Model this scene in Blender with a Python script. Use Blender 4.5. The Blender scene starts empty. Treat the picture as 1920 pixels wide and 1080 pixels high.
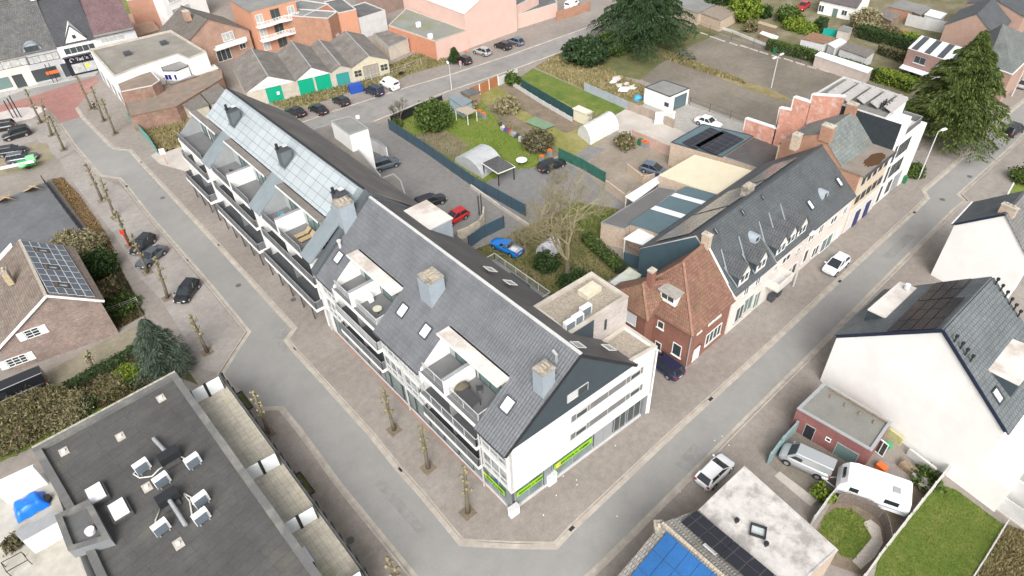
import bpy, bmesh, math, random
import numpy as np
from mathutils import Vector, Matrix
sc = bpy.context.scene
COL = sc.collection
R = math.radians
random.seed(7)
rng = np.random.default_rng(7)
# ---------------------------------------------------------------- camera, sky, sun, exposure
H = 53.0
FPX = 1255.8
RX = Vector((0.73573756, -0.67602682, -0.04096328))
RY = Vector((0.46721494, 0.46283525, 0.7533218))
RZ = Vector((0.49030649, 0.5733858, -0.6563751))
cam_d = bpy.data.cameras.new('camera')
cam = bpy.data.objects.new('camera', cam_d)
COL.objects.link(cam)
cam_d.sensor_width = 36.0
cam_d.lens = FPX / 1920 * 36
cam_d.clip_start = 0.5
cam_d.clip_end = 3000
cam.matrix_world = Matrix(((RX.x, RY.x, -RZ.x, 0), (RX.y, RY.y, -RZ.y, 0), (RX.z, RY.z, -RZ.z, H), (0, 0, 0, 1)))
sc.camera = cam
SUN_EL, SUN_AZ = R(42), R(222)
world = bpy.data.worlds.new('World')
sc.world = world
world.use_nodes = True
wn = world.node_tree
sky = wn.nodes.new('ShaderNodeTexSky')
sky.sky_type = 'NISHITA'
sky.sun_disc = False
sky.sun_elevation = SUN_EL
sky.sun_rotation = SUN_AZ
sky.dust_density = 6
sky.air_density = 1.0
sky.ozone_density = 1.0
hs = wn.nodes.new('ShaderNodeHueSaturation')
hs.inputs['Saturation'].default_value = 0.25
wn.links.new(sky.outputs[0], hs.inputs['Color'])
bg = wn.nodes['Background']
wn.links.new(hs.outputs[0], bg.inputs[0])
bg.inputs[1].default_value = 0.13
sl = bpy.data.lights.new('sun', 'SUN')
sl.energy = 1.5
sl.angle = R(40)
sl.color = (1.0, 0.985, 0.955)
sun = bpy.data.objects.new('sun', sl)
COL.objects.link(sun)
# direction towards the sun: azimuth measured like the sky texture (clockwise from +Y)
sdir = Vector((math.sin(SUN_AZ) * math.cos(SUN_EL), math.cos(SUN_AZ) * math.cos(SUN_EL), math.sin(SUN_EL)))
sun.rotation_euler = sdir.to_track_quat('Z', 'Y').to_euler()
sc.view_settings.view_transform = 'Standard'
sc.view_settings.look = 'None'
sc.view_settings.gamma = 1
sc.view_settings.exposure = 0.68
# ---------------------------------------------------------------- surveying helpers
def ray(px, py):
 return RX * ((px - 960) / FPX) + RY * (-(py - 540) / FPX) + RZ
def P(px, py, z=0.0):
 "real position of something seen in the photograph, given its real height above the ground"
 d = ray(px, py)
 t = (z - H) / d.z
 return Vector((d.x * t, d.y * t, z))
def on(px, py, A, B):
 "real position of something seen on the upright wall that runs from A to B"
 d = ray(px, py)
 ex, ey = B.x - A.x, B.y - A.y
 det = -d.x * ey + ex * d.y
 t = (-A.x * ey + ex * A.y) / det
 return Vector((d.x * t, d.y * t, H + d.z * t))
def proj(p):
 v = p - Vector((0, 0, H))
 w = v.dot(RZ)
 return 960 + FPX * v.dot(RX) / w, 540 - FPX * v.dot(RY) / w
def height(base, top, zb=0.0):
 b = P(base[0], base[1], zb)
 best = (1e9, 0)
 for i in range(10, 2200):
  z = i * 0.01
  q = proj(Vector((b.x, b.y, z)))
  e = (q[0] - top[0]) ** 2 + (q[1] - top[1]) ** 2
  if e < best[0]:
   best = (e, z)
 return b, best[1]
# ---------------------------------------------------------------- materials
MATS = {}
def nmat(name):
 m = bpy.data.materials.new(name)
 m.use_nodes = True
 nt = m.node_tree
 return m, nt, nt.nodes['Principled BSDF']
def N(nt, t, **kw):
 n = nt.nodes.new(t)
 for k, v in kw.items():
  if k in n.inputs:
   n.inputs[k].default_value = v
  else:
   setattr(n, k, v)
 return n
def ramp(nt, fac, stops):
 r = nt.nodes.new('ShaderNodeValToRGB')
 e = r.color_ramp.elements
 while len(e) > 1:
  e.remove(e[-1])
 e[0].position = stops[0][0]; e[0].color = (*stops[0][1], 1)
 for p, c in stops[1:]:
  x = e.new(p); x.color = (*c, 1)
 nt.links.new(fac, r.inputs[0])
 return r.outputs[0]
def mix(nt, fac, a, b, bt='MIX'):
 m = nt.nodes.new('ShaderNodeMix')
 m.data_type = 'RGBA'; m.blend_type = bt
 for i, v in ((0, fac), (6, a), (7, b)):
  if hasattr(v, 'links') or hasattr(v, 'is_linked'):
   nt.links.new(v, m.inputs[i])
  else:
   m.inputs[i].default_value = v if i == 0 else (*v, 1)
 return m.outputs[2]
def pos(nt):
 return nt.nodes.new('ShaderNodeNewGeometry').outputs['Position']
def uvc(nt):
 return nt.nodes.new('ShaderNodeUVMap').outputs[0]
def noise(nt, vec, scale, detail=4, rough=0.6):
 n = N(nt, 'ShaderNodeTexNoise', Scale=scale, Detail=detail, Roughness=rough)
 nt.links.new(vec, n.inputs['Vector'])
 return n.outputs['Fac']
def bump(nt, b, h, strength=0.3, dist=0.05):
 n = N(nt, 'ShaderNodeBump', Strength=strength, Distance=dist)
 nt.links.new(h, n.inputs['Height'])
 nt.links.new(n.outputs[0], b.inputs['Normal'])
def sc3(c, k):
 return tuple(min(1, x * k) for x in c)
def plain(name, col, rough=0.6, var=0.15, scale=1.2, metal=0.0, stain=None, stain_amt=0.5, bumpy=0.0, fine=True):
 if name in MATS: return MATS[name]
 m, nt, b = nmat(name)
 p = pos(nt)
 n1 = noise(nt, p, scale, 5)
 c = ramp(nt, n1, [(0.3, sc3(col, 1 - var)), (0.7, sc3(col, 1 + var))])
 if fine:
  n2 = noise(nt, p, scale * 14, 3)
  c = mix(nt, 0.5, c, ramp(nt, n2, [(0.3, (0.40,) * 3), (0.7, (0.60,) * 3)]), 'OVERLAY')
 if stain:
  n3 = noise(nt, p, scale * 0.45, 6, 0.65)
  f = ramp(nt, n3, [(0.48, (0, 0, 0)), (0.62, (stain_amt,) * 3)])
  c = mix(nt, f, c, stain)
 nt.links.new(c, b.inputs['Base Color'])
 b.inputs['Roughness'].default_value = rough
 b.inputs['Metallic'].default_value = metal
 if bumpy:
  bump(nt, b, noise(nt, p, scale * 18, 3), bumpy, 0.03)
 MATS[name] = m
 return m
def tile(name, ca, cb, w=0.25, h=0.33, mortar=(0.02, 0.02, 0.022), rough=0.6, strength=0.8, moss=None, moss_amt=0.6, ms=0.025, dist=0.045):
 "roof tiles laid in courses; UV is metres along the eave and up the slope"
 if name in MATS: return MATS[name]
 m, nt, b = nmat(name)
 u = uvc(nt)
 br = N(nt, 'ShaderNodeTexBrick', Scale=1.0)
 br.inputs['Color1'].default_value = (*ca, 1)
 br.inputs['Color2'].default_value = (*cb, 1)
 br.inputs['Mortar'].default_value = (*mortar, 1)
 br.inputs['Mortar Size'].default_value = ms
 br.inputs['Mortar Smooth'].default_value = 0.6
 br.inputs['Brick Width'].default_value = w
 br.inputs['Row Height'].default_value = h
 nt.links.new(u, br.inputs['Vector'])
 p = pos(nt)
 c = mix(nt, 0.55, br.outputs['Color'], ramp(nt, noise(nt, p, 0.5, 6), [(0.3, (0.34,) * 3), (0.7, (0.66,) * 3)]), 'OVERLAY')
 c = mix(nt, 0.3, c, ramp(nt, noise(nt, p, 7, 4), [(0.3, (0.36,) * 3), (0.7, (0.66,) * 3)]), 'OVERLAY')
 if moss:
  f = ramp(nt, noise(nt, p, 0.8, 8, 0.7), [(0.5, (0, 0, 0)), (0.66, (moss_amt,) * 3)])
  c = mix(nt, f, c, moss)
 nt.links.new(c, b.inputs['Base Color'])
 b.inputs['Roughness'].default_value = rough
 sx = nt.nodes.new('ShaderNodeSeparateXYZ'); nt.links.new(u, sx.inputs[0])
 d = N(nt, 'ShaderNodeMath', operation='DIVIDE'); nt.links.new(sx.outputs[1], d.inputs[0]); d.inputs[1].default_value = h
 fr = N(nt, 'ShaderNodeMath', operation='FRACT'); nt.links.new(d.outputs[0], fr.inputs[0])
 d2 = N(nt, 'ShaderNodeMath', operation='MULTIPLY'); nt.links.new(sx.outputs[0], d2.inputs[0]); d2.inputs[1].default_value = 2 * math.pi / w
 sn = N(nt, 'ShaderNodeMath', operation='SINE'); nt.links.new(d2.outputs[0], sn.inputs[0])
 s3 = N(nt, 'ShaderNodeMath', operation='MULTIPLY'); nt.links.new(sn.outputs[0], s3.inputs[0]); s3.inputs[1].default_value = 0.25
 ad = N(nt, 'ShaderNodeMath', operation='SUBTRACT'); nt.links.new(s3.outputs[0], ad.inputs[0]); nt.links.new(fr.outputs[0], ad.inputs[1])
 bump(nt, b, ad.outputs[0], strength, dist)
 MATS[name] = m
 return m
def brick(name, ca, cb, mortar=(0.35, 0.32, 0.29), w=0.22, h=0.075, rough=0.85, var=0.5, moss=None):
 if name in MATS: return MATS[name]
 m, nt, b = nmat(name)
 br = N(nt, 'ShaderNodeTexBrick', Scale=1.0)
 br.inputs['Color1'].default_value = (*ca, 1); br.inputs['Color2'].default_value = (*cb, 1)
 br.inputs['Mortar'].default_value = (*mortar, 1)
 br.inputs['Mortar Size'].default_value = 0.008
 br.inputs['Brick Width'].default_value = w; br.inputs['Row Height'].default_value = h
 nt.links.new(uvc(nt), br.inputs['Vector'])
 p = pos(nt)
 c = mix(nt, var, br.outputs['Color'], ramp(nt, noise(nt, p, 0.6, 6), [(0.3, (0.35,) * 3), (0.7, (0.65,) * 3)]), 'OVERLAY')
 c = mix(nt, var * 0.8, c, ramp(nt, noise(nt, p, 5, 3), [(0.3, (0.38,) * 3), (0.7, (0.64,) * 3)]), 'OVERLAY')
 if moss:
  f = ramp(nt, noise(nt, p, 0.9, 8, 0.7), [(0.5, (0, 0, 0)), (0.64, (0.7,) * 3)])
  c = mix(nt, f, c, moss)
 nt.links.new(c, b.inputs['Base Color'])
 b.inputs['Roughness'].default_value = rough
 bump(nt, b, br.outputs['Fac'], -0.3, 0.01)
 MATS[name] = m
 return m
def ground(name, stops, scale=0.12, fine=9, rough=0.9, bumpy=0.4, grid=None, fine_amt=0.6, mid=1.3, mid_amt=0.5):
 "ground cover: large patches, mid blotches and fine grain"
 if name in MATS: return MATS[name]
 m, nt, b = nmat(name)
 p = pos(nt)
 c = ramp(nt, noise(nt, p, scale, 7, 0.65), stops)
 c = mix(nt, mid_amt, c, ramp(nt, noise(nt, p, mid, 5, 0.7), [(0.3, (0.35,) * 3), (0.7, (0.65,) * 3)]), 'OVERLAY')
 n2 = noise(nt, p, fine, 3, 0.8)
 c = mix(nt, fine_amt, c, ramp(nt, n2, [(0.3, (0.32,) * 3), (0.7, (0.68,) * 3)]), 'OVERLAY')
 if grid:
  br = N(nt, 'ShaderNodeTexBrick', Scale=1.0)
  br.inputs['Color1'].default_value = (0.53,) * 3 + (1,); br.inputs['Color2'].default_value = (0.47,) * 3 + (1,)
  br.inputs['Mortar'].default_value = (grid[3],) * 3 + (1,)
  br.inputs['Mortar Size'].default_value = grid[2]
  br.inputs['Brick Width'].default_value = grid[0]; br.inputs['Row Height'].default_value = grid[1]
  if len(grid) > 4: br.offset = 0.0
  nt.links.new(uvc(nt), br.inputs['Vector'])
  c = mix(nt, 0.8, c, br.outputs['Color'], 'OVERLAY')
 nt.links.new(c, b.inputs['Base Color'])
 b.inputs['Roughness'].default_value = rough
 bump(nt, b, n2, bumpy, 0.03)
 MATS[name] = m
 return m
def gloss(name, col, rough=0.25, metal=0.0, coat=0.0, spec=0.5):
 if name in MATS: return MATS[name]
 m, nt, b = nmat(name)
 b.inputs['Base Color'].default_value = (*col, 1)
 b.inputs['Roughness'].default_value = rough
 b.inputs['Metallic'].default_value = metal
 b.inputs['Coat Weight'].default_value = coat
 b.inputs['Specular IOR Level'].default_value = spec
 MATS[name] = m
 return m
def leafm(name, cols, rough=0.7):
 if name in MATS: return MATS[name]
 m, nt, b = nmat(name)
 g = nt.nodes.new('ShaderNodeNewGeometry')
 c = ramp(nt, g.outputs['Random Per Island'], [(i / max(1, len(cols) - 1), c) for i, c in enumerate(cols)])
 nt.links.new(c, b.inputs['Base Color'])
 b.inputs['Roughness'].default_value = rough
 b.inputs['Specular IOR Level'].default_value = 0.25
 MATS[name] = m
 return m
def panelm(name, cell, line, w, h, lw=0.05, rough=0.15, spec=0.5, var=0.2):
 if name in MATS: return MATS[name]
 m, nt, b = nmat(name)
 br = N(nt, 'ShaderNodeTexBrick', Scale=1.0)
 br.offset = 0.0
 br.inputs['Color1'].default_value = (*cell, 1); br.inputs['Color2'].default_value = (*sc3(cell, 1 + var), 1)
 br.inputs['Mortar'].default_value = (*line, 1)
 br.inputs['Mortar Size'].default_value = lw
 br.inputs['Brick Width'].default_value = w; br.inputs['Row Height'].default_value = h
 nt.links.new(uvc(nt), br.inputs['Vector'])
 c = mix(nt, 0.4, br.outputs['Color'], ramp(nt, noise(nt, pos(nt), 0.35, 4), [(0.3, (0.35,) * 3), (0.7, (0.65,) * 3)]), 'OVERLAY')
 nt.links.new(c, b.inputs['Base Color'])
 b.inputs['Roughness'].default_value = rough
 b.inputs['Specular IOR Level'].default_value = spec
 MATS[name] = m
 return m
# ---------------------------------------------------------------- mesh helpers
class MB:
 def __init__(s):
  s.v = []; s.f = []
 def poly(s, pts):
  i = len(s.v); s.v += [Vector(p) for p in pts]; s.f.append(tuple(range(i, i + len(pts)))); return s
 def prism(s, pts, z0, z1, top=True, bottom=False, sides=True):
  pts = [Vector((p[0], p[1], 0)) for p in pts]
  a = sum(pts[i].x * pts[(i + 1) % len(pts)].y - pts[(i + 1) % len(pts)].x * pts[i].y for i in range(len(pts)))
  if a < 0: pts = pts[::-1]
  n = len(pts)
  lo = [Vector((p.x, p.y, z0)) for p in pts]; hi = [Vector((p.x, p.y, z1)) for p in pts]
  if sides:
   for i in range(n):
    j = (i + 1) % n
    s.poly([lo[i], lo[j], hi[j], hi[i]])
  if top: s.poly(hi)
  if bottom: s.poly(lo[::-1])
  return s
 def box(s, c, size, X=Vector((1, 0, 0)), Y=None, Z=Vector((0, 0, 1))):
  "c is the centre of the base"
  X = Vector(X).normalized(); Z = Vector(Z).normalized()
  Y = Vector(Y).normalized() if Y is not None else Z.cross(X)
  c = Vector(c); x = X * size[0] / 2; y = Y * size[1] / 2; z = Z * size[2]
  q = [c - x - y, c + x - y, c + x + y, c - x + y]
  i = len(s.v)
  s.v += q + [p + z for p in q]
  for f in ((3, 2, 1, 0), (4, 5, 6, 7), (0, 1, 5, 4), (1, 2, 6, 5), (2, 3, 7, 6), (3, 0, 4, 7)):
   s.f.append(tuple(i + k for k in f))
  return s
 def beam(s, a, b, w, h, up=Vector((0, 0, 1))):
  a = Vector(a); b = Vector(b); d = (b - a)
  if d.length < 1e-5: return s
  d.normalize()
  if abs(d.dot(up)) > 0.98: up = Vector((1, 0, 0))
  x = d.cross(up).normalized(); u = x.cross(d)
  i = len(s.v)
  for p in (a, b):
   s.v += [p - x * w / 2 - u * h / 2, p + x * w / 2 - u * h / 2, p + x * w / 2 + u * h / 2, p - x * w / 2 + u * h / 2]
  for f in ((0, 1, 2, 3), (7, 6, 5, 4), (4, 5, 1, 0), (5, 6, 2, 1), (6, 7, 3, 2), (7, 4, 0, 3)):
   s.f.append(tuple(i + k for k in f))
  return s
 def tube(s, pts, rad, n=8, caps=True):
  pts = [Vector(p) for p in pts]
  if not hasattr(rad, '__len__'): rad = [rad] * len(pts)
  i0 = len(s.v)
  for k, p in enumerate(pts):
   d = (pts[min(k + 1, len(pts) - 1)] - pts[max(k - 1, 0)])
   d = d.normalized() if d.length > 1e-6 else Vector((0, 0, 1))
   up = Vector((0, 0, 1)) if abs(d.z) < 0.95 else Vector((1, 0, 0))
   x = d.cross(up).normalized(); y = x.cross(d)
   for j in range(n):
    a = 2 * math.pi * j / n
    s.v.append(p + (x * math.cos(a) + y * math.sin(a)) * rad[k])
  for k in range(len(pts) - 1):
   for j in range(n):
    a = i0 + k * n + j; b = i0 + k * n + (j + 1) % n
    s.f.append((a, a + n, b + n, b))
  if caps:
   s.f.append(tuple(i0 + j for j in range(n)))
   s.f.append(tuple(i0 + (len(pts) - 1) * n + j for j in range(n))[::-1])
  return s
 def ball(s, c, r, seg=8, rings=5, jit=0.0):
  c = Vector(c); r = Vector(r) if hasattr(r, '__len__') else Vector((r, r, r))
  i0 = len(s.v)
  s.v.append(c + Vector((0, 0, r.z)))
  for k in range(1, rings):
   t = math.pi * k / rings
   for j in range(seg):
    a = 2 * math.pi * j / seg
    q = 1 + random.uniform(-jit, jit)
    s.v.append(c + Vector((r.x * math.sin(t) * math.cos(a) * q, r.y * math.sin(t) * math.sin(a) * q, r.z * math.cos(t) * q)))
  s.v.append(c - Vector((0, 0, r.z)))
  for j in range(seg):
   s.f.append((i0, i0 + 1 + j, i0 + 1 + (j + 1) % seg))
   e = i0 + 1 + (rings - 2) * seg
   s.f.append((e + (j + 1) % seg, e + j, len(s.v) - 1))
  for k in range(rings - 2):
   for j in range(seg):
    a = i0 + 1 + k * seg + j; b = i0 + 1 + k * seg + (j + 1) % seg
    s.f.append((a, a + seg, b + seg, b))
  return s
 def build(s, name, mat, parent=None, smooth=False, uvrot=0.0, label=None):
  o0 = ORG.get(parent.name, Vector((0, 0, 0))) if parent else Vector((0, 0, 0))
  if parent is None and s.v:
   c = sum((v for v in s.v), Vector()) / len(s.v)
   o0 = Vector((c.x, c.y, min(v.z for v in s.v)))
  me = bpy.data.meshes.new(name)
  me.from_pydata([tuple(v - o0) for v in s.v], [], s.f)
  me.materials.append(mat)
  autouv(me, uvrot, o0)
  if smooth:
   me.polygons.foreach_set('use_smooth', [True] * len(me.polygons))
  o = bpy.data.objects.new(name, me)
  COL.objects.link(o)
  if parent:
   o.parent = parent
   ORG[o.name] = o0
  else:
   o.location = o0
   ORG[o.name] = o0
  if label: o['label'] = label
  return o
ORG = {}
def autouv(me, rot, org):
 "planar UVs in metres: u level along the face, v up its slope"
 if len(me.loops) > 60000: return
 uv = me.uv_layers.new(name='UVMap')
 c, s = math.cos(rot), math.sin(rot)
 data = uv.data
 for p in me.polygons:
  n = p.normal
  if abs(n.z) > 0.995:
   a = Vector((c, s, 0)); b = Vector((-s, c, 0))
  else:
   a = Vector((-n.y, n.x, 0)).normalized(); b = n.cross(a)
   if b.z < 0: b = -b
  for li in p.loop_indices:
   v = me.vertices[me.loops[li].vertex_index].co + org
   data[li].uv = (v.dot(a), v.dot(b))
def tag(o, label, cat, group=None, kind=None):
 if label: o['label'] = label
 if cat: o['category'] = cat
 if group: o['group'] = group
 if kind: o['kind'] = kind
 return o
def thing(name, label, cat, loc, group=None, rz=0.0):
 o = bpy.data.objects.new(name, None)
 o.empty_display_size = 0.3
 COL.objects.link(o)
 o.location = loc
 o.rotation_euler = (0, 0, rz)
 ORG[o.name] = Vector(loc)
 tag(o, label, cat, group)
 return o
def copy_thing(src, loc, rz, label, group=None, scale=None):
 r = src.copy(); COL.objects.link(r)
 r.location = loc; r.rotation_euler = (0, 0, rz)
 r['label'] = label
 if scale: r.scale = scale
 if group: r['group'] = group
 for ch in [o for o in src.children]:
  c = ch.copy(); COL.objects.link(c); c.parent = r
  for g in [o for o in ch.children]:
   d = g.copy(); COL.objects.link(d); d.parent = c
 return r
def xy(pts, z=0.0):
 return [P(x, y, z) for x, y in pts]
def tess(q, z):
 from mathutils.geometry import tessellate_polygon
 pts = [Vector((p[0], p[1], 0)) for p in q]
 out = []
 for t in tessellate_polygon([pts]):
  a, b_, c = (pts[i] for i in t)
  if (b_ - a).cross(c - a).z < 0: t = (t[0], t[2], t[1])
  out.append(tuple(t))
 mb = MB(); mb.v = [Vector((p[0], p[1], z)) for p in q]; mb.f = out
 return mb
def sheet(name, pts, mat, z=0.004, kind='structure', px=True, uvrot=0.0, zp=0.0):
 o = tess(xy(pts, zp) if px else pts, z).build(name, mat, None, uvrot=uvrot)
 o['kind'] = kind
 return o
def slab(name, pts, z0, z1, mat, uvrot=0.0):
 mb = tess(pts, z1)
 n = len(pts)
 for i in range(n):
  j = (i + 1) % n
  mb.poly([(pts[i][0], pts[i][1], z0), (pts[j][0], pts[j][1], z0), (pts[j][0], pts[j][1], z1), (pts[i][0], pts[i][1], z1)])
 o = mb.build(name, mat, None, uvrot=uvrot); o['kind'] = 'structure'
 return o
def offset_line(pts, d):
 out = []
 for i, p in enumerate(pts):
  a = (p - pts[i - 1]).normalized() if i > 0 else None
  b = (pts[i + 1] - p).normalized() if i < len(pts) - 1 else None
  if a is None: a = b
  if b is None: b = a
  n1 = Vector((-a.y, a.x, 0)); n2 = Vector((-b.y, b.x, 0))
  n = (n1 + n2)
  n = n.normalized() if n.length > 0.1 else n1
  k = 1 / max(0.5, n.dot(n1))
  out.append(p + n * d * k)
 return out
def strip(name, pts, d0, d1, z0, z1, mat, kind='structure'):
 a = offset_line(pts, d0); b = offset_line(pts, d1)
 mb = MB()
 for i in range(len(pts) - 1):
  q = [a[i], a[i + 1], b[i + 1], b[i]]
  for z in (z1,):
   t = [Vector((p.x, p.y, z)) for p in q]
   n = (t[1] - t[0]).cross(t[3] - t[0])
   mb.poly(t if n.z > 0 else t[::-1])
  mb.poly([(a[i].x, a[i].y, z0), (a[i + 1].x, a[i + 1].y, z0), (a[i + 1].x, a[i + 1].y, z1), (a[i].x, a[i].y, z1)])
  mb.poly([(b[i].x, b[i].y, z0), (b[i + 1].x, b[i + 1].y, z0), (b[i + 1].x, b[i + 1].y, z1), (b[i].x, b[i].y, z1)])
 o = mb.build(name, mat, None)
 o['kind'] = kind
 return o
# ---------------------------------------------------------------- common materials
ASPHALT = ground('asphalt', [(0.3, (0.215, 0.212, 0.202)), (0.55, (0.25, 0.245, 0.233)), (0.8, (0.31, 0.30, 0.285))], 0.05, 14, 0.9, 0.25, fine_amt=0.3, mid=0.5, mid_amt=0.22)
PAVER = ground('clay_pavers', [(0.3, (0.22, 0.19, 0.165)), (0.55, (0.265, 0.236, 0.21)), (0.8, (0.32, 0.295, 0.27))], 0.1, 10, 0.9, 0.3, grid=(0.22, 0.11, 0.012, 0.38), fine_amt=0.45)
CONC = plain('pale_concrete', (0.46, 0.42, 0.36), 0.85, 0.18, 0.9, stain=(0.34, 0.30, 0.26), stain_amt=0.6)
WHITE = plain('white_render', (0.79, 0.785, 0.765), 0.75, 0.03, 0.5, fine=False, stain=(0.68, 0.665, 0.63), stain_amt=0.45)
WHITET = plain('white_trim', (0.78, 0.78, 0.77), 0.5, 0.03, 2, fine=False)
GREYT = plain('grey_trim', (0.30, 0.31, 0.32), 0.5, 0.06, 2)
LGREY = plain('light_grey_trim', (0.52, 0.52, 0.51), 0.6, 0.08, 1)
DARKT = plain('anthracite_trim', (0.055, 0.062, 0.07), 0.5, 0.1, 2)
BLACKT = plain('black_metal', (0.02, 0.021, 0.024), 0.5, 0.1, 2)
BLUEGREY = plain('blue_grey_cladding', (0.045, 0.062, 0.074), 0.55, 0.08, 1)
ZINC = plain('zinc_sheet', (0.25, 0.29, 0.31), 0.4, 0.1, 0.8, metal=0.3)
GLASS = gloss('dark_glass', (0.045, 0.06, 0.062), 0.06, spec=0.8)
GLASSG = gloss('greenish_glass', (0.13, 0.20, 0.19), 0.08, spec=0.8)
CURT = plain('pale_blind_behind_glass', (0.42, 0.43, 0.42), 0.2, 0.25, 1.6)
FELT = plain('roofing_felt', (0.105, 0.105, 0.107), 0.85, 0.15, 0.6, stain=(0.19, 0.18, 0.16), stain_amt=0.5)
FELTG = plain('grey_roofing_felt', (0.20, 0.20, 0.192), 0.85, 0.15, 0.4, stain=(0.28, 0.265, 0.24), stain_amt=0.5)
WOOD = plain('weathered_wood', (0.24, 0.18, 0.12), 0.8, 0.25, 3)
BARK = plain('bark', (0.14, 0.115, 0.085), 0.95, 0.35, 5, stain=(0.17, 0.17, 0.08), stain_amt=0.6, bumpy=0.4)
RUBBER = gloss('tyre_rubber', (0.018, 0.018, 0.019), 0.8)
UP = Vector((0, 0, 1))
# ---------------------------------------------------------------- the ground and the streets
RL = -0.12   # street level; pavements and plots are at 0
s_ = 700
base = MB().poly([(-s_, -s_, RL - 0.3), (s_, -s_, RL - 0.3), (s_, s_, RL - 0.3), (-s_, s_, RL - 0.3)]).build('ground', ground('earth', [(0.3, (0.16, 0.15, 0.10)), (0.7, (0.24, 0.22, 0.15))]))
base['kind'] = 'structure'
KA = [(145, 200), (155, 217), (207, 270), (217, 277), (245, 279), (260, 297), (410, 457), (555, 615), (540, 636), (549, 648), (697, 810), (750, 876), (792, 922), (867, 1013), (960, 1018), (1040, 1019), (1070, 987), (1120, 940), (1260, 808), (1330, 745), (1440, 645), (1572, 522), (1712, 394), (1737, 370), (1730, 356), (1805, 292), (1882, 217), (1925, 181)]
KB = [(110, 232), (135, 270), (185, 329), (222, 335), (232, 346), (275, 402), (345, 482), (400, 546), (462, 622), (410, 702), (425, 722), (487, 768), (525, 767), (560, 810), (632, 910), (770, 1080), (830, 1152)]
KC = [(1075, 1112), (1140, 1052), (1200, 992), (1260, 932), (1380, 810), (1440, 750), (1560, 630), (1647, 540), (1792, 394), (1815, 376), (1802, 364), (1907, 269), (1925, 250)]
ka, kb, kc = xy(KA), xy(KB), xy(KC)
far = lambda p, q, d: q + (q - p).normalized() * d
a_end = far(ka[-2], ka[-1], 90)
c_end = far(kc[-2], kc[-1], 90)
b_end = far(kb[-2], kb[-1], 40)
c_beg = far(kc[1], kc[0], 60)
road = sheet('road', [Vector((-120, -140, 0)), Vector((400, -140, 0)), Vector((400, 420, 0)), Vector((-120, 420, 0))], ASPHALT, RL, px=False)
# inner block, left side, right side
nw = P(187, 150)
blockA = [nw + Vector((0, 0, 0)), *ka, a_end, Vector((380, 40, 0)), Vector((380, 400, 0)), Vector((60, 400, 0)), P(205, 120) + Vector((10, 60, 0)), P(200, 138)]
slab('pavement', blockA, RL, 0.0, PAVER, R(20))
blockB = [P(88, 205), *kb, b_end, Vector((-110, -60, 0)), Vector((-110, 190, 0)), P(-60, 225)]
slab('pavement', blockB, RL, 0.0, PAVER, R(65))
blockC = [c_beg, *kc, c_end, Vector((390, 10, 0)), Vector((390, -130, 0)), Vector((-60, -130, 0))]
slab('pavement', blockC, RL, 0.0, PAVER, R(20))
blockD = [P(-80, 208), P(0, 184), P(57, 165), P(180, 140), P(186, 131), P(186, 131) + Vector((4, 120, 0)), Vector((-110, 330, 0)), Vector((-110, 200, 0))]
slab('pavement', blockD, RL, 0.001, ground('grey_paving', [(0.3, (0.30, 0.30, 0.29)), (0.7, (0.42, 0.41, 0.39))], 0.2, 8, grid=(0.3, 0.3, 0.01, 0.42)), R(10))
CONCW = plain('gutter_concrete', (0.37, 0.335, 0.29), 0.85, 0.2, 1.1, stain=(0.32, 0.28, 0.235), stain_amt=0.6)
for k, s in ((ka, -1), (kb, 1), (kc, 1)):
 strip('gutter', k, s * 0.003, s * 0.48, RL - 0.02, RL + 0.016, CONCW)
 strip('kerb', k, s * 0.0, -s * 0.16, RL, 0.014, CONCW)
# drain grates
def drain(px, py, dx, dy, lab):
 c = P(px, py); d = Vector((dx, dy, 0)).normalized()
 t = tag(MB().box((c.x, c.y, RL + 0.012), (0.55, 0.3, 0.012), d).build('drain_grate', BLACKT), lab, 'drain', 'drain grates in the gutters')
for i, (x, y, ax, l) in enumerate([(234, 345, 1, 'black drain grate by the pavement corner near the shrub strip'), (262, 300, 1, 'black drain grate across from the white concrete patch'), (407, 455, 1, 'black drain grate below the balconies of the solar roofed flats'),
  (347, 484, 1, 'black drain grate beside the grey saloon'), (550, 649, 1, 'black drain grate just below the kerb notch by the flats'), (748, 876, 1, 'black drain grate near the tree pit below the corner shop'), (1069, 987, 0, 'black drain grate on the street corner by the rounded kerb'),
  (1134, 1058, 0, 'black drain grate opposite the blue solar panel roof'), (1330, 744, 0, 'black drain grate across from the dark blue car'), (1399, 791, 0, 'black drain grate uphill of the white hatchback'), (1572, 523, 0, 'black drain grate beside the parked white electric hatchback'), (1712, 394, 0, 'black drain grate before the kerb notch of the cream house'), (1779, 413, 0, 'black drain grate by the dark roofed white gable house')]):
 drain(x + (3 if ax else 3), y + (3 if ax else 3), 0 if ax else 1, 1 if ax else 0, l)
def manhole(px, py, z, lab):
 c = P(px, py, z)
 tag(MB().tube([(c.x, c.y, z), (c.x, c.y, z + 0.006)], 0.36, 20).build('manhole_cover', plain('cast_iron', (0.10, 0.098, 0.092), 0.7, 0.1, 3)), lab, 'manhole cover', 'manhole covers')
for x, y, z, l in [(305, 371, RL, 'round manhole cover in the middle of the left street'), (1767, 374, RL, 'round manhole cover in the right street near the kerb notches'), (1818, 331, RL, 'pale manhole cover up the right street by the cedar'), (657, 1013, 0, 'iron manhole cover in the paving beside the terrace wall'), (550, 562, 0, 'manhole cover in the pavement below the balcony ends'), (447, 535, RL, 'manhole cover near the black hatchback by the kerb')]:
 manhole(x, y, z + 0.002, l)
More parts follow.
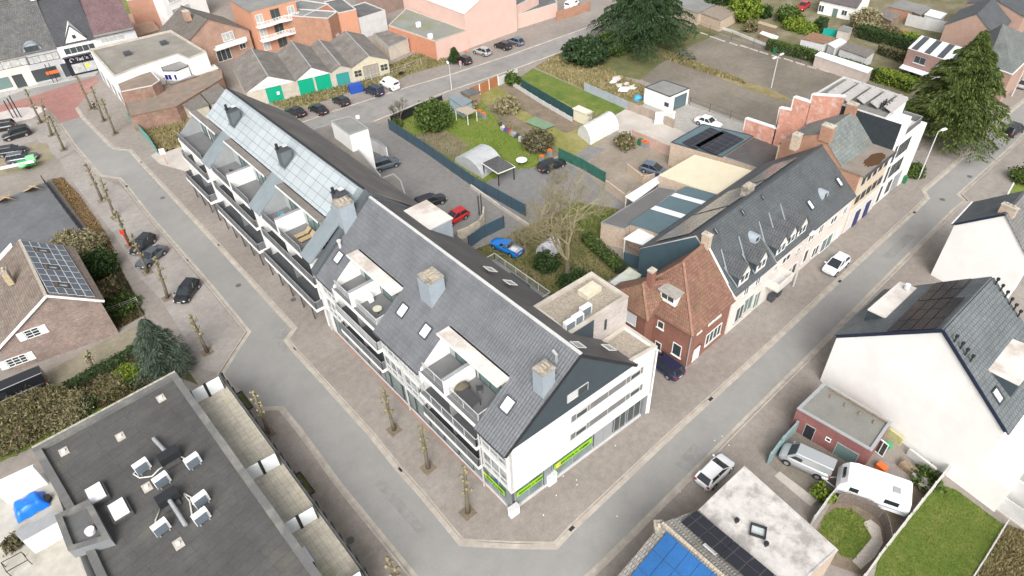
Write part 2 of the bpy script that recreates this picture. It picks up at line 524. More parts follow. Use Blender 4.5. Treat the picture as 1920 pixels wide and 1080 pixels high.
# ---- plazas, yards, lawns
RED = ground('red_plaza_paving', [(0.3, (0.26, 0.125, 0.11)), (0.55, (0.32, 0.165, 0.145)), (0.8, (0.42, 0.30, 0.27))], 0.1, 9, fine_amt=0.35, grid=(0.22, 0.11, 0.012, 0.42))
sheet('plaza', [(-60, 208), (0, 196), (57, 180), (120, 160), (180, 142), (187, 150), (160, 180), (145, 200), (155, 217), (112, 229), (100, 213), (88, 203), (70, 200), (30, 205), (-60, 225)], RED, RL + 0.004)
sheet('plaza', [(-60, 225), (30, 203), (70, 199), (88, 204), (60, 222), (-60, 248)], ground('white_plaza_paving', [(0.3, (0.42, 0.38, 0.36)), (0.7, (0.55, 0.50, 0.48))], 0.2, 9), RL + 0.125)
ROADG = ground('worn_asphalt', [(0.3, (0.205, 0.195, 0.185)), (0.55, (0.25, 0.238, 0.225)), (0.8, (0.31, 0.295, 0.275))], 0.09, 14, 0.9, 0.25, fine_amt=0.4, mid=0.5)
side = [(520, 262), (560, 232), (615, 212), (762, 164), (845, 140), (960, 102), (1130, 41), (1215, 10), (1270, 30), (1150, 66), (1045, 100), (960, 131), (837, 172), (690, 232), (620, 262)]
sheet('side_street', side, ROADG, 0.005)
for ln in ([(560, 232), (615, 212), (762, 164), (845, 140), (960, 102), (1130, 41), (1215, 10)], [(1200, 49), (1150, 66), (1045, 100), (960, 131), (837, 172), (700, 228)]):
 strip('kerb', xy(ln), -0.15, 0.15, 0.0, 0.03, CONC)
YARDP = ground('grey_yard_pavers', [(0.3, (0.165, 0.158, 0.15)), (0.7, (0.22, 0.21, 0.20))], 0.08, 10, 0.9, 0.3, grid=(0.22, 0.11, 0.012, 0.4), fine_amt=0.35)
sheet('yard', [(600, 262), (640, 240), (690, 230), (728, 232), (890, 340), (985, 390), (1010, 412), (930, 452), (870, 470), (790, 440), (700, 350)], YARDP, 0.008)
DRIVE = ground('driveway_asphalt', [(0.3, (0.15, 0.15, 0.15)), (0.7, (0.205, 0.20, 0.195))], 0.15, 10, fine_amt=0.5)
sheet('driveway', [(905, 345), (962, 318), (1015, 312), (1062, 305), (1170, 372), (1240, 420), (1130, 395), (1080, 380), (1030, 430), (985, 395)], DRIVE, 0.012)
GRASS = ground('garden_grass', [(0.3, (0.09, 0.145, 0.015)), (0.52, (0.135, 0.185, 0.025)), (0.75, (0.20, 0.19, 0.06))], 0.14, 12, 1.0, 0.8, fine_amt=0.8)
GRASSB = ground('bright_grass', [(0.3, (0.07, 0.12, 0.014)), (0.52, (0.115, 0.155, 0.025)), (0.75, (0.21, 0.20, 0.06))], 0.35, 14, 1.0, 0.8, fine_amt=0.8)
ROUGH = ground('rough_dry_grass', [(0.3, (0.13, 0.125, 0.04)), (0.5, (0.23, 0.19, 0.09)), (0.7, (0.34, 0.28, 0.16))], 0.25, 8, 1.0, 0.9, fine_amt=0.9)
SOIL = ground('garden_soil', [(0.3, (0.13, 0.10, 0.07)), (0.6, (0.21, 0.165, 0.12)), (0.8, (0.28, 0.24, 0.18))], 0.4, 8, 1.0, 0.9, fine_amt=0.9)
LOT = ground('old_asphalt_lot', [(0.3, (0.125, 0.108, 0.082)), (0.48, (0.165, 0.143, 0.115)), (0.62, (0.205, 0.18, 0.145)), (0.78, (0.19, 0.175, 0.085))], 0.09, 9, 0.95, 0.4, fine_amt=0.5)
PALE = plain('pale_concrete_yard', (0.46, 0.42, 0.38), 0.9, 0.12, 0.3, stain=(0.36, 0.32, 0.28), stain_amt=0.7)
lawnA = [(732, 230), (860, 180), (905, 192), (1040, 285), (1008, 318), (962, 318), (905, 348)]
sheet('lawn', lawnA, GRASS, 0.010)
sheet('lawn', [(868, 184), (925, 160), (965, 150), (1130, 225), (1160, 240), (1075, 300), (1040, 285), (905, 192)], ground('mossy_garden', [(0.3, (0.14, 0.16, 0.03)), (0.5, (0.21, 0.20, 0.06)), (0.72, (0.30, 0.25, 0.12))], 0.2, 10, 1.0, 0.8, fine_amt=0.8), 0.011)
sheet('lawn', [(968, 149), (1000, 128), (1175, 205), (1128, 226)], GRASSB, 0.014)
sheet('soil_bed', [(775, 256), (828, 240), (882, 272), (850, 300)], SOIL, 0.016)
sheet('soil_bed', [(905, 196), (930, 196), (1000, 240), (1050, 290), (1030, 300), (960, 252)], SOIL, 0.017)
sheet('vegetable_bed', [(965, 172), (985, 172), (1068, 215), (1092, 238), (1060, 250), (1005, 222), (970, 200)], SOIL, 0.018)
sheet('soil_bed', [(930, 160), (965, 158), (1050, 200), (1030, 212), (975, 190)], SOIL, 0.015)
sheet('dry_ground', [(1003, 127), (1040, 104), (1100, 100), (1160, 140), (1215, 165), (1207, 196), (1170, 203)], ROUGH, 0.012)
sheet('asphalt_lot', [(1150, 125), (1240, 45), (1330, 50), (1480, 95), (1620, 148), (1760, 200), (1700, 300), (1500, 300), (1400, 236), (1310, 196), (1205, 150)], LOT, 0.006)
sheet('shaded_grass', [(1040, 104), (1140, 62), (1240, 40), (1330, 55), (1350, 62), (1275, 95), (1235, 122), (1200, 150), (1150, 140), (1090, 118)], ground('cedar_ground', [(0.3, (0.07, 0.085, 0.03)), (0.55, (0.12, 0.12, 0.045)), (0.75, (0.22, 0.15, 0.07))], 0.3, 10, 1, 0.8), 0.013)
sheet('dry_grass_strip', [(1205, 85), (1225, 90), (1300, 118), (1380, 148), (1440, 165), (1490, 190), (1470, 190), (1400, 166), (1340, 142), (1260, 116)], ROUGH, 0.016)
sheet('concrete_yard', [(1172, 203), (1200, 195), (1296, 194), (1430, 242), (1410, 266), (1330, 272), (1255, 250)], ground('grey_concrete', [(0.3, (0.27, 0.26, 0.24)), (0.7, (0.36, 0.34, 0.31))], 0.2, 6), 0.014)
sheet('concrete_yard', [(1128, 232), (1172, 205), (1215, 215), (1310, 262), (1290, 296), (1245, 288)], PALE, 0.016)
sheet('dirt_yard', [(1075, 300), (1100, 285), (1130, 262), (1165, 250), (1245, 288), (1300, 300), (1255, 345), (1180, 380), (1120, 345)], ground('dirt_yard', [(0.3, (0.20, 0.165, 0.13)), (0.6, (0.27, 0.23, 0.185)), (0.8, (0.33, 0.29, 0.24))], 0.2, 9, fine_amt=0.8), 0.015)
sheet('paved_patch', [(1072, 297), (1105, 272), (1135, 280), (1098, 305)], YARDP, 0.019)
lawnD = [(880, 472), (945, 445), (1010, 415), (1080, 380), (1160, 392), (1130, 460), (1180, 500), (1090, 560), (1040, 560), (900, 500)]
sheet('garden_ground', lawnD, ground('shaggy_garden', [(0.3, (0.085, 0.10, 0.025)), (0.5, (0.15, 0.14, 0.05)), (0.72, (0.24, 0.19, 0.12))], 0.25, 10, 1.0, 0.8, fine_amt=0.8), 0.014)
sheet('lawn', [(1062, 392), (1080, 378), (1150, 394), (1148, 420), (1105, 440), (1070, 425)], GRASSB, 0.02)
sheet('rough_grass', [(505, 192), (560, 178), (640, 152), (740, 118), (800, 92), (845, 118), (765, 140), (715, 168), (650, 175), (600, 192), (545, 212)], ROUGH, 0.01)
sheet('rough_grass', [(240, 216), (275, 205), (345, 190), (375, 205), (400, 200), (372, 262), (312, 285), (295, 280), (265, 242)], ROUGH, 0.01)
sheet('concrete_apron', [(283, 292), (300, 281), (340, 276), (365, 285), (375, 330), (330, 316), (300, 308)], PALE, 0.01)
for g_ in [[(1275, 40), (1350, -40), (1560, -40), (1700, 60), (1640, 155), (1480, 98)], [(1560, -40), (2100, -40), (2000, 60), (1720, 190), (1640, 155), (1700, 60)]]:
 sheet('garden_ground', g_, ground('allotment_ground', [(0.3, (0.10, 0.10, 0.04)), (0.5, (0.17, 0.15, 0.085)), (0.75, (0.27, 0.24, 0.18))], 0.22, 8, 1.0, 0.8, fine_amt=0.8), 0.011 if g_[0][0] < 1300 else 0.013)
sheet('garden_ground', [(-40, 12), (60, -20), (230, -20), (250, 40), (150, 60), (-40, 60)], GRASS, 0.012)
# right hand side
LAWNR = [(1636, 1095), (1646, 1050), (1752, 905), (1792, 918), (1882, 984), (1812, 1100)]
sheet('lawn', LAWNR, GRASSB, 0.012)
sheet('lawn', [(1533, 1002), (1545, 968), (1568, 952), (1598, 955), (1622, 975), (1634, 1008), (1605, 1048), (1578, 1044)], GRASSB, 0.02)
sheet('garden_ground', [(1520, 1010), (1572, 920), (1650, 950), (1668, 1015), (1620, 1080), (1560, 1060)], SOIL, 0.012)
sheet('gravel_path', [(1618, 980), (1632, 974), (1650, 988), (1656, 1018), (1640, 1045), (1614, 1068), (1598, 1052), (1635, 1008)], plain('white_gravel', (0.5, 0.45, 0.40), 0.95, 0.3, 8, bumpy=0.8), 0.024)
sheet('dry_field', [(1812, 1100), (1884, 984), (1960, 1010), (1990, 1100)], ROUGH, 0.012)
sheet('yard', [(1438, 868), (1490, 805), (1620, 880), (1690, 905), (1765, 905), (1655, 1030), (1575, 920), (1530, 950)], ground('brown_yard', [(0.3, (0.15, 0.128, 0.105)), (0.7, (0.21, 0.185, 0.155))], 0.3, 9, grid=(0.22, 0.11, 0.012, 0.42)), 0.008)
sheet('gravel', [(1655, 945), (1700, 905), (1760, 895), (1700, 960), (1665, 1000)], SOIL, 0.016)
sheet('garden_ground', [(1868, 388), (1915, 330), (1960, 300), (1960, 370), (1920, 372)], GRASS, 0.012)
# left hand side
sheet('asphalt_yard', [(-60, 395), (0, 376), (78, 344), (88, 342), (170, 442), (190, 480), (-60, 520)], ground('black_asphalt', [(0.3, (0.095, 0.10, 0.108)), (0.7, (0.145, 0.15, 0.158))], 0.2, 12, fine_amt=0.5), 0.010)
sheet('soil_strip', [(97, 338), (118, 334), (148, 366), (200, 440), (215, 470), (195, 480), (178, 448)], ground('litter_strip', [(0.3, (0.16, 0.10, 0.055)), (0.55, (0.27, 0.18, 0.11)), (0.8, (0.34, 0.28, 0.14))], 0.5, 7, 1, 1, fine_amt=0.9), 0.016)
sheet('garden_ground', [(165, 440), (205, 462), (272, 590), (205, 628), (180, 560), (150, 470)], ground('dark_garden', [(0.3, (0.05, 0.055, 0.02)), (0.55, (0.09, 0.085, 0.035)), (0.8, (0.18, 0.14, 0.08))], 0.4, 8, 1, 0.9, fine_amt=0.9), 0.014)
sheet('driveway', [(60, 712), (210, 632), (275, 604), (275, 645), (180, 695), (90, 745)], ground('yellowish_pavers', [(0.3, (0.20, 0.175, 0.125)), (0.7, (0.28, 0.25, 0.18))], 0.3, 8, grid=(0.35, 0.12, 0.03, 0.36)), 0.014)
sheet('garden_ground', [(-40, 790), (90, 745), (265, 655), (350, 690), (372, 722), (330, 705), (-40, 880)], ground('dark_garden', [(0.3, (0.05, 0.055, 0.02)), (0.8, (0.18, 0.14, 0.08))]), 0.012)
sheet('lawn', [(-40, 865), (60, 826), (180, 752), (322, 690), (330, 700), (70, 835), (-40, 885)], GRASSB, 0.02)
sheet('grass_verge', [(-40, 300), (0, 292), (70, 268), (90, 270), (100, 300), (60, 318), (-40, 340)], ground('trodden_earth', [(0.3, (0.20, 0.17, 0.11)), (0.7, (0.30, 0.26, 0.18))], 0.3, 8), 0.010)
sheet('parking_bay', [(850, 128), (1000, 78), (1120, 38), (1120, 30), (1010, 62), (845, 118)], ground('parking_pavers', [(0.3, (0.20, 0.17, 0.15)), (0.7, (0.28, 0.25, 0.225))], 0.1, 9), 0.007)
PATCH = ground('darker_asphalt_patch', [(0.3, (0.20, 0.197, 0.188)), (0.8, (0.25, 0.245, 0.233))], 0.3, 14, fine_amt=0.3)
for q_ in ([(250, 296), (268, 290), (318, 345), (300, 352)], [(505, 632), (532, 612), (560, 640), (535, 662)], [(1262, 868), (1300, 832), (1330, 846), (1292, 884)], [(1655, 478), (1700, 436), (1716, 442), (1672, 486)], [(700, 905), (716, 895), (800, 990), (784, 1002)]):
 sheet('road_patch', q_, PATCH, RL + 0.004)
# pit squares round the street trees
def pit(px, py, s=0.6):
 c = P(px, py)
 o = MB().box((c.x, c.y, 0.0), (s * 2, s * 2, 0.022)).build('tree_pit', SOIL)
 o['kind'] = 'structure'
sheet('parking_strip', [(142, 285), (188, 334), (228, 350), (272, 405), (342, 486), (396, 549), (458, 623), (408, 700), (372, 690), (345, 630), (300, 560), (262, 520), (215, 440), (160, 372), (128, 330), (112, 300)], ground('pale_grey_pavers', [(0.3, (0.25, 0.225, 0.205)), (0.55, (0.31, 0.285, 0.262)), (0.8, (0.37, 0.345, 0.32))], 0.12, 10, fine_amt=0.4, grid=(0.22, 0.11, 0.012, 0.42)), 0.006)
sheet('parking_strip', [(-60, 255), (60, 222), (112, 236), (140, 280), (110, 298), (70, 262), (0, 285), (-60, 300)], MATS['pale_grey_pavers'], 0.006)
sheet('brick_band', [m for m in [(636, 612), (820, 800), (952, 935), (942, 945), (810, 815), (626, 625)]], ground('red_pavers', [(0.3, (0.25, 0.15, 0.12)), (0.7, (0.33, 0.21, 0.18))], 0.2, 9, fine_amt=0.5), 0.007)
# ---------------------------------------------------------------- building kit
def facing(A, B):
 "level unit vector along a wall and the one pointing out of it, towards the side it is seen from"
 u = Vector((B.x - A.x, B.y - A.y, 0)).normalized()
 n = Vector((u.y, -u.x, 0))
 m = (A + B) / 2
 if n.dot(Vector((0, 0, 0)) - Vector((m.x, m.y, 0))) < 0: n = -n
 return u, n
def window(par, c, u, n, w, h, cols=2, rows=1, fr=None, gl=None, fw=0.07, name='window', sill=None, up=UP, depth=0.06, proud=0.0, label=None):
 "a window set on a face: c is its centre, u runs along, n points out"
 fr = fr or WHITET; gl = gl or GLASS
 c = Vector(c) + n * proud
 f = MB()
 o = n * (depth / 2)
 for s in (-1, 1):
  f.beam(c + u * (s * (w / 2 - fw / 2)) - up * h / 2 + o, c + u * (s * (w / 2 - fw / 2)) + up * h / 2 + o, fw, depth, n)
  f.beam(c + up * (s * (h / 2 - fw / 2)) - u * (w / 2 - fw) + o, c + up * (s * (h / 2 - fw / 2)) + u * (w / 2 - fw) + o, depth, fw, up)
 for i in range(1, cols):
  x = -w / 2 + w * i / cols
  f.beam(c + u * x - up * (h / 2 - fw) + o * 0.9, c + u * x + up * (h / 2 - fw) + o * 0.9, fw * 0.8, depth * 0.9, n)
 for i in range(1, rows):
  y = -h / 2 + h * i / rows
  f.beam(c + up * y - u * (w / 2 - fw) + o * 0.8, c + up * y + u * (w / 2 - fw) + o * 0.8, depth * 0.8, fw * 0.6, up)
 fo = f.build(name, fr, par, label=label)
 g = MB()
 a, b = u * (w / 2 - fw / 2), up * (h / 2 - fw / 2)
 k = c + n * 0.012
 q = [k - a - b, k + a - b, k + a + b, k - a + b]
 if (q[1] - q[0]).cross(q[3] - q[0]).dot(n) < 0: q = q[::-1]
 g.poly(q)
 g.build('pane', gl, fo)
 if sill:
  MB().box(c - up * (h / 2 + 0.08) + n * 0.06, (w + 0.2, 0.14, 0.06), u).build('sill', sill, fo)
 return fo
def wins(par, A, B, items, **kw):
 "windows whose centres are read off the photograph on the wall A-B"
 u, n = facing(A, B)
 for it in items:
  px, py, w, h = it[:4]
  k = dict(kw); k.update(it[4] if len(it) > 4 else {})
  window(par, on(px, py, A, B), u, n, w, h, **k)
def skylight(par, c, u, sl, nrm, w, h, gl=None):
 window(par, c, u, nrm, w, h, cols=1, fr=DARKT, gl=gl or SKYL, fw=0.09, name='skylight', up=sl, depth=0.14)
SKYL = gloss('skylight_glass', (0.72, 0.74, 0.76), 0.08, spec=0.8)
def inset(pts, d):
 n = len(pts); out = []
 a = sum(pts[i].x * pts[(i + 1) % n].y - pts[(i + 1) % n].x * pts[i].y for i in range(n))
 sgn = 1 if a > 0 else -1
 for i in range(n):
  p, q, r = pts[i - 1], pts[i], pts[(i + 1) % n]
  d1 = Vector((q.x - p.x, q.y - p.y, 0)).normalized(); d2 = Vector((r.x - q.x, r.y - q.y, 0)).normalized()
  n1 = Vector((-d1.y, d1.x, 0)) * sgn; n2 = Vector((-d2.y, d2.x, 0)) * sgn
  m = (n1 + n2)
  m = m.normalized() if m.length > 0.05 else n1
  out.append(Vector((q.x, q.y, 0)) + m * (d / max(0.3, m.dot(n1))))
 return out
def flat(name, label, cat, roof_px, z, wall, roofm, par_h=0.3, par_w=0.25, cap=None, zb=0.0, group=None, pts=None, drop=None):
 "a flat roofed block with a real parapet"
 pts = [Vector((p.x, p.y, 0)) for p in (pts or xy(roof_px, z))]
 t = thing(name, label, cat, (sum(p.x for p in pts) / len(pts), sum(p.y for p in pts) / len(pts), zb), group)
 MB().prism(pts, zb, z - 0.05, top=False).build('wall', wall, t)
 inn = inset(pts, par_w)
 m = tess(inn, z - par_h)
 m.build('roof', roofm, t)
 c = MB(); n = len(pts)
 out = inset(pts, -0.03)
 for i in range(n):
  j = (i + 1) % n
  c.poly([(out[i].x, out[i].y, z), (out[j].x, out[j].y, z), (inn[j].x, inn[j].y, z), (inn[i].x, inn[i].y, z)])
  c.poly([(out[i].x, out[i].y, z - 0.12), (out[j].x, out[j].y, z - 0.12), (out[j].x, out[j].y, z), (out[i].x, out[i].y, z)])
  c.poly([(inn[j].x, inn[j].y, z - par_h - 0.02), (inn[i].x, inn[i].y, z - par_h - 0.02), (inn[i].x, inn[i].y, z), (inn[j].x, inn[j].y, z)])
 c.build('parapet', cap or CONC, t)
 return t, pts
def shed(name, label, cat, roof_px, z, wall, roofm, th=0.12, over=0.15, zb=0.0, group=None, zs=None, walls=True, posts=None):
 "a small building or canopy under one plane; zs gives each corner its own height"
 zs = zs or [z] * len(roof_px)
 top = [P(x, y, zz) for (x, y), zz in zip(roof_px, zs)]
 c = sum(top, Vector()) / len(top)
 t = thing(name, label, cat, (c.x, c.y, zb), group)
 lo = [p - Vector((0, 0, th)) for p in top]
 m = MB()
 nrm = (top[1] - top[0]).cross(top[2] - top[0])
 m.poly(top if nrm.z > 0 else top[::-1])
 m.poly(lo[::-1] if nrm.z > 0 else lo)
 for i in range(len(top)):
  j = (i + 1) % len(top); m.poly([lo[i], lo[j], top[j], top[i]])
 m.build('roof', roofm, t)
 if walls:
  w = MB()
  inn = inset([Vector((p.x, p.y, 0)) for p in top], over)
  for i in range(len(top)):
   j = (i + 1) % len(top)
   w.poly([(inn[i].x, inn[i].y, zb), (inn[j].x, inn[j].y, zb), (inn[j].x, inn[j].y, lo[j].z), (inn[i].x, inn[i].y, lo[i].z)])
  w.build('wall', wall, t)
 else:
  inn = inset([Vector((p.x, p.y, 0)) for p in top], 0.12)
  for p, q in zip(inn, lo):
   MB().beam((p.x, p.y, zb), (p.x, p.y, q.z), 0.1, 0.1).build('post', posts or wall, t)
 return t, top
def gable(name, label, cat, q, ze, zr, wall, roofm, axis=0, over=0.25, t_=0.5, zb=0.0, gover=0.12, group=None, trim=None, roof_parts=True, ze2=None):
 """pitched roof on footprint q (4 corners in order). axis 0: ridge from the middle of q0q1 to the middle of q2q3;
 the ridge sits at t_ of the way; ze2 is the eave height on the q1q2 side"""
 q = [Vector((p.x, p.y, 0)) for p in q]
 if axis == 1: q = [q[1], q[2], q[3], q[0]]
 ze2 = ze if ze2 is None else ze2
 c = sum(q, Vector()) / 4
 T = thing(name, label, cat, (c.x, c.y, zb), group)
 r0 = q[0].lerp(q[1], t_); r1 = q[3].lerp(q[2], t_)
 R0 = Vector((r0.x, r0.y, zr)); R1 = Vector((r1.x, r1.y, zr))
 e = [Vector((q[0].x, q[0].y, ze)), Vector((q[1].x, q[1].y, ze2)), Vector((q[2].x, q[2].y, ze2)), Vector((q[3].x, q[3].y, ze))]
 g = [Vector((p.x, p.y, zb)) for p in q]
 m = MB()
 m.poly([g[0], g[1], e[1], R0, e[0]]); m.poly([g[2], g[3], e[3], R1, e[2]])
 m.poly([g[1], g[2], e[2], e[1]]); m.poly([g[3], g[0], e[0], e[3]])
 m.build('wall', wall, T)
 rm = MB(); ax = (R1 - R0).normalized()
 for (ea, eb, s) in ((e[0], e[3], 0), (e[1], e[2], 1)):
  d0 = (ea - R0); d0.normalize(); d1 = (eb - R1); d1.normalize()
  a = R0 - ax * gover; b = R1 + ax * gover
  ea2 = ea + d0 * over - ax * gover; eb2 = eb + d1 * over + ax * gover
  nn = (b - a).cross(ea2 - a); nn = nn if nn.z > 0 else -nn; nn.normalize()
  o = nn * 0.10; lift = nn * 0.015
  tp = [a + o, b + o, eb2 + o, ea2 + o]
  if (tp[1] - tp[0]).cross(tp[2] - tp[0]).z < 0: tp = tp[::-1]
  rm.poly(tp)
  bt = [p - o + lift for p in tp]
  rm.poly(bt[::-1])
  for i in range(4):
   j = (i + 1) % 4; rm.poly([bt[i], bt[j], tp[j], tp[i]])
 ro = rm.build('roof', roofm, T)
 MB().beam(R0 - ax * gover + UP * 0.12, R1 + ax * gover + UP * 0.12, 0.22, 0.09).build('ridge', trim or DARKT, ro)
 T['zr'] = zr
 return T, dict(q=q, e=e, R0=R0, R1=R1, ax=ax)
def chimney(par, c, w, d, h, mat, cap=None, u=Vector((1, 0, 0)), pots=2, name='chimney'):
 o = MB().box(c, (w, d, h), u).build(name, mat, par)
 MB().box(Vector(c) + UP * h, (w + 0.1, d + 0.1, 0.16), u).build('chimney_cap', cap or CONC, o)
 if pots:
  m = MB()
  v = UP.cross(Vector(u)).normalized()
  L = Vector(u) if w >= d else v
  sp = max(w, d) / (pots + 1)
  for i in range(pots):
   p = Vector(c) + UP * (h + 0.12) + L * (sp * (i + 1) - max(w, d) / 2)
   m.box(p, (sp * 0.62, min(w, d) * 0.4, 0.22), L)
  m.build('chimney_pot', plain('fired_clay', (0.42, 0.36, 0.28), 0.9, 0.2, 4), o)
 return o
def panels(par, p0, du, dv, nu, nv, w, h, mat, name='solar_panel', lift=0.1, gap=0.03, frame=None):
 "solar modules laid on a slope from p0; du, dv unit vectors"
 n = du.cross(dv).normalized()
 if n.z < 0: n = -n
 for j in range(nv):
  m = MB()
  for i in range(nu):
   a = p0 + du * (i * w + gap / 2) + dv * (j * h + gap / 2) + n * lift
   m.box(a + du * (w - gap) / 2 + dv * (h - gap) / 2 - n * 0.04, (w - gap, h - gap, 0.04), du, dv, n)
  m.build(name, mat, par)
def text(par, s, c, u, up, size, mat, name='lettering', depth=0.01, bold=0.0):
 cu = bpy.data.curves.new(name, 'FONT')
 cu.body = s; cu.size = size; cu.align_x = 'CENTER'; cu.align_y = 'CENTER'; cu.extrude = depth; cu.offset = bold
 tmp = bpy.data.objects.new('tmp', cu)
 COL.objects.link(tmp)
 dg = bpy.context.evaluated_depsgraph_get(); dg.update()
 me = bpy.data.meshes.new_from_object(tmp.evaluated_get(dg))
 bpy.data.objects.remove(tmp)
 n = u.cross(up)
 M = Matrix(((u.x, up.x, n.x, c.x), (u.y, up.y, n.y, c.y), (u.z, up.z, n.z, c.z), (0, 0, 0, 1)))
 me.transform(M)
 o0 = ORG.get(par.name, Vector())
 me.transform(Matrix.Translation(-o0))
 me.materials.clear(); me.materials.append(mat)
 o = bpy.data.objects.new(name, me); COL.objects.link(o); o.parent = par; ORG[o.name] = o0
 return o
def wallrun(name, label, cat, px, z, h, th, mat, group=None, posts=0, postm=None, zb=0.0, cap=None, panel=None, pts=None):
 "a garden wall or fence along a line read on the ground, with its posts"
 p = [Vector((v.x, v.y, 0)) for v in (pts or xy(px, z))]
 L = [(p[i + 1] - p[i]).length for i in range(len(p) - 1)]
 c = p[len(p) // 2]
 t = thing(name, label, cat, (c.x, c.y, zb), group)
 m = MB()
 for i in range(len(p) - 1):
  d = (p[i + 1] - p[i]).normalized()
  m.beam(p[i] + UP * (zb + h / 2) - d * th * 0.45, p[i + 1] + UP * (zb + h / 2) + d * th * 0.45, th, h)
 m.build(panel or 'panel', mat, t)
 if cap:
  m = MB()
  for i in range(len(p) - 1):
   m.beam(p[i] + UP * (zb + h + 0.03), p[i + 1] + UP * (zb + h + 0.03), th + 0.08, 0.06)
  m.build('coping', cap, t)
 if posts:
  tot = sum(L); n = max(1, round(tot / posts)); n = min(n, 60)
  for k in range(n + 1):
   s = tot * k / n
   i = 0
   while i < len(L) - 1 and s > L[i]: s -= L[i]; i += 1
   q = p[i].lerp(p[i + 1], min(1, s / L[i]))
   MB().box((q.x, q.y, zb), (th + 0.07, th + 0.07, h + 0.06), (p[i + 1] - p[i]).normalized()).build('post', postm or mat, t)
 return t
# ---------------------------------------------------------------- the corner apartment building
O = Vector((19.42, 24.28, 0)); VD = Vector((20.25, 56.0, 0)) - O; VD.normalize(); UD = Vector((VD.y, -VD.x, 0))
def m_(u, v, z=0.0): return O + UD * u + VD * v + UP * z
SL = 0.79
ZE = 9.0
UR = 7.45
ZR = ZE + SL * UR
SLATE = tile('grey_roof_tiles', (0.132, 0.138, 0.147), (0.148, 0.154, 0.164), 0.3, 0.46, (0.075, 0.078, 0.083), 0.5, 0.9, ms=0.016, dist=0.055)
SLATEB = plain('dark_roof_felt_tiles', (0.10, 0.095, 0.092), 0.8, 0.15, 0.6, stain=(0.15, 0.145, 0.135), stain_amt=0.5)
T1 = thing('apartment_building', 'white corner apartment building with grey tiled roof, dark gable and green shop signs', 'apartment building', m_(7, 15))
# gable wall runs skew to the street: from A0 to B0
A0 = O.copy(); B0 = P(1212, 775)
gd = (Vector((B0.x, B0.y, 0)) - A0).normalized()
gn = Vector((gd.y, -gd.x, 0))
gd_ = lambda u, z=0.0: A0 + gd * (u / gd.dot(UD)) + UP * z   # point on the gable wall at building coordinate u
BKU = 14.0
# terraces cut into the front slope: (v0, v1)
TER = [(3.75, 11.75), (19.05, 27.1)]
VE = 30.2
# walls
w = MB()
def quad(a, b, c, d): w.poly([a, b, c, d])
# front wall above the shops (balcony recesses are left open), z 3.2..9
segs = [(0, 3.65), (11.95, 18.95), (27.2, 31.4)]
for a, b in segs:
 w.prism([m_(0, a), m_(0, b), m_(0.35, b), m_(0.35, a)] if a > 0 else [gd_(0), m_(0, b), m_(0.35, b), gd_(0.35)], 3.2, 8.95, top=False, bottom=True)
# inner side walls of the recesses
for a, b in ((3.65, 11.95), (18.95, 27.2)):
 for v in (a, b):
  s = 0.12 if v == a else -0.12
  w.prism([m_(0.35, v), m_(2.1, v), m_(2.1, v - s), m_(0.35, v - s)], 3.2, 8.9, top=False)
# gable end wall, white up to 9, and back walls
w.prism([gd_(0.05), gd_(17.0), gd_(17.0) + VD * 0.3, gd_(0.05) + VD * 0.3], 3.0, 9.0, top=True, bottom=True)
w.prism([gd_(17.0), gd_(17.0) + VD * 4.0, gd_(16.7) + VD * 4.0, gd_(16.7)], 0, 9.3, top=True)
w.prism([m_(13.8, 0.5), m_(14, 0.5), m_(14, 31.4), m_(13.8, 31.4)], 0, 9.0, top=False)
w.build('wall', WHITE, T1)
# dark clad gable triangle with its little window
gt = MB()
off = -gn * 0.0
gp = [gd_(0.0, 9.0), gd_(BKU, 9.0), gd_(UR, ZR - 0.02)]
nn = gn if gn.y < 0 else -gn
gt.poly([p + nn * 0.06 for p in gp]); gt.poly([p - nn * 0.2 for p in gp][::-1])
for i in range(3):
 j = (i + 1) % 3
 gt.poly([gp[i] + nn * 0.06, gp[j] + nn * 0.06, gp[j] - nn * 0.2, gp[i] - nn * 0.2])
gcl = gt.build('gable_cladding', BLUEGREY, T1)
gc = on(1082, 735, A0, B0)
window(T1, gc + nn * 0.06, gd, nn, 2.3, 0.95, cols=1, fr=LGREY, gl=LGREY, fw=0.05)
window(T1, gc + nn * 0.085 + gd * 0.55, gd, nn, 1.0, 0.85, cols=1, fr=DARKT, gl=GLASS)
# roof: front slope with two terrace openings
nf = Vector((-SL * UD.x, -SL * UD.y, 1)).normalized()
sl = (UD + UP * SL).normalized()
def rp(u, v, lift=0.0): return m_(u, v, ZE + SL * u) + nf * lift
rm = MB()
TH = 0.16
def rslab(pts):
 top = [p + nf * TH for p in pts]
 rm.poly(top); rm.poly([p for p in pts][::-1])
 for i in range(len(pts)):
  j = (i + 1) % len(pts); rm.poly([pts[i], pts[j], top[j], top[i]])
UE = -0.35
UT = 3.72   # upper edge of the terrace cuts
vg = lambda u: (gd_(u) - O).dot(VD) - 0.12   # roof verge follows the skew gable
def band(u0, u1, v0a, v0b, v1): rslab([rp(u0, v1), rp(u0, v0a), rp(u1, v0b), rp(u1, v1)])
band(UT, UR, vg(UT), vg(UR), VE)
band(UE, UT, vg(UE), vg(UT), TER[0][0])
band(UE, UT, TER[0][1], TER[0][1], TER[1][0])
band(UE, UT, TER[1][1], TER[1][1], VE)
rm.build('roof', SLATE, T1)
bm_ = MB()
bs = Vector((SL * 0.905 * UD.x, SL * 0.905 * UD.y, 1)).normalized()
bk = [m_(UR, vg(UR), ZR), m_(BKU + 0.4, vg(BKU), 9.0 - 0.25), m_(BKU + 0.4, VE, 9.0 - 0.25), m_(UR, VE, ZR)]
bm_.poly([p + bs * TH for p in bk]); bm_.poly(bk[::-1])
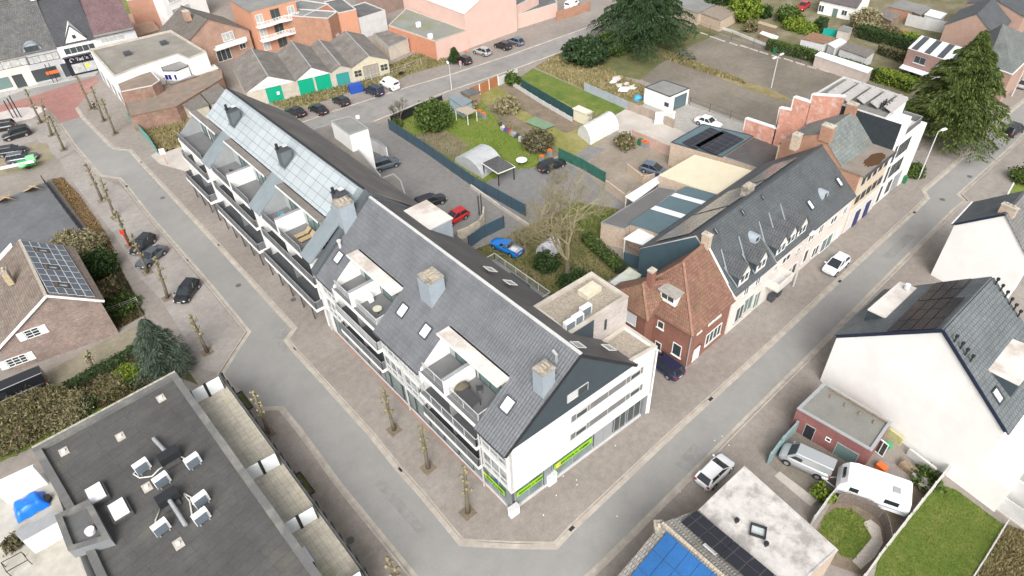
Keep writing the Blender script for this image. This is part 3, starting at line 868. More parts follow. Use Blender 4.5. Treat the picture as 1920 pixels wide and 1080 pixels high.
for i in range(4):
 j = (i + 1) % 4; bm_.poly([bk[i], bk[j], bk[j] + bs * TH, bk[i] + bs * TH])
bm_.build('rear_roof', SLATEB, T1)
MB().beam(m_(UR, vg(UR), ZR + 0.2), m_(UR, VE, ZR + 0.2), 0.28, 0.10).build('ridge', LGREY, T1)
MB().beam(rp(UE, vg(UE), 0.02), rp(UR, vg(UR), 0.02), 0.08, 0.3).beam(m_(UR, vg(UR), ZR), m_(BKU + 0.4, vg(BKU), 8.75), 0.08, 0.3).build('verge_trim', BLACKT, T1)
for a, b in ((0.0, TER[0][0]), (TER[0][1], TER[1][0]), (TER[1][1], VE)):
 MB().beam(m_(UE - 0.08, a, ZE + SL * UE - 0.02), m_(UE - 0.08, b, ZE + SL * UE - 0.02), 0.14, 0.12).build('gutter', DARKT, T1)
# raised verge wall at the far end of the tiled roof
st = MB()
e0, e1 = VE, VE + 0.55
a_ = [m_(-0.4, e0, 8.6), m_(-0.4, e0, 9.25), m_(UR, e0, ZR + 0.75), m_(BKU + 0.4, e0, 9.3), m_(BKU + 0.4, e0, 8.6)]
b_ = [p + VD * 0.95 for p in a_]
st.poly(a_); st.poly(b_[::-1])
for i in range(5):
 j = (i + 1) % 5; st.poly([a_[i], b_[i], b_[j], a_[j]])
st.build('verge_wall', plain('zinc_dark', (0.10, 0.115, 0.125), 0.45, 0.1, 0.8, metal=0.2), T1)
# skylights on the front slope
nrm = nf
for (u, v, w_, h_) in ((2.1, 28.9, 1.15, 1.3), (2.31, 17.4, 1.15, 1.3), (2.28, 13.7, 1.15, 1.3), (2.22, 2.34, 1.15, 1.35)):
 skylight(T1, rp(u, v, TH), VD, sl, nf, w_, h_)
for (px, py) in ((918, 508), (955, 533), (1082, 650), (1140, 655)):
 best = None
 for k in range(0, 66):
  u = UR + 0.1 * k; z = ZR - 0.905 * SL * (u - UR)
  p = P(px, py, z); uu = (p - O).dot(UD)
  if best is None or abs(uu - u) < best[0]: best = (abs(uu - u), p)
 d2 = (UD - UP * SL * 0.905).normalized()
 p = best[1]
 if (p - O).dot(VD) > 0:
  window(T1, p + bs * TH, VD, bs, 0.95, 1.2, cols=1, fr=LGREY, gl=plain('pale_rooflight', (0.34, 0.33, 0.31), 0.4, 0.15, 3), name='skylight', up=d2, depth=0.08)
# terraces
TERF = plain('terrace_floor', (0.145, 0.145, 0.148), 0.85, 0.1, 1.0)
FLATW = plain('white_flat_roof', (0.62, 0.58, 0.54), 0.8, 0.1, 0.6, stain=(0.38, 0.32, 0.27), stain_amt=0.8)
RAILG = plain('frosted_rail', (0.33, 0.34, 0.35), 0.3, 0.08, 1)
def terrace(T, fr, v0, v1, zf, uback, ztop, slabm, rail='panel', mid=None, over=0.95, back=None, div=True, chk=True, ufr=0.15):
 "roof terrace: floor, rear glazed wall, dividing wall, rail and the slab over the rear wall"
 f = fr
 MB().prism([f(-0.22, v0), f(-0.22, v1), f(uback, v1), f(uback, v0)], zf - 0.3, zf, bottom=True).build('terrace_floor', TERF, T)
 MB().prism([f(-0.27, v0), f(-0.27, v1), f(-0.22, v1), f(-0.22, v0)], zf - 0.42, zf + 0.1, bottom=True).build('fascia', WHITET, T)
 MB().prism([f(uback, v0), f(uback, v1), f(uback + 0.2, v1), f(uback + 0.2, v0)], zf, ztop - 0.15, top=False).build('terrace_wall', plain('pale_green_wall', (0.36, 0.40, 0.39), 0.6, 0.06, 1), T)
 vm = (v0 + v1) / 2 if mid is None else mid
 n = -UD
 for c in ((v0 + vm) / 2 , (v1 + vm) / 2 - 0.6):
  window(T, f(uback, c, zf + 1.15), VD, n, 3.0, 2.25, cols=2, fr=DARKT, gl=GLASSG, name='patio_door')
 sb = MB().prism([f(uback - over + 0.05, v0 - 0.1), f(uback - over + 0.05, v1 + 0.1), f(uback + 0.35, v1 + 0.1), f(uback + 0.35, v0 - 0.1)], ztop - 0.22, ztop, bottom=True).build('terrace_roof', slabm, T)
 MB().beam(f(uback - over, v0 - 0.1, ztop - 0.1), f(uback - over, v1 + 0.1, ztop - 0.1), 0.06, 0.26).build('fascia', WHITET, sb)
 if div:
  MB().prism([f(-0.18, vm - 0.12), f(-0.18, vm + 0.12), f(uback, vm + 0.12), f(uback, vm - 0.12)], zf, zf + 1.95, top=False).build('dividing_wall', WHITE, T)
  MB().prism([f(-0.2, vm - 0.17), f(-0.2, vm + 0.17), f(uback, vm + 0.17), f(uback, vm - 0.17)], zf + 1.95, zf + 2.0, bottom=True).build('wall_cap', GREYT, T)
 if chk:
  for v, s in ((v1, -1),):
   c = MB()
   pts = [f(-0.1, v, zf), f(uback, v, zf), f(uback, v, ztop - 0.2), f(-0.1, v, max(zf + 0.05, ztop - 0.2 - SL * (uback + 0.1)))]
   o = VD * (0.02 * s)
   c.poly([p + o for p in pts]); c.poly([p + o * 4 for p in pts][::-1])
   for i in range(4):
    j = (i + 1) % 4; c.poly([pts[i] + o, pts[j] + o, pts[j] + o * 4, pts[i] + o * 4])
   c.build('cheek_wall', WHITE if T is T1 else GREYT, T)
  if T is T1: railing(T, [f(ufr, v0 + 0.05), f(1.9, v0 + 0.05)], zf, 1.0, rail)
 for a, b in ((v0 + 0.12, vm - 0.2), (vm + 0.2, v1 - 0.12)) if div else ((v0 + 0.1, v1 - 0.1),):
  railing(T, [f(ufr, a), f(ufr, b)], zf, 1.0, rail)
def railing(T, pts, z, h=1.05, kind='bars', step=0.14):
 tp = MB()
 for i in range(len(pts) - 1):
  a, b = pts[i] + UP * (z + h), pts[i + 1] + UP * (z + h)
  tp.beam(a, b, 0.06, 0.05)
  L = (b - a).length; k = max(1, int(L / 1.6))
  for q in range(k + 1):
   p = a.lerp(b, q / k); tp.beam(p - UP * h, p, 0.05, 0.05)
 ro = tp.build('railing', LGREY if kind != 'dark' else GREYT, T)
 m = MB()
 for i in range(len(pts) - 1):
  a, b = pts[i] + UP * (z + 0.08), pts[i + 1] + UP * (z + 0.08)
  if kind == 'bars':
   L = (b - a).length
   for q in range(1, int(L / step)):
    p = a.lerp(b, q * step / L); m.beam(p, p + UP * (h - 0.1), 0.018, 0.018)
   m.beam(a, b, 0.04, 0.04)
  else:
   d = (b - a).normalized()
   m.beam(a + UP * (h - 0.12) / 2 + d * 0.03, b + UP * (h - 0.12) / 2 - d * 0.03, 0.03, h - 0.12)
 m.build('rail_infill', GREYT if kind == 'bars' else (RAILG if kind == 'panel' else plain('dark_mesh_rail', (0.12, 0.12, 0.125), 0.6, 0.25, 6)), ro)
terrace(T1, m_, TER[0][0], TER[0][1], 8.98, 3.15, 12.0, FLATW, 'bars', mid=7.95)
terrace(T1, m_, TER[1][0], TER[1][1], 8.98, 3.15, 12.0, FLATW, 'panel', mid=23.2)
# recessed balconies on two floors
def balcony(T, f, v0, v1, z, u0, rail, uback=2.0, soff=True):
 s = MB().prism([f(u0, v0), f(u0, v1), f(uback, v1), f(uback, v0)], z - 0.28, z, bottom=True).build('balcony', plain('balcony_floor', (0.075, 0.08, 0.085), 0.8, 0.12, 1), T)
 e = MB()
 for a, b in ((f(u0 - 0.02, v0, z - 0.12), f(u0 - 0.02, v1, z - 0.12)), (f(u0, v0 - 0.02, z - 0.12), f(0.3, v0 - 0.02, z - 0.12)), (f(u0, v1 + 0.02, z - 0.12), f(0.3, v1 + 0.02, z - 0.12))):
  e.beam(a, b, 0.06, 0.36)
 e.build('fascia', WHITET, s)
 railing(T, [f(0.0, v0 + 0.05), f(u0 + 0.08, v0 + 0.05), f(u0 + 0.08, v1 - 0.05), f(0.0, v1 - 0.05)], z, 1.05, rail)
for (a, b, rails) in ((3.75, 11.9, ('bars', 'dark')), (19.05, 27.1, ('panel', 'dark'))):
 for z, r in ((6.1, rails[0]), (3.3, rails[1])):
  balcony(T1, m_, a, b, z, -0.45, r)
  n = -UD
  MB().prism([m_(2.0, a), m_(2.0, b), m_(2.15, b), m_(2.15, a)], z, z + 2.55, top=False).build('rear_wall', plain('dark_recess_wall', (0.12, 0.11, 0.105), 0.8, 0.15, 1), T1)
  for c in (a + 1.6, (a + b) / 2 - 1.1, (a + b) / 2 + 1.5, b - 1.3):
   window(T1, m_(2.0, c, z + 1.15), VD, n, 1.9, 2.2, cols=2, fr=DARKT, gl=GLASS if int(c * 3) % 2 else CURT, name='patio_door')
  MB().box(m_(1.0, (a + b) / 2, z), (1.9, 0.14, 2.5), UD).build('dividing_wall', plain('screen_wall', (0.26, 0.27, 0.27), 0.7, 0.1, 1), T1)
# glazed bays on the street front
def bay(T, f, v0, v1, z0, z1, cols, gl, u=0.0):
 c = f(u, (v0 + v1) / 2, (z0 + z1) / 2)
 window(T, c, VD, -UD, v1 - v0, z1 - z0, cols=cols, rows=1, fr=LGREY, gl=gl, fw=0.09, depth=0.08)
 MB().beam(f(u - 0.04, v0 + 0.05, z0 + 0.75), f(u - 0.04, v1 - 0.05, z0 + 0.75), 0.1, 0.07).build('transom', LGREY, T)
VG2 = plain('mixed_interior_behind_glass', (0.24, 0.26, 0.26), 0.12, 0.75, 1.1)
for z0, z1 in ((3.75, 5.85), (6.55, 8.65)):
 bay(T1, m_, 0.25, 3.45, z0, z1, 3, VG2)
 bay(T1, m_, 12.15, 15.25, z0, z1, 3, CURT if z0 > 5 else VG2)
 bay(T1, m_, 15.65, 18.75, z0, z1, 3, VG2)
 bay(T1, m_, 27.5, 30.2, z0, z1, 3, VG2)
 for a, b in ((0.2, 3.5), (12.1, 18.8), (27.4, 30.3)):
  MB().prism([m_(-0.14, a), m_(-0.14, b), m_(0.0, b), m_(0.0, a)], z0 - 0.12, z0 - 0.04, bottom=True).build('sill', LGREY, T1)
for v_ in (3.72, 15.45, 31.2): MB().beam(m_(-0.12, v_, 0.1), m_(-0.12, v_, 8.7), 0.12, 0.12).build('downpipe', LGREY, T1)
# shop front at street level
SHOPG = plain('shop_glass', (0.17, 0.22, 0.22), 0.08, 0.3, 0.8, fine=False)
DG = plain('grey_plinth', (0.20, 0.21, 0.22), 0.7, 0.1, 1)
core = MB()
core.prism([gd_(0.55) + VD * 0.45, m_(0.5, 31.4), m_(13.8, 31.4), gd_(16.5) + VD * 0.45], 0, 3.2, top=True)
core.build('ground_floor_wall', DG, T1)
x = 0.0
v = 0.75
wid = [2.3, 2.3, 2.2, 2.2, 2.2, 2.2, 2.2, 2.2, 2.2, 2.2, 2.2, 2.2, 2.2]
for i, wd in enumerate(wid):
 window(T1, m_(0.2 - 0.0, v + wd / 2, 1.62), VD, -UD, wd - 0.04, 2.75, cols=1 if i % 4 else 2, rows=1, fr=DARKT if i > 1 else GREYT, gl=SHOPG, fw=0.07, name='shop_window')
 v += wd + 0.06
MB().prism([gd_(0.06) + VD * 0.05, m_(0.06, 31.2), m_(0.5, 31.2), gd_(0.5) + VD * 0.45], 0, 0.22).build('plinth', LGREY, T1)
MB().prism([gd_(0.05) + VD * 0.03, m_(0.05, 0.72), m_(0.6, 0.72), gd_(0.6) + VD * 0.5], 0.0, 3.0, top=False).build('corner_pier', DG, T1)
ug = lambda s: A0 + gd * s
GZ = Vector((0, 0, 0))
MB().prism([ug(0.4) + VD * 0.12, ug(16.2) + VD * 0.12, ug(16.2) + VD * 0.6, ug(0.4) + VD * 0.6], 0, 0.22).build('plinth', LGREY, T1)
MB().prism([ug(16.2) + VD * 0.05, ug(16.9) + VD * 0.05, ug(16.9) + VD * 0.6, ug(16.2) + VD * 0.6], 0, 3.0, top=False).build('corner_pier', DG, T1)
gb = lambda s, z: A0 + gd * s + VD * 0.3 + UP * z
s0 = [(0.55, 3.7, SHOPG), (4.8, 9.75, SHOPG), (9.95, 12.3, GREYT), (12.5, 14.1, GLASS), (14.3, 16.1, GLASS)]
for a, b, g in s0:
 window(T1, gb((a + b) / 2, 1.62), gd, nn, b - a, 2.75, cols=2, fr=GREYT, gl=g, fw=0.08, name='shop_window')
MB().box(gb(4.25, 0.0), (0.85, 0.2, 3.0), gd).build('pier', ZINC, T1)
# long recessed window bands in the white gable wall
for (lx, ly, rx, ry) in ((1070, 778, 1207, 683), (1068, 823, 1204, 727)):
 a = on(lx, ly, A0, B0); b = on(rx, ry, A0, B0)
 zc = (a.z + b.z) / 2
 z0 = 7.35 if ly < 800 else 4.9
 L = (Vector((b.x, b.y, 0)) - Vector((a.x, a.y, 0))).length
 c = Vector(((a.x + b.x) / 2, (a.y + b.y) / 2, z0 + 0.15))
 fo = window(T1, c + nn * 0.02, gd, nn, L, 0.95, cols=4, fr=LGREY, gl=plain('slate_grey_panel', (0.17, 0.165, 0.165), 0.6, 0.12, 1), fw=0.05, name='window_band', depth=0.05)
 for k in (-0.36, 0.38):
  window(T1, c + gd * (L * k) + nn * 0.05 - UP * 0.0, gd, nn, 1.3, 0.75, cols=1, fr=LGREY, gl=GLASS, fw=0.05)
# green shop signs
GREEN = gloss('bright_green_sign', (0.25, 0.52, 0.015), 0.6)
BLK = gloss('sign_black', (0.02, 0.03, 0.02), 0.6)
sg = MB().beam(ug(0.7) + VD * 0.3 + nn * 0.13 + UP * 1.95, ug(3.6) + VD * 0.3 + nn * 0.13 + UP * 1.95, 0.05, 0.62).build('shop_sign', GREEN, T1)
text(sg, 'RIJSCHOOL N. VAESEN', ug(2.3) + VD * 0.3 + nn * 0.17 + UP * 1.95, gd, UP, 0.27, BLK, bold=0.006)
sg = MB().beam(ug(5.0) + VD * 0.3 + nn * 0.13 + UP * 1.95, ug(9.6) + VD * 0.3 + nn * 0.13 + UP * 1.95, 0.05, 0.7).build('shop_sign', GREEN, T1)
text(sg, 'RIJSCHOOL N. VAESEN', ug(7.35) + VD * 0.3 + nn * 0.17 + UP * 1.95, gd, UP, 0.36, BLK, bold=0.008)
YEL = gloss('sign_yellow', (0.75, 0.6, 0.08), 0.5)
MB().box(ug(5.45) + VD * 0.3 + nn * 0.17 + UP * 1.7, (0.5, 0.02, 0.5), gd).build('sign_emblem', YEL, sg)
sg = MB().beam(m_(0.02, 0.95, 1.95), m_(0.02, 3.9, 1.95), 0.05, 0.62).build('shop_sign', GREEN, T1)
text(sg, 'RIJSCHOOL N. VAESEN', m_(-0.03, 2.45, 1.95), -VD, UP, 0.27, BLK, bold=0.006)
MB().box(m_(-0.02, 3.6, 1.72), (0.45, 0.02, 0.45), VD).build('sign_emblem', YEL, sg)
MB().box(m_(0.05, 2.1, 2.4), (0.3, 0.03, 0.45), VD).build('poster', gloss('blue_poster', (0.03, 0.05, 0.35), 0.5), T1)
# chimneys clad in zinc with mossy caps
CHZ = plain('pale_zinc', (0.30, 0.345, 0.385), 0.5, 0.08, 1)
MOSSC = plain('mossy_concrete', (0.33, 0.30, 0.255), 0.95, 0.3, 3, stain=(0.15, 0.14, 0.10), stain_amt=0.8, bumpy=0.6)
for (u, v, w_, d_, zt) in ((4.55, 15.45, 1.7, 1.75, 14.9), (4.5, 0.62, 1.3, 1.15, 14.75), (4.65, 30.85, 1.7, 1.6, 15.4)):
 zb = ZE + SL * (u - w_ / 2) + 0.05
 chimney(T1, m_(u, v, zb), w_, d_, zt - zb, CHZ, MOSSC, UD, pots=3)
# vents at the far chimney and on roof
MB().tube([rp(2.8, 29.6, 0.1), rp(2.8, 29.6, 0.1) + UP * 0.8], 0.16, 10).tube([rp(2.8, 29.6, 0.1) + UP * 0.8, rp(2.8, 29.6, 0.1) + UP * 0.95], 0.24, 10).build('roof_vent', LGREY, T1)
MB().tube([m_(6.2, 1.0, 13.9), m_(6.2, 1.0, 14.8), m_(6.2, 1.4, 15.0)], 0.15, 8).build('roof_vent', GREYT, T1)
# white downpipe at the gravel roof corner
MB().tube([gd_(16.95, 9.0) + nn * 0.12, gd_(16.95, 0.1) + nn * 0.12], 0.07, 8).build('downpipe', WHITET, T1)
# rear balconies
for (z, u1) in ((6.1, 16.9), (3.3, 18.2)):
 MB().prism([m_(14.02, 13.0), m_(14.02, 22.0), m_(u1, 22.0), m_(u1, 13.0)], z - 0.25, z, bottom=True).build('balcony', DG, T1)
 railing(T1, [m_(14.05, 22.0), m_(u1, 22.0), m_(u1, 13.0), m_(14.05, 13.0)], z, 1.0, 'bars')
MB().box(m_(15.6, 17.2, 6.1), (1.8, 3.0, 0.45), UD).build('bench', DARKT, T1)
# white boxed dormer on the rear slope
q = [m_(10.2, 24.0), m_(10.2, 28.2), m_(12.6, 28.2), m_(12.6, 24.0)]
dm = MB().prism([m_(10.0, 24.3), m_(10.0, 28.9), m_(13.3, 28.9), m_(13.3, 24.3)], 9.6, 12.35, top=False).build('dormer', CHZ, T1)
MB().prism([m_(9.95, 24.2), m_(9.95, 29.0), m_(13.45, 29.0), m_(13.45, 24.2)], 12.35, 12.5, bottom=True).build('dormer_roof', FLATW, dm)
# ---- low gravel roof and the brick clad block behind the gable
GRAVEL = plain('roof_gravel', (0.33, 0.285, 0.235), 0.95, 0.35, 6, stain=(0.22, 0.21, 0.10), stain_amt=0.25, bumpy=0.9)
T2, pq = flat('gravel_roof_annex', 'low gravel roofed corner of the white apartment building beside the dark blue car', 'building part', None, 9.35, WHITE, GRAVEL, 0.3, 0.28, CONC,
              pts=[m_(13.6, 3.1), m_(17.06, 3.1), gd_(17.03) + VD * 0.02, gd_(13.6) + VD * 0.32], zb=9.02)
BT = brick('pale_brick_tiles', (0.42, 0.37, 0.34), (0.50, 0.46, 0.43), (0.33, 0.30, 0.28), 0.5, 0.12, var=0.4)
T3, pq = flat('brick_clad_block', 'pale brick clad block with a gravel roof and three outdoor units on its edge', 'building', None, 12.7, BT, GRAVEL, 0.28, 0.35, CONC,
              pts=[m_(9.85, 3.4), m_(17.2, 3.15), m_(17.3, 7.8), m_(10.1, 8.05)])
MB().prism([m_(9.8, 3.34), m_(12.9, 3.24), m_(12.9, 3.3), m_(9.8, 3.4)], 9.4, 12.5).build('cladding', BLUEGREY, T3)
window(T3, m_(14.4, 3.22, 11.0), UD, -VD, 0.25, 1.2, cols=1, fr=DARKT, gl=GLASS)
MB().box(m_(15.3, 6.1, 12.42), (1.9, 1.2, 0.5), UD).build('roof_light', plain('yellowed_dome', (0.56, 0.52, 0.40), 0.4, 0.1, 2), T3)
def acunit(loc, rz, label, s=1.0, group=None):
 global AC0
 if 'AC0' not in globals():
  t = thing('air_conditioner', label, 'air conditioner', (0, 0, 0), group)
  MB().box((0, 0, 0.12), (0.95, 0.42, 0.78)).build('casing', WHITET, t)
  MB().box((-0.06, -0.225, 0.16), (0.78, 0.03, 0.68)).build('fan_grille', plain('side_shade_grille', (0.12, 0.15, 0.18), 0.6, 0.15, 6), t)  # grille panel whose blue-grey also paints in the shading of that side
  MB().box((-0.3, 0, 0), (0.08, 0.55, 0.12)).box((0.3, 0, 0), (0.08, 0.55, 0.12)).build('foot', GREYT, t)
  MB().box((0.33, -0.215, 0.2), (0.2, 0.02, 0.6)).build('service_panel', LGREY, t)
  AC0 = t
  t.location = loc; t.rotation_euler = (0, 0, rz); t.scale = (s, s, s)
  return t
 return copy_thing(AC0, loc, rz, label, group, (s, s, s))
for u, v, l in ((10.6, 3.95, 'white air conditioner nearest the dark ridge of the tiled roof on the gravel roof edge'), (11.6, 4.0, 'middle one of three white air conditioners on the gravel roof edge'), (12.9, 4.3, 'white air conditioner standing apart from the other two on the gravel roof edge')):
 acunit(m_(u, v, 12.44), R(-5), l, 1.15, 'air conditioners on the gravel roof')
acunit(m_(1.6, 22.85, 8.98), R(90), 'white air conditioner on a roof terrace against the dividing wall', 1.1)
# ---------------------------------------------------------------- the solar roofed wing
W = thing('apartment_wing', 'long white apartment wing with a pale solar panel roof and three tiers of balconies', 'apartment building', m_(7, 50))
SW = 0.735; ZW = 10.1
V0, V1 = 31.05, 66.0
URW = 7.4; ZRW = ZW + SW * URW
slw = (UD + UP * SW).normalized(); nw_ = Vector((-SW * UD.x, -SW * UD.y, 1)).normalized()
def wp(u, v, l=0.0): return m_(u, v, ZW + SW * u) + nw_ * l
rm = MB()
def wslab(mb, pts, th=0.16):
 top = [p + nw_ * th for p in pts]
 mb.poly(top); mb.poly(pts[::-1])
 for i in range(len(pts)):
  j = (i + 1) % len(pts); mb.poly([pts[i], pts[j], top[j], top[i]])
UC = 3.6
TW = [(33.3, 43.2), (46.2, 57.8), (60.6, 66.0)]
def wq(u0, u1, a, b): return [wp(u0, b), wp(u0, a), wp(u1, a), wp(u1, b)]
wslab(rm, wq(UC, URW, V0, V1))
for a, b in ((V0, TW[0][0]), (TW[0][1], TW[1][0]), (TW[1][1], TW[2][0])):
 wslab(rm, wq(-0.3, UC, a, b))
rm.build('roof', ZINC, W)
bm_ = MB()
bk = [m_(URW, V0, ZRW), m_(14.6, V0, 9.4), m_(14.6, V1, 9.4), m_(URW, V1, ZRW)]
bs2 = (bk[1] - bk[0]).cross(bk[3] - bk[0]).normalized(); bs2 = bs2 if bs2.z > 0 else -bs2
bm_.poly([p + bs2 * 0.15 for p in bk]); bm_.poly(bk[::-1])
for i in range(4):
 j = (i + 1) % 4; bm_.poly([bk[i], bk[j], bk[j] + bs2 * 0.15, bk[i] + bs2 * 0.15])
bm_.build('rear_roof', plain('brown_grey_roof', (0.13, 0.122, 0.115), 0.85, 0.15, 0.5, stain=(0.19, 0.175, 0.16), stain_amt=0.6), W)
MB().beam(m_(URW, V0, ZRW + 0.16), m_(URW, V1, ZRW + 0.16), 0.25, 0.1).build('ridge', BLACKT, W)
PVP = panelm('sky_painted_solar_glass', (0.54, 0.59, 0.605), (0.24, 0.28, 0.30), 1.66, 1.0, 0.03, 0.16, 0.9, 0.12)  # pale base colour paints in the bright sky mirrored by dark panels
PVP.node_tree.nodes['Principled BSDF'].inputs['Metallic'].default_value = 0.45
PVP.node_tree.nodes['Principled BSDF'].inputs['Roughness'].default_value = 0.22
holes = [(31.0, 33.4), (43.8, 46.0), (58.2, 60.0)]
sp = (1 + SW * SW) ** 0.5
pv = MB()
us = [3.05, 4.35, 5.35, 6.25, 7.3]
def pvq(u0, u1, a, b):
 q = [wp(u0, a, 0.26), wp(u1, a, 0.26), wp(u1, b, 0.26), wp(u0, b, 0.26)]
 if (q[1] - q[0]).cross(q[3] - q[0]).z < 0: q = q[::-1]
 pv.poly(q)
 i = [p - nw_ * 0.05 for p in q]
 for k in range(4):
  j = (k + 1) % 4; pv.poly([i[k], i[j], q[j], q[k]])
for (u0, u1, a, b) in ((3.62, 4.5, 33.3, 65.9), (4.5, 6.5, 33.6, 44.0), (4.5, 6.5, 46.0, 58.2), (4.5, 6.5, 60.2, 65.9), (6.5, 7.28, 31.8, 65.9)):
 pvq(u0, u1, a, b)
pv.build('solar_panels', PVP, W)
for v in (32.2, 45.0, 59.2):
 c = MB().box(wp(4.9, v, -0.4), (1.25, 1.35, 2.3), UD).build('chimney', plain('zinc_dark', (0.10, 0.115, 0.125), 0.45, 0.1, 0.8, metal=0.2), W)
 MB().box(wp(4.9, v, -0.4) + UP * 2.3, (1.4, 1.5, 0.08), UD).build('chimney_cap', DARKT, c)
 MB().tube([wp(4.6, v + 0.2, 0) + UP * 1.9, wp(4.6, v + 0.2, 0) + UP * 3.0], 0.17, 10).build('flue', BLACKT, c)
 MB().box(wp(5.4, v, 0) + UP * 1.95, (0.55, 0.6, 0.06), UD).build('vent_plate', LGREY, c)
# walls
w = MB()
for a, b in ((31.4, 32.3), (44.6, 46.1), (58.9, 61.2)):
 w.prism([m_(0, a), m_(0, b), m_(3.0, b), m_(3.0, a)], 0 if a > 40 else 0, 10.0, top=False)
w.prism([m_(13.8, 31.4), m_(14, 31.4), m_(14, 66), m_(13.8, 66)], 0, 9.6, top=False)
ew = [m_(3, 66, 0), m_(14, 66, 0), m_(14, 66, 9.7), m_(URW, 66, ZRW - 0.05), m_(3.0, 66, ZW + SW * 3.0)]
w.poly(ew); w.poly([p - VD * 0.2 for p in ew][::-1])
w.build('wall', WHITE, W)
BROWNR = plain('brown_felt_slab', (0.165, 0.148, 0.132), 0.85, 0.15, 0.6, stain=(0.22, 0.205, 0.185), stain_amt=0.5)
def wing_terrace(v0, v1, div=True, mid=None):
 terrace(W, m_, v0, v1, 9.75, 3.05, 12.85, BROWNR, 'dark', mid=mid, over=0.6, div=div, ufr=-0.1, chk=True)
wing_terrace(33.4, 43.1, mid=38.6)
wing_terrace(46.3, 57.7, mid=51.6)
wing_terrace(60.8, 69.2, div=False)
for (a, b) in ((31.6, 44.5), (46.2, 58.8), (61.3, 70.2)):
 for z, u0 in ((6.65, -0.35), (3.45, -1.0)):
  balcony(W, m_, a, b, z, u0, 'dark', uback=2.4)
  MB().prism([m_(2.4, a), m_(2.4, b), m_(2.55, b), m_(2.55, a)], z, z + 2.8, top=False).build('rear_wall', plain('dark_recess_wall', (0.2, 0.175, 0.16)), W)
  k = a + 1.4
  i = 0
  while k < b - 1:
   window(W, m_(2.4, k, z + 1.15), VD, -UD, 2.0, 2.2, cols=2, fr=DARKT, gl=(GLASS, CURT, GLASSG)[i % 3], name='patio_door')
   k += 2.9; i += 1
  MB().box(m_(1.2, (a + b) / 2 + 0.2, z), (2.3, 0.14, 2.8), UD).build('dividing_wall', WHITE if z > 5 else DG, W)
  if b > 60: MB().prism([m_(0.0, b - 0.15), m_(2.5, b - 0.15), m_(2.5, b), m_(0.0, b)], z, z + 2.8, top=False).build('end_wall', WHITE, W)
MB().prism([m_(0.9, 31.5), m_(0.9, 69.8), m_(3.6, 69.8), m_(3.6, 31.5)], 0.0, 3.15, top=False).build('ground_floor_wall', plain('dark_shop_wall', (0.12, 0.12, 0.125), 0.6, 0.2, 1), W)
MB().prism([m_(2.6, 66.0), m_(2.6, 70.1), m_(6, 70.1), m_(6, 66.0)], 0, 9.7).build('end_block', WHITE, W)
k = 33.0
while k < 69:
 window(W, m_(0.9, k, 1.6), VD, -UD, 2.3, 2.6, cols=2, fr=DARKT, gl=GLASS, name='shop_window')
 MB().tube([m_(-0.6, k + 1.3, 0), m_(-0.6, k + 1.3, 3.2)], 0.08, 8).build('column', DARKT, W)
 k += 2.75
# things standing on the balconies
def table_set(f, u, v, z, cols, label):
 t = thing('garden_table', label, 'table', f(u, v, z))
 MB().tube([f(u, v, z + 0.70), f(u, v, z + 0.74)], 0.45, 16).build('table_top', cols, t)
 MB().tube([f(u, v, z), f(u, v, z + 0.7)], 0.04, 6).build('pedestal', BLACKT, t)
def chair(pos_, rz, mat, label, group):
 t = thing('garden_chair', label, 'chair', pos_, group, rz)
 R_ = Matrix.Rotation(rz, 3, 'Z')
 def bl(n, mb):
  me_o = mb.build(n, mat, None)
  me_o.parent = t; me_o.location = me_o.location * 1.0
  return me_o
 bl('seat', MB().box((0, 0, 0.42), (0.5, 0.48, 0.05)))
 bl('backrest', MB().beam((-0.25 * 0, 0.24, 0.47), (0, 0.34, 0.95), 0.5, 0.04, Vector((0, 1, 0))))
 for x, y in ((-0.22, -0.2), (0.22, -0.2), (-0.22, 0.22), (0.22, 0.22)):
  bl('leg', MB().beam((x, y, 0), (x, y, 0.42), 0.035, 0.035))
 for s in (-1, 1): bl('armrest', MB().beam((s * 0.26, -0.2, 0.65), (s * 0.26, 0.26, 0.65), 0.05, 0.03))
DARKC = gloss('dark_plastic', (0.05, 0.05, 0.055), 0.6)
BLUEC = gloss('blue_plastic', (0.04, 0.06, 0.45), 0.5)
TEAL = gloss('turquoise_plastic', (0.10, 0.45, 0.55), 0.5)
WHP = gloss('white_plastic', (0.75, 0.76, 0.78), 0.5)
chair(m_(2.3, 6.3, 8.98), 2.4, DARKC, 'dark garden chair on the roof terrace nearest the corner', None)
chair(m_(1.6, 41.2, 9.75), 1.2, TEAL, 'turquoise chair on the wing roof terrace nearest the solar roof chimney', None)
chair(m_(1.5, 54.5, 9.75), 2.0, DARKC, 'black chair on the dark part of the middle wing terrace', None)
chair(m_(1.3, 42.6, 6.65), 0.6, BLUEC, 'blue chair beside the small white table on a wing balcony', None)
table_set(m_, 1.0, 41.8, 6.65, WHP, 'small round white table on a middle tier wing balcony')
table_set(m_, 1.2, 20.6, 8.98, plain('pale_table', (0.5, 0.48, 0.38), 0.7, 0.2, 4), 'cluttered pale table at the rail of the far roof terrace')
t = thing('outdoor_table', 'long dark table behind the rail of the roof terrace nearest the corner', 'table', m_(0.9, 6.0, 8.98))
MB().box(m_(0.95, 6.1, 9.66), (1.0, 2.2, 0.05), UD).build('table_top', DARKC, t)
for a, b in ((0.5, 5.1), (0.5, 7.1), (1.4, 5.1), (1.4, 7.1)): MB().beam(m_(a, b, 8.98), m_(a, b, 9.66), 0.06, 0.06).build('leg', DARKC, t)
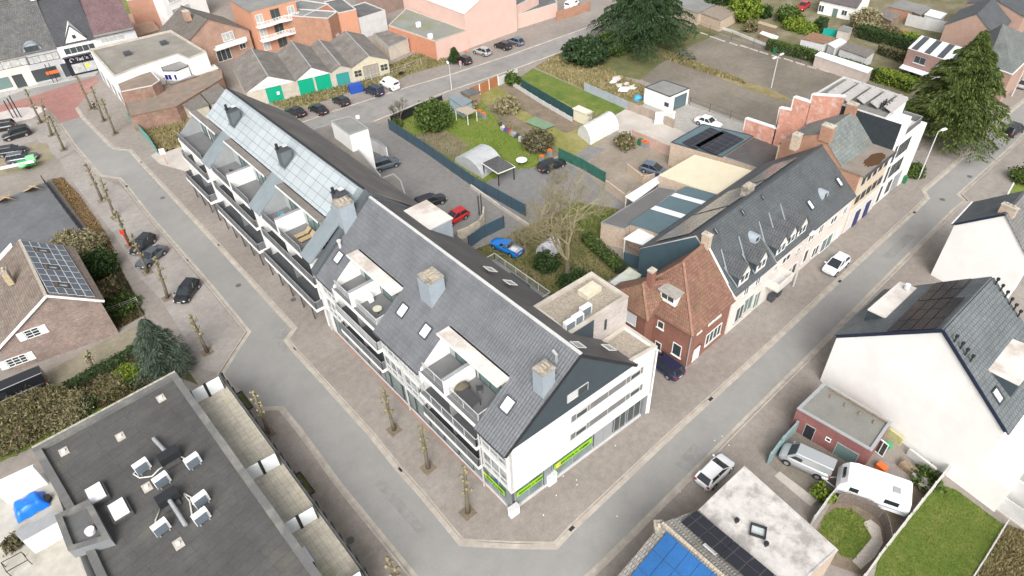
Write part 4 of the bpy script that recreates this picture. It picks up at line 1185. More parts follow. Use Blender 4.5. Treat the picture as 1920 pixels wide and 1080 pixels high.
t = tag(MB().ball(m_(1.2, 7.3, 9.35), (0.8, 0.55, 0.6), 12, 7, 0.06).build('covered_barbecue', plain('brown_cover', (0.12, 0.10, 0.07), 0.9, 0.2, 3), smooth=True), 'brown covered barbecue against the dividing wall of the near roof terrace', 'barbecue')
for i, (u, v) in enumerate([(1.6, 35.4), (1.6, 36.4)]):
 t = thing('sun_lounger', ('slatted wooden lounger nearer the tiled roof on the pale wing terrace', 'slatted wooden lounger against the dividing wall of the pale wing terrace')[i], 'sun lounger', m_(u, v, 9.75), 'wooden loungers on a roof terrace')
 wd = plain('teak', (0.36, 0.27, 0.15), 0.7, 0.2, 5)
 MB().box(m_(u - 0.2, v, 10.05), (1.4, 0.65, 0.06), UD).build('slatted_bed', wd, t)
 MB().beam(m_(u + 0.5, v, 10.08), m_(u + 1.0, v, 10.5), 0.65, 0.05).build('backrest', wd, t)
 for a, b in ((-0.8, -0.25), (-0.8, 0.25), (0.4, -0.25), (0.4, 0.25)): MB().beam(m_(u + a, v + b, 9.75), m_(u + a, v + b, 10.05), 0.06, 0.06).build('leg', wd, t)
t = thing('parasol', 'folded white parasol on a middle tier balcony of the wing', 'parasol', m_(0.9, 50.5, 6.65))
MB().tube([m_(0.9, 50.5, 6.65), m_(0.9, 50.5, 9.1)], 0.03, 6).build('pole', LGREY, t)
MB().tube([m_(0.9, 50.5, 7.5), m_(0.9, 50.5, 8.3), m_(0.9, 50.5, 9.1)], [0.45, 0.3, 0.04], 10).build('canopy', WHP, t)
# rear stair tower and flat roofs behind the wing
TW_, _ = flat('stair_tower', 'white rendered stair tower with a dark felt roof beside the walled yard', 'tower', [(620, 226), (656, 217), (690, 240), (655, 252)], 9.4, WHITE, FELTG, 0.1, 0.12, GREYT)
MB().tube([P(671, 221, 9.35), P(671, 221, 9.35) + UP * 0.3], 0.3, 12).ball(P(671, 221, 9.65), (0.32, 0.32, 0.12)).build('roof_vent', WHP, TW_)
flat('rear_flat_roof', 'brown stained flat roof between the solar wing and the white stair tower', 'building part', [(545, 262), (585, 243), (617, 232), (657, 262), (714, 328), (702, 338), (650, 300)], 6.8, WHITE, BROWNR, 0.12, 0.15, GREYT)
T, _ = flat('rear_box', 'small grey boxed rear extension with a sunken roof beside the yard', 'building part', [(700, 338), (738, 325), (752, 338), (763, 372), (735, 360)], 6.0, DG, BROWNR, 0.1, 0.15, GREYT)
wallrun('yard_wall', 'low white wall beside the grey parked hatchback behind the flats', 'wall', [(697, 282), (712, 288), (728, 300)], 0, 2.2, 0.2, WHITE, cap=GREYT)
# ---------------------------------------------------------------- the red brick house
REDB = brick('red_brick', (0.25, 0.105, 0.075), (0.20, 0.085, 0.06), (0.22, 0.13, 0.10), var=0.5)
REDT = tile('old_red_tiles', (0.25, 0.13, 0.09), (0.17, 0.09, 0.065), 0.24, 0.34, (0.09, 0.05, 0.035), 0.9, 1.0, moss=(0.19, 0.14, 0.07), moss_amt=0.7)
RH = thing('brick_house', 'red brick house with a mossy red hipped roof beside the white terraced houses', 'house', (47, 28, 0))
x0, x1, y0, y1 = 43.75, 50.75, 24.05, 32.0
zr_ = 10.3
wb = MB().prism([(x0, y0), (x1, y0), (x1, y1), (x0, y1)], 0, 5.3, top=False)
wb.prism([(42.3, 28.6), (x0, 28.6), (x0, 33.8), (42.3, 33.8)], 0, 5.3, top=False)
wb.build('wall', REDB, RH)
ov = 0.35; ze_ = 5.15
A1 = Vector((46.7, 28.05, zr_)); A2 = Vector((x1 + 0.1, 28.3, zr_))
c00 = Vector((x0 - ov, y0 - ov, ze_)); c10 = Vector((x1 + 0.15, y0 - ov, ze_)); c11 = Vector((x1 + 0.15, y1 + ov, ze_)); c01 = Vector((x0 - ov, y1 + ov, ze_))
r_ = MB()
r_.poly([c00, c10, A2, A1]); r_.poly([c01, c00, A1]); r_.poly([c11, c01, A1, A2]); r_.poly([c10, c11, A2])
B1 = Vector((43.3, 30.2, 8.2)); B2 = Vector((45.6, 29.4, 8.6)); D0 = Vector((42.3 - ov, 28.5 - ov, ze_)); D1 = Vector((42.3 - ov, 33.8 + ov, ze_))
r_.poly([D0, Vector((x0 + 0.6, 28.5 - ov, ze_ + 0.35)), B2 + Vector((0.4, -1.2, 0)), B1]); r_.poly([D1, D0, B1]); r_.poly([Vector((x0 + 1.0, 33.8 + ov, ze_)), D1, B1, B2])
r_.prism([(x0 - ov, y0 - ov), (x1 + 0.15, y0 - ov), (x1 + 0.15, y1 + ov), (x0 - ov, y1 + ov)], ze_ - 0.14, ze_ - 0.004, bottom=True)
ro = r_.build('roof', REDT, RH)
RIDG = plain('ridge_tiles', (0.24, 0.13, 0.09), 0.9, 0.3, 4)
h_ = MB()
for a, b in ((A1, A2), (A1, c00), (A1, c01), (B1, D0), (B1, B2)): h_.beam(a + UP * 0.04, b + UP * 0.04, 0.24, 0.1)
h_.build('ridge_tiles', RIDG, ro)
MB().beam(B2 + Vector((0.3, -1.3, 0.05)), Vector((x0 + 0.05, 28.2, ze_ + 0.12)), 0.16, 0.05).build('valley', LGREY, ro)
MB().beam(c10 + UP * 0.1, A2 + UP * 0.1, 0.16, 0.12).build('verge', WHITET, ro)
chimney(RH, (43.9, 29.7, 7.6), 0.7, 0.6, 2.2, REDB, pots=1)
chimney(RH, (50.7, 28.2, 9.8), 0.6, 0.9, 1.6, plain('pale_brick', (0.45, 0.36, 0.28), 0.9, 0.2, 4), pots=2)
FA, FB = Vector((x0, y0, 0)), Vector((x1, y0, 0))
wins(RH, FA, FB, [(1312, 617, 0.8, 1.0, dict(cols=1)), (1341, 594, 2.2, 1.0, dict(cols=3, gl=CURT)), (1337, 627, 2.8, 1.7, dict(cols=4))], sill=CONC)
u_, n_ = facing(FA, FB)
d = window(RH, on(1304, 666, FA, FB), u_, n_, 1.1, 2.2, cols=1, fr=WHITET, gl=WHP, name='door')
MB().box(on(1308, 681, FA, FB) * 1.0 + Vector((0, -0.5, 0)), (1.8, 1.0, 0.2)).build('door_step', CONC, RH)
ar = MB()
pc = on(1304, 666, FA, FB)
for k in range(9):
 a0, a1 = math.pi * k / 9, math.pi * (k + 1) / 9
 ar.beam(pc + u_ * 0.75 * math.cos(a0) + UP * (0.9 + 0.55 * math.sin(a0)) + n_ * 0.02, pc + u_ * 0.75 * math.cos(a1) + UP * (0.9 + 0.55 * math.sin(a1)) + n_ * 0.02, 0.06, 0.2)
ar.build('door_arch', plain('dark_brick_arch', (0.13, 0.07, 0.055), 0.9, 0.2, 4), RH)
SA, SB = Vector((x0, y0, 0)), Vector((x0, y1, 0))
wins(RH, SA, SB, [(1269, 656, 1.1, 1.7, dict(cols=1)), (1239, 609, 0.8, 1.0, dict(cols=1)), (1234, 648, 0.8, 1.1, dict(cols=1)), (1215, 628, 0.9, 1.8, dict(cols=1))], sill=WHITET)
wins(RH, Vector((42.3, 28.6, 0)), Vector((42.3, 33.8, 0)), [(1183, 597, 1.4, 1.6, dict(cols=1, gl=WHP))])
# white dormer with a flat roof
dc = P(1255, 556, 7.4)
sd = Vector((-1, 0, 0))
dm = MB().box(dc + Vector((0.55, 0, -0.7)), (1.6, 1.9, 1.25)).build('dormer', WHITET, RH)
MB().box(dc + Vector((0.45, 0, 0.55)), (2.0, 2.25, 0.14)).build('dormer_roof', plain('weathered_felt', (0.32, 0.30, 0.27), 0.9, 0.2, 2), dm)
window(RH, dc + Vector((-0.25, 0, 0.02)), Vector((0, 1, 0)), Vector((-1, 0, 0)), 1.6, 0.8, cols=2)
MB().tube([Vector((x0 - 0.05, y0 - 0.08, 0)), Vector((x0 - 0.05, y0 - 0.08, 5.1))], 0.06, 8).build('downpipe', GREYT, RH)
# ---------------------------------------------------------------- the row of houses
SLATE2 = tile('dark_slate_tiles', (0.082, 0.09, 0.095), (0.105, 0.115, 0.12), 0.24, 0.3, (0.03, 0.035, 0.04), 0.6, 0.9)
PINKW = plain('pinkish_white_render', (0.66, 0.58, 0.53), 0.8, 0.06, 0.6)
GREYW = plain('pale_grey_render', (0.62, 0.59, 0.55), 0.8, 0.06, 0.6)
YF = 23.95
rows = [('white rendered end house of the dark tiled row beside the red brick house', 50.85, 58.6, 5.75, GREYW), ('pale middle house of the dark tiled row behind the lamp post', 58.6, 64.4, 6.0, PINKW), ('pinkish far house of the dark tiled row with a green garage window', 64.4, 76.6, 5.95, PINKW)]
HR = []
for i, (lab, a, b, ze_, wm) in enumerate(rows):
 q = [Vector((a, YF - (0.0 if i else 0.0), 0)), Vector((a, YF + 12.4, 0)), Vector((b, YF + 12.4, 0)), Vector((b, YF, 0))]
 T, g = gable('terraced_house', lab, 'house', q, ze_, 10.55, wm, SLATE2, 0, 0.25, 5.6 / 12.4, gover=0.0, ze2=5.2, group=None)
 HR.append((T, g, a, b, ze_))
def rowroof(x, y, lift=0.0):
 k = (10.55 - 5.9) / 5.6
 return Vector((x, y, 5.9 + k * (y - YF) + 0.12)) + Vector((0, -k, 1)).normalized() * lift
# blue-grey clad end gable of the row
gl_ = MB()
e = [Vector((50.8, 24.2, 5.8)), Vector((50.8, 36.3, 5.2)), Vector((50.8, 29.55, 10.4))]
gl_.poly([e[0], Vector((50.8, 24.2, 0)), Vector((50.8, 36.3, 0)), e[1], e[2]][::-1])
gl_.poly([p + Vector((-0.05, 0, 0)) for p in [e[0], Vector((50.8, 24.2, 0)), Vector((50.8, 36.3, 0)), e[1], e[2]]])
gl_.build('gable_cladding', plain('teal_grey_boards', (0.055, 0.095, 0.12), 0.6, 0.1, 1), HR[0][0])
k_ = (10.55 - 5.9) / 5.6
slr = Vector((0, 1, k_)).normalized(); nr = Vector((0, -k_, 1)).normalized()
# gabled tile dormers along the lower slope
DT = tile('black_grid_tiles', (0.05, 0.055, 0.06), (0.07, 0.075, 0.08), 0.3, 0.34, (0.11, 0.112, 0.115), 0.5, 1.0)
def row_dormer(par, x, y, w=1.95, h=1.75):
 "monopitch-sided gable dormer whose front looks over the street"
 zf = rowroof(x, y).z
 front = Vector((x, y, 0));
 a, b = x - w / 2, x + w / 2
 top = zf + h + 0.9; ez = zf + h * 0.72
 d = MB()
 d.poly([(a, y, zf - 0.2), (b, y, zf - 0.2), (b, y, ez), (x, y, top), (a, y, ez)])
 d.poly([(b, y, zf - 0.2), (b, y + 2.4, zf - 0.2 + k_ * 2.4), (b, y + 1.6, ez), (b, y, ez)])
 d.poly([(a, y + 2.4, zf - 0.2 + k_ * 2.4), (a, y, zf - 0.2), (a, y, ez), (a, y + 1.6, ez)])
 D = d.build('dormer', BLUEGREY, par)
 yr = y + (top - zf) / k_; ye = y + (ez - zf) / k_
 m = MB()
 for s in (-1, 1):
  ex = x + s * (w / 2 + 0.15)
  q = [Vector((x, y - 0.2, top + 0.06)), Vector((x, yr, top + 0.06)), Vector((ex, ye, ez - 0.02)), Vector((ex, y - 0.2, ez - 0.02))]
  if (q[1] - q[0]).cross(q[2] - q[0]).z < 0: q = q[::-1]
  m.poly(q); m.poly([p - UP * 0.1 for p in q][::-1])
  for i in range(4):
   j = (i + 1) % 4; m.poly([q[i] - UP * 0.1, q[j] - UP * 0.1, q[j], q[i]])
 m.build('dormer_roof', DT, D)
 MB().beam((a - 0.15, y + 1.9, rowroof(x, y + 1.9).z + 0.1), (a - 0.15, y - 0.1, zf + 0.05), 0.16, 0.08).beam((x, yr, top + 0.05), (a - 0.15, ye, ez + 0.12), 0.14, 0.08).build('flashing', ZINC, D)
 MB().poly([(a, y - 0.015, zf - 0.1), (b, y - 0.015, zf - 0.1), (b, y - 0.015, ez), (x, y - 0.015, top - 0.05), (a, y - 0.015, ez)]).build('dormer_front', GREYW, D)
 window(par, (x, y - 0.02, zf + 0.75), Vector((1, 0, 0)), Vector((0, -1, 0)), w - 0.35, 1.1, cols=2)
for i, (px, py) in enumerate([(1393, 530), (1425, 505), (1462, 475), (1480, 458), (1501, 440)]):
 best = None
 for s in range(60):
  y = YF + 0.2 + s * 0.06
  p = P(px, py, rowroof(0, y).z)
  if best is None or abs(p.y - y) < best[0]: best = (abs(p.y - y), p)
 p = best[1]
 k = 0 if p.x < 58.6 else (1 if p.x < 64.4 else 2)
 row_dormer(HR[k][0], p.x, p.y)
def onslope(px, py):
 best = None
 for s in range(120):
  y = YF + s * 0.05
  p = P(px, py, rowroof(0, y).z)
  if best is None or abs(p.y - y) < best[0]: best = (abs(p.y - y), p)
 return best[1]
def whichrow(x): return HR[0][0] if x < 58.6 else (HR[1][0] if x < 64.4 else HR[2][0])
# arched zinc dormers
for (px, py, ln) in ((1420, 455, 1.8), (1548, 372, 1.9)):
 p = onslope(px, py)
 m = MB(); n = 9
 for k in range(n):
  a0, a1 = math.pi * k / n, math.pi * (k + 1) / n
  f0 = p + Vector((math.cos(a0) * 0.8, 0, math.sin(a0) * 0.95)); f1 = p + Vector((math.cos(a1) * 0.8, 0, math.sin(a1) * 0.95))
  b0 = f0 + Vector((0, max(0.3, (f0.z - p.z) / k_ * 1.25), 0)); b1 = f1 + Vector((0, max(0.3, (f1.z - p.z) / k_ * 1.25), 0))
  m.poly([f0, f1, b1, b0])
  m.poly([p + Vector((0, 0.15, 0)), f0 + Vector((0, 0.15, 0)), f1 + Vector((0, 0.15, 0))])
 D = m.build('arched_dormer', plain('pale_zinc', (0.34, 0.39, 0.43)), whichrow(p.x), smooth=False)
 window(whichrow(p.x), p + Vector((0, 0.1, 0.4)), Vector((1, 0, 0)), Vector((0, -1, 0)), 0.9, 0.8, cols=1, fr=LGREY)
for (px, py, w_, h_) in ((1518, 385, 0.8, 1.2), (1572, 342, 0.8, 1.2), (1341, 434, 0.4, 0.7), (1391, 399, 0.4, 0.7), (1429, 371, 0.4, 0.6)):
 p = onslope(px, py)
 skylight(whichrow(p.x), p + nr * 0.13, Vector((1, 0, 0)), slr, nr, w_, h_, gl=SKYL if w_ > 0.5 else plain('frosted_tile', (0.35, 0.37, 0.38), 0.4, 0.1, 3))
chimney(HR[1][0], P(1401, 362, 10.0) - UP * 0.6, 1.3, 0.9, 1.5, MOSSC, MOSSC, pots=2)
chimney(HR[2][0], P(1490, 275, 10.6) - UP * 0.3, 0.9, 0.9, 1.9, plain('pale_brick', (0.45, 0.36, 0.28)), CONC, pots=1)
# black solar panels on the rear slope
bsl = Vector((0, 1, -(10.55 - 5.2) / 6.8)).normalized()
for j in range(3):
 panels(HR[0][0] if j < 1 else HR[1][0], Vector((51.3 + j * 7.4, 30.6, 9.85)), Vector((1, 0, 0)), bsl, 6, 3 if j < 2 else 2, 1.15, 1.7, panelm('dull_solar', (0.20, 0.19, 0.175), (0.42, 0.42, 0.42), 0.3, 0.3, 0.01, 0.2), lift=0.2)
WA, WB = Vector((50.9, YF, 0)), Vector((76.6, YF, 0))
for k, its in ((0, [(1399, 545, 1.0, 1.3), (1421, 526, 1.0, 1.3), (1386, 587, 1.6, 2.2, dict(cols=2, fr=LGREY)), (1402, 570, 1.8, 2.2, dict(fr=LGREY, gl=GLASSG)), (1418, 562, 1.2, 2.3, dict(gl=GLASSG, fr=LGREY))]),
               (1, [(1454, 503, 0.8, 0.9), (1474, 485, 1.8, 1.0), (1497, 468, 0.8, 0.8), (1470, 522, 2.6, 2.0, dict(fr=LGREY, gl=GLASSG)), (1487, 507, 1.1, 2.2, dict(cols=1))]),
               (2, [(1521, 444, 1.4, 1.3), (1539, 430, 1.1, 1.3), (1563, 412, 1.6, 1.1), (1584, 395, 1.0, 1.2), (1510, 480, 1.0, 2.0, dict(cols=1)), (1528, 471, 1.6, 1.6), (1549, 455, 2.8, 2.1, dict(cols=2, gl=GLASSG)), (1569, 440, 1.0, 2.1, dict(cols=1, gl=WHP))])):
 wins(HR[k][0], WA, WB, its, sill=CONC)
# grey balcony of the middle house
bp = on(1447, 533, WA, WB)
bb = MB().box((bp.x, YF - 0.75, 2.55), (3.0, 1.5, 0.2)).build('balcony', LGREY, HR[0][0])
rl = MB().beam((bp.x - 1.5, YF - 1.45, 3.2), (bp.x + 1.5, YF - 1.45, 3.2), 0.12, 0.95).beam((bp.x - 1.45, YF, 3.2), (bp.x - 1.45, YF - 1.4, 3.2), 0.12, 0.95).beam((bp.x + 1.45, YF, 3.2), (bp.x + 1.45, YF - 1.4, 3.2), 0.12, 0.95).build('balcony_wall', GREYW, bb)
for px, lab in ((1433, 0), (1451, 1)):
 p = P(px, 556 - lab * 6, 0)
 tag(MB().box((p.x, YF - 0.5, 0.0), (0.8, 0.6, 0.9)).build('dark_planter', DARKT), ('dark box planter under the grey balcony, nearer the red house', 'dark box planter under the grey balcony, nearer the lamp post')[lab], 'planter')
# ---- tan house with a puddled flat roof, and white modern building
TAN = plain('tan_render', (0.56, 0.47, 0.36), 0.8, 0.08, 0.8)
ORB = brick('orange_brick', (0.38, 0.19, 0.12), (0.31, 0.155, 0.10), (0.35, 0.25, 0.18))
OH = thing('tan_house', 'tan fronted three storey house with a brown puddled flat roof before a slate slope', 'house', (80, 28, 0))
ox0, ox1 = 76.7, 84.6
MB().prism([(ox0, 23.9), (ox1, 23.9), (ox1, 35), (ox0, 35)], 0, 8.6, top=False).build('wall', TAN, OH)
MB().prism([(ox0 - 0.06, 24.1), (ox0 - 0.0, 24.1), (ox0 - 0.0, 34.8), (ox0 - 0.06, 34.8)], 3, 8.6, top=False).build('side_wall', ORB, OH)
gsd = MB()
gz = [Vector((ox0 - 0.05, 26.3, 8.6)), Vector((ox0 - 0.05, 34.8, 8.6)), Vector((ox0 - 0.05, 34.8, 9.4)), Vector((ox0 - 0.05, 30.0, 12.0))]
gsd.poly(gz); gsd.poly([p + Vector((0.3, 0, 0)) for p in gz][::-1]); gsd.build('gable', ORB, OH)
BPUD = plain('puddled_brown_felt', (0.22, 0.185, 0.155), 0.6, 0.15, 0.5, stain=(0.30, 0.27, 0.24), stain_amt=0.5)
MB().prism([(ox0 - 0.2, 23.5), (ox1, 23.5), (ox1, 26.6), (ox0 - 0.2, 26.6)], 8.6, 8.8).build('flat_roof', BPUD, OH)
pud = MB()
cc_ = P(1640, 299, 8.82)
n = 28
ring = [Vector((cc_.x + 2.2 * math.cos(2 * math.pi * i / n) * (1 + 0.12 * math.sin(3 * i)), cc_.y + 0.85 * math.sin(2 * math.pi * i / n) * (1 + 0.1 * math.cos(5 * i)), 8.806)) for i in range(n)]
pud.poly(ring); pud.build('puddle', gloss('brown_puddle', (0.10, 0.055, 0.03), 0.15), OH)
MB().prism([(ox0 - 0.2, 23.42), (ox1, 23.42), (ox1, 23.5), (ox0 - 0.2, 23.5)], 8.5, 8.92).build('roof_edge', DARKT, OH)
sm = MB()
sq = [Vector((ox0 - 0.1, 26.4, 8.7)), Vector((ox1, 26.4, 8.7)), Vector((ox1, 30.0, 12.1)), Vector((ox0 - 0.1, 30.0, 12.1))]
sm.poly(sq); sm.poly([Vector((ox0 - 0.1, 30.0, 12.1)), Vector((ox1, 30.0, 12.1)), Vector((ox1, 35.2, 8.6)), Vector((ox0 - 0.1, 35.2, 8.6))])
sm.poly([p - UP * 0.15 for p in sq][::-1]); sm.build('roof', tile('worn_slates', (0.14, 0.16, 0.155), (0.19, 0.21, 0.20), 0.45, 0.45, (0.08, 0.09, 0.09), 0.7, 0.5, moss=(0.22, 0.19, 0.13), moss_amt=0.4), OH)
chimney(OH, (ox0 + 0.2, 29.5, 11.2), 0.9, 1.4, 1.9, ORB, pots=2)
chimney(OH, (ox1 - 0.4, 30.2, 11.2), 0.8, 1.2, 1.9, ORB, pots=2)
OA, OB = Vector((ox0, 23.9, 0)), Vector((ox1, 23.9, 0))
for z, w_ in ((7.5, 0.9), (4.8, 1.2), (1.6, 1.2)):
 for k in range(5):
  window(OH, (ox0 + 1.0 + k * 1.5, 23.9, z), Vector((1, 0, 0)), Vector((0, -1, 0)), w_ * (0.9 if z > 3 else 1), 1.1 if z > 3 else 2.1, cols=2, fr=WHITET if z < 3 else DARKT, gl=GLASS)
MB().prism([(ox0, 23.84), (ox1, 23.84), (ox1, 23.9), (ox0, 23.9)], 0, 3.4, top=True).build('ground_floor_wall', GREYW, OH)
# arched blue doors
for k in (2.2, 5.0):
 MB().prism([(ox0 + k, 23.7), (ox0 + k + 1.1, 23.7), (ox0 + k + 1.1, 23.84), (ox0 + k, 23.84)], 0, 2.3).build('door', gloss('navy_door', (0.02, 0.03, 0.12), 0.4), OH)
MH, mp = flat('modern_house', 'tall white modern building with black clad side and tilted solar rows on its roof', 'building', None, 12.4, WHITE, plain('grey_green_felt', (0.18, 0.178, 0.16), 0.9, 0.12, 0.5), 0.2, 0.2, LGREY,
              pts=[Vector((84.7, 26.0, 0)), Vector((92.2, 26.6, 0)), Vector((92.8, 35.6, 0)), Vector((84.7, 35.8, 0))])
MB().prism([(84.66, 24.0), (84.7, 24.0), (84.7, 35.8), (84.66, 35.8)], 0, 12.3, top=True).build('side_cladding', plain('black_boards', (0.022, 0.03, 0.036), 0.6, 0.2, 2), MH)
MB().prism([(84.7, 24.0), (92.2, 24.0), (92.2, 26.55), (84.7, 25.95)], 0, 9.6).build('front_block', WHITE, MH)
MB().prism([(84.7, 24.0), (87.4, 24.0), (87.4, 26.0), (84.7, 26.0)], 9.6, 12.35).build('front_tower', WHITE, MH)
MB().prism([(92.3, 23.9), (94.6, 23.9), (94.6, 30), (92.3, 30)], 0, 8.8).build('end_block', WHITE, MH)
for k in range(5):
 yk = 34.3 - k * 1.75
 t = MB()
 for (xa, xb) in ((85.6 + (0.9 if k > 1 else 0), 91.4),):
  q = [Vector((xa, yk, 12.95)), Vector((xb, yk, 12.95)), Vector((xb, yk - 1.1, 12.5)), Vector((xa, yk - 1.1, 12.5))]
  t.poly(q if (q[1] - q[0]).cross(q[2] - q[0]).z > 0 else q[::-1]); t.poly([p - UP * 0.05 for p in q])
 t.build('solar_row', plain('pale_solar_row', (0.42, 0.40, 0.38), 0.3, 0.08, 1, metal=0.2), MH)
 for s in range(5):
  MB().box((86.8 + s * 1.1, yk - 0.1, 12.22), (0.12, 0.3, 0.66)).build('support', DARKT, MH)
for k in range(6): MB().tube([(87.2 + (k % 3) * 0.7, 27.2 + (k // 3) * 0.7, 12.2), (87.2 + (k % 3) * 0.7, 27.2 + (k // 3) * 0.7, 13.0)], 0.1, 8).build('vent_pipe', BLACKT, MH)
for z in (1.6, 4.6, 7.6):
 window(MH, (88.6, 24.0, z), Vector((1, 0, 0)), Vector((0, -1, 0)), 3.4 if z > 3 else 1.2, 1.9, cols=3 if z > 3 else 1, fr=DARKT)
 window(MH, (86.0, 24.0, z), Vector((1, 0, 0)), Vector((0, -1, 0)), 0.6, 2.4, cols=1, fr=DARKT)
window(MH, (90.9, 24.0, 1.4), Vector((1, 0, 0)), Vector((0, -1, 0)), 2.2, 2.6, cols=1, fr=GREYT, gl=GREYT, name='garage_door')
railing(MH, [Vector((87.5, 24.05, 0)), Vector((92.1, 24.05, 0)), Vector((92.1, 26.4, 0))], 9.6, 1.0, 'dark')
# ---------------------------------------------------------------- sheds and workshops behind the row
PINKBLK = plain('pinkish_block_wall', (0.50, 0.42, 0.38), 0.9, 0.1, 1, stain=(0.38, 0.32, 0.28), stain_amt=0.5)
BGR = plain('blue_grey_roof_sheet', (0.095, 0.145, 0.165), 0.6, 0.08, 0.6)
CREAM = plain('cream_roof_coating', (0.60, 0.54, 0.40), 0.7, 0.05, 0.6)
LWALL = brick('pale_brick', (0.42, 0.35, 0.31), (0.36, 0.30, 0.27), (0.40, 0.36, 0.33), var=0.5)
T, _ = flat('workshop', 'dark grey felt roofed workshop with pale brick walls by the bare tree', 'workshop', [(1127, 417), (1172, 429), (1270, 356), (1236, 350)], 3.2, LWALL, plain('dark_grey_felt', (0.125, 0.12, 0.12), 0.85, 0.08, 0.5), 0.05, 0.06, GREYT)
T, tp = shed('workshop', 'workshop with a blue grey sheet roof crossed by two white rooflight strips', 'workshop', [(1179, 418), (1236, 437), (1344, 364), (1286, 349)], 3.7, LWALL, BGR, zs=[3.6, 4.2, 4.2, 3.6])
a, b, c, d = tp
for f0, f1 in ((0.36, 0.45), (0.72, 0.80)):
 q = [a.lerp(d, f0), b.lerp(c, f0), b.lerp(c, f1), a.lerp(d, f1)]
 m = MB(); m.poly([p + UP * 0.03 for p in q] if (q[1] - q[0]).cross(q[2] - q[0]).z > 0 else [p + UP * 0.03 for p in q][::-1])
 m.build('rooflight_strip', gloss('white_rooflight', (0.75, 0.78, 0.80), 0.4), T)
T, tp = shed('veranda', 'white sheet roofed veranda with dark boarding beside the dark gable', 'veranda', [(1169, 447), (1200, 427), (1237, 438), (1208, 460)], 3.3, WHITET, WHP, walls=False, posts=WHITET)
MB().prism([P(1168, 496), P(1205, 508), P(1205, 508) + Vector((0.1, 0.1, 0)), P(1168, 496) + Vector((0.1, 0.1, 0))], 0, 1.9).build('boarding', MATS['teal_grey_boards'], T)
T, tp = shed('lean_to', 'white translucent lean-to roof with mossy panels above the red brick house', 'lean-to', [(1143, 529), (1180, 501), (1203, 515), (1167, 545)], 2.7, WHITET, plain('translucent_sheets', (0.58, 0.60, 0.56), 0.5, 0.08, 1, stain=(0.38, 0.42, 0.16), stain_amt=0.6), walls=False, posts=WHITET)
shed('canopy', 'narrow white canopy roof between the dark felt workshop and the block walls', 'canopy', [(1172, 368), (1233, 330), (1250, 332), (1188, 378)], 2.8, WHITET, WHP, walls=False, posts=WHITET)
T, _ = flat('storage_hall', 'big cream coloured flat roof between the car yard and the terraced houses', 'hall', [(1236, 328), (1303, 290), (1414, 321), (1345, 365)], 3.9, LWALL, CREAM, 0.03, 0.05, CREAM)
T, _ = flat('workshop', 'workshop with a dark blue felt roof carrying two rows of black solar panels', 'workshop', [(1258, 266), (1318, 232), (1414, 254), (1354, 294)], 3.9, LWALL, BGR, 0.08, 0.12, DARKT)
pvk = panelm('black_solar_cells', (0.018, 0.018, 0.024), (0.10, 0.10, 0.11), 1.15, 1.75, 0.02, 0.2, 0.5)
a = P(1279, 268, 3.95); b = P(1322, 245, 3.95); u = (b - a).normalized(); v = Vector((0, 0, 1)).cross(u) * -1
panels(T, a, u, v, 5, 2, 1.3, 1.3, pvk, lift=0.12)
a2 = P(1300, 276, 3.95)
panels(T, P(1303, 274, 3.95), u, v, 5, 3, 1.3, 1.25, pvk, lift=0.12)
T, _ = flat('workshop', 'long worn black felt roof between the solar workshop and the slate roofed row', 'workshop', [(1356, 293), (1415, 255), (1480, 268), (1530, 236), (1580, 245), (1500, 300), (1430, 318)], 3.7, LWALL, plain('worn_black_felt', (0.085, 0.08, 0.08), 0.85, 0.15, 0.5, stain=(0.14, 0.12, 0.115), stain_amt=0.6), 0.04, 0.06, GREYT)
# stepped party wall remnants in patched orange brick
RUIN = brick('patched_orange_brick', (0.62, 0.27, 0.18), (0.50, 0.20, 0.14), (0.50, 0.34, 0.28), var=0.7, moss=(0.66, 0.52, 0.47))
rt = thing('party_wall', 'stepped remnant of a patched orange and white brick party wall with white coping', 'wall', P(1470, 262, 0))
WX = Vector((84.62, 35.85, 0)); WY = Vector((84.62, 60.0, 0))
pr = [(1584, 181), (1524, 177), (1521, 192), (1490, 182), (1484, 206), (1463, 202), (1456, 241), (1399, 222), (1395, 245)]
top = [on(x, y, WX, WY) for x, y in pr]
# the ground edge follows the same upright plane
m = MB(); cp = MB()
xs = top
ft = [Vector((p.x, p.y, max(0.3, p.z))) for p in xs]
for i in range(len(ft) - 1):
 p, q = ft[i], ft[i + 1]
 if (Vector((p.x, p.y, 0)) - Vector((q.x, q.y, 0))).length < 0.12: continue
 o = Vector((0.3, 0, 0))
 m.poly([Vector((p.x, p.y, 0)), Vector((q.x, q.y, 0)), q, p]); m.poly([Vector((p.x, p.y, 0)) + o, p + o, q + o, Vector((q.x, q.y, 0)) + o])
 m.poly([p, q, q + o, p + o])
for i in range(len(ft) - 1):
 cp.beam(ft[i] + Vector((0.15, 0, 0)), ft[i + 1] + Vector((0.15, 0, 0)), 0.4, 0.25)
m.build('brickwork', RUIN, rt); cp.build('coping', WHITET, rt)
# white garage with dark roof
GA, gp_ = flat('garage', 'small white garage with a grey roof and dark door on the concrete yard', 'garage', [(1209, 163), (1244, 149), (1293, 165), (1256, 181)], 2.9, WHITE, FELTG, 0.08, 0.14, DARKT)
w0, w1 = P(1253, 210), P(1292, 194)
w0 = Vector((gp_[3].x, gp_[3].y, 0)); w1 = Vector((gp_[2].x, gp_[2].y, 0))
wins(GA, w0, w1, [(1275, 190, 3.0, 2.3, dict(cols=1, fr=DARKT, gl=BGR, name='garage_door'))])
w2 = Vector((gp_[0].x, gp_[0].y, 0))
wins(GA, w2, w0, [(1250, 196, 0.9, 0.7, dict(cols=1, fr=DARKT))])
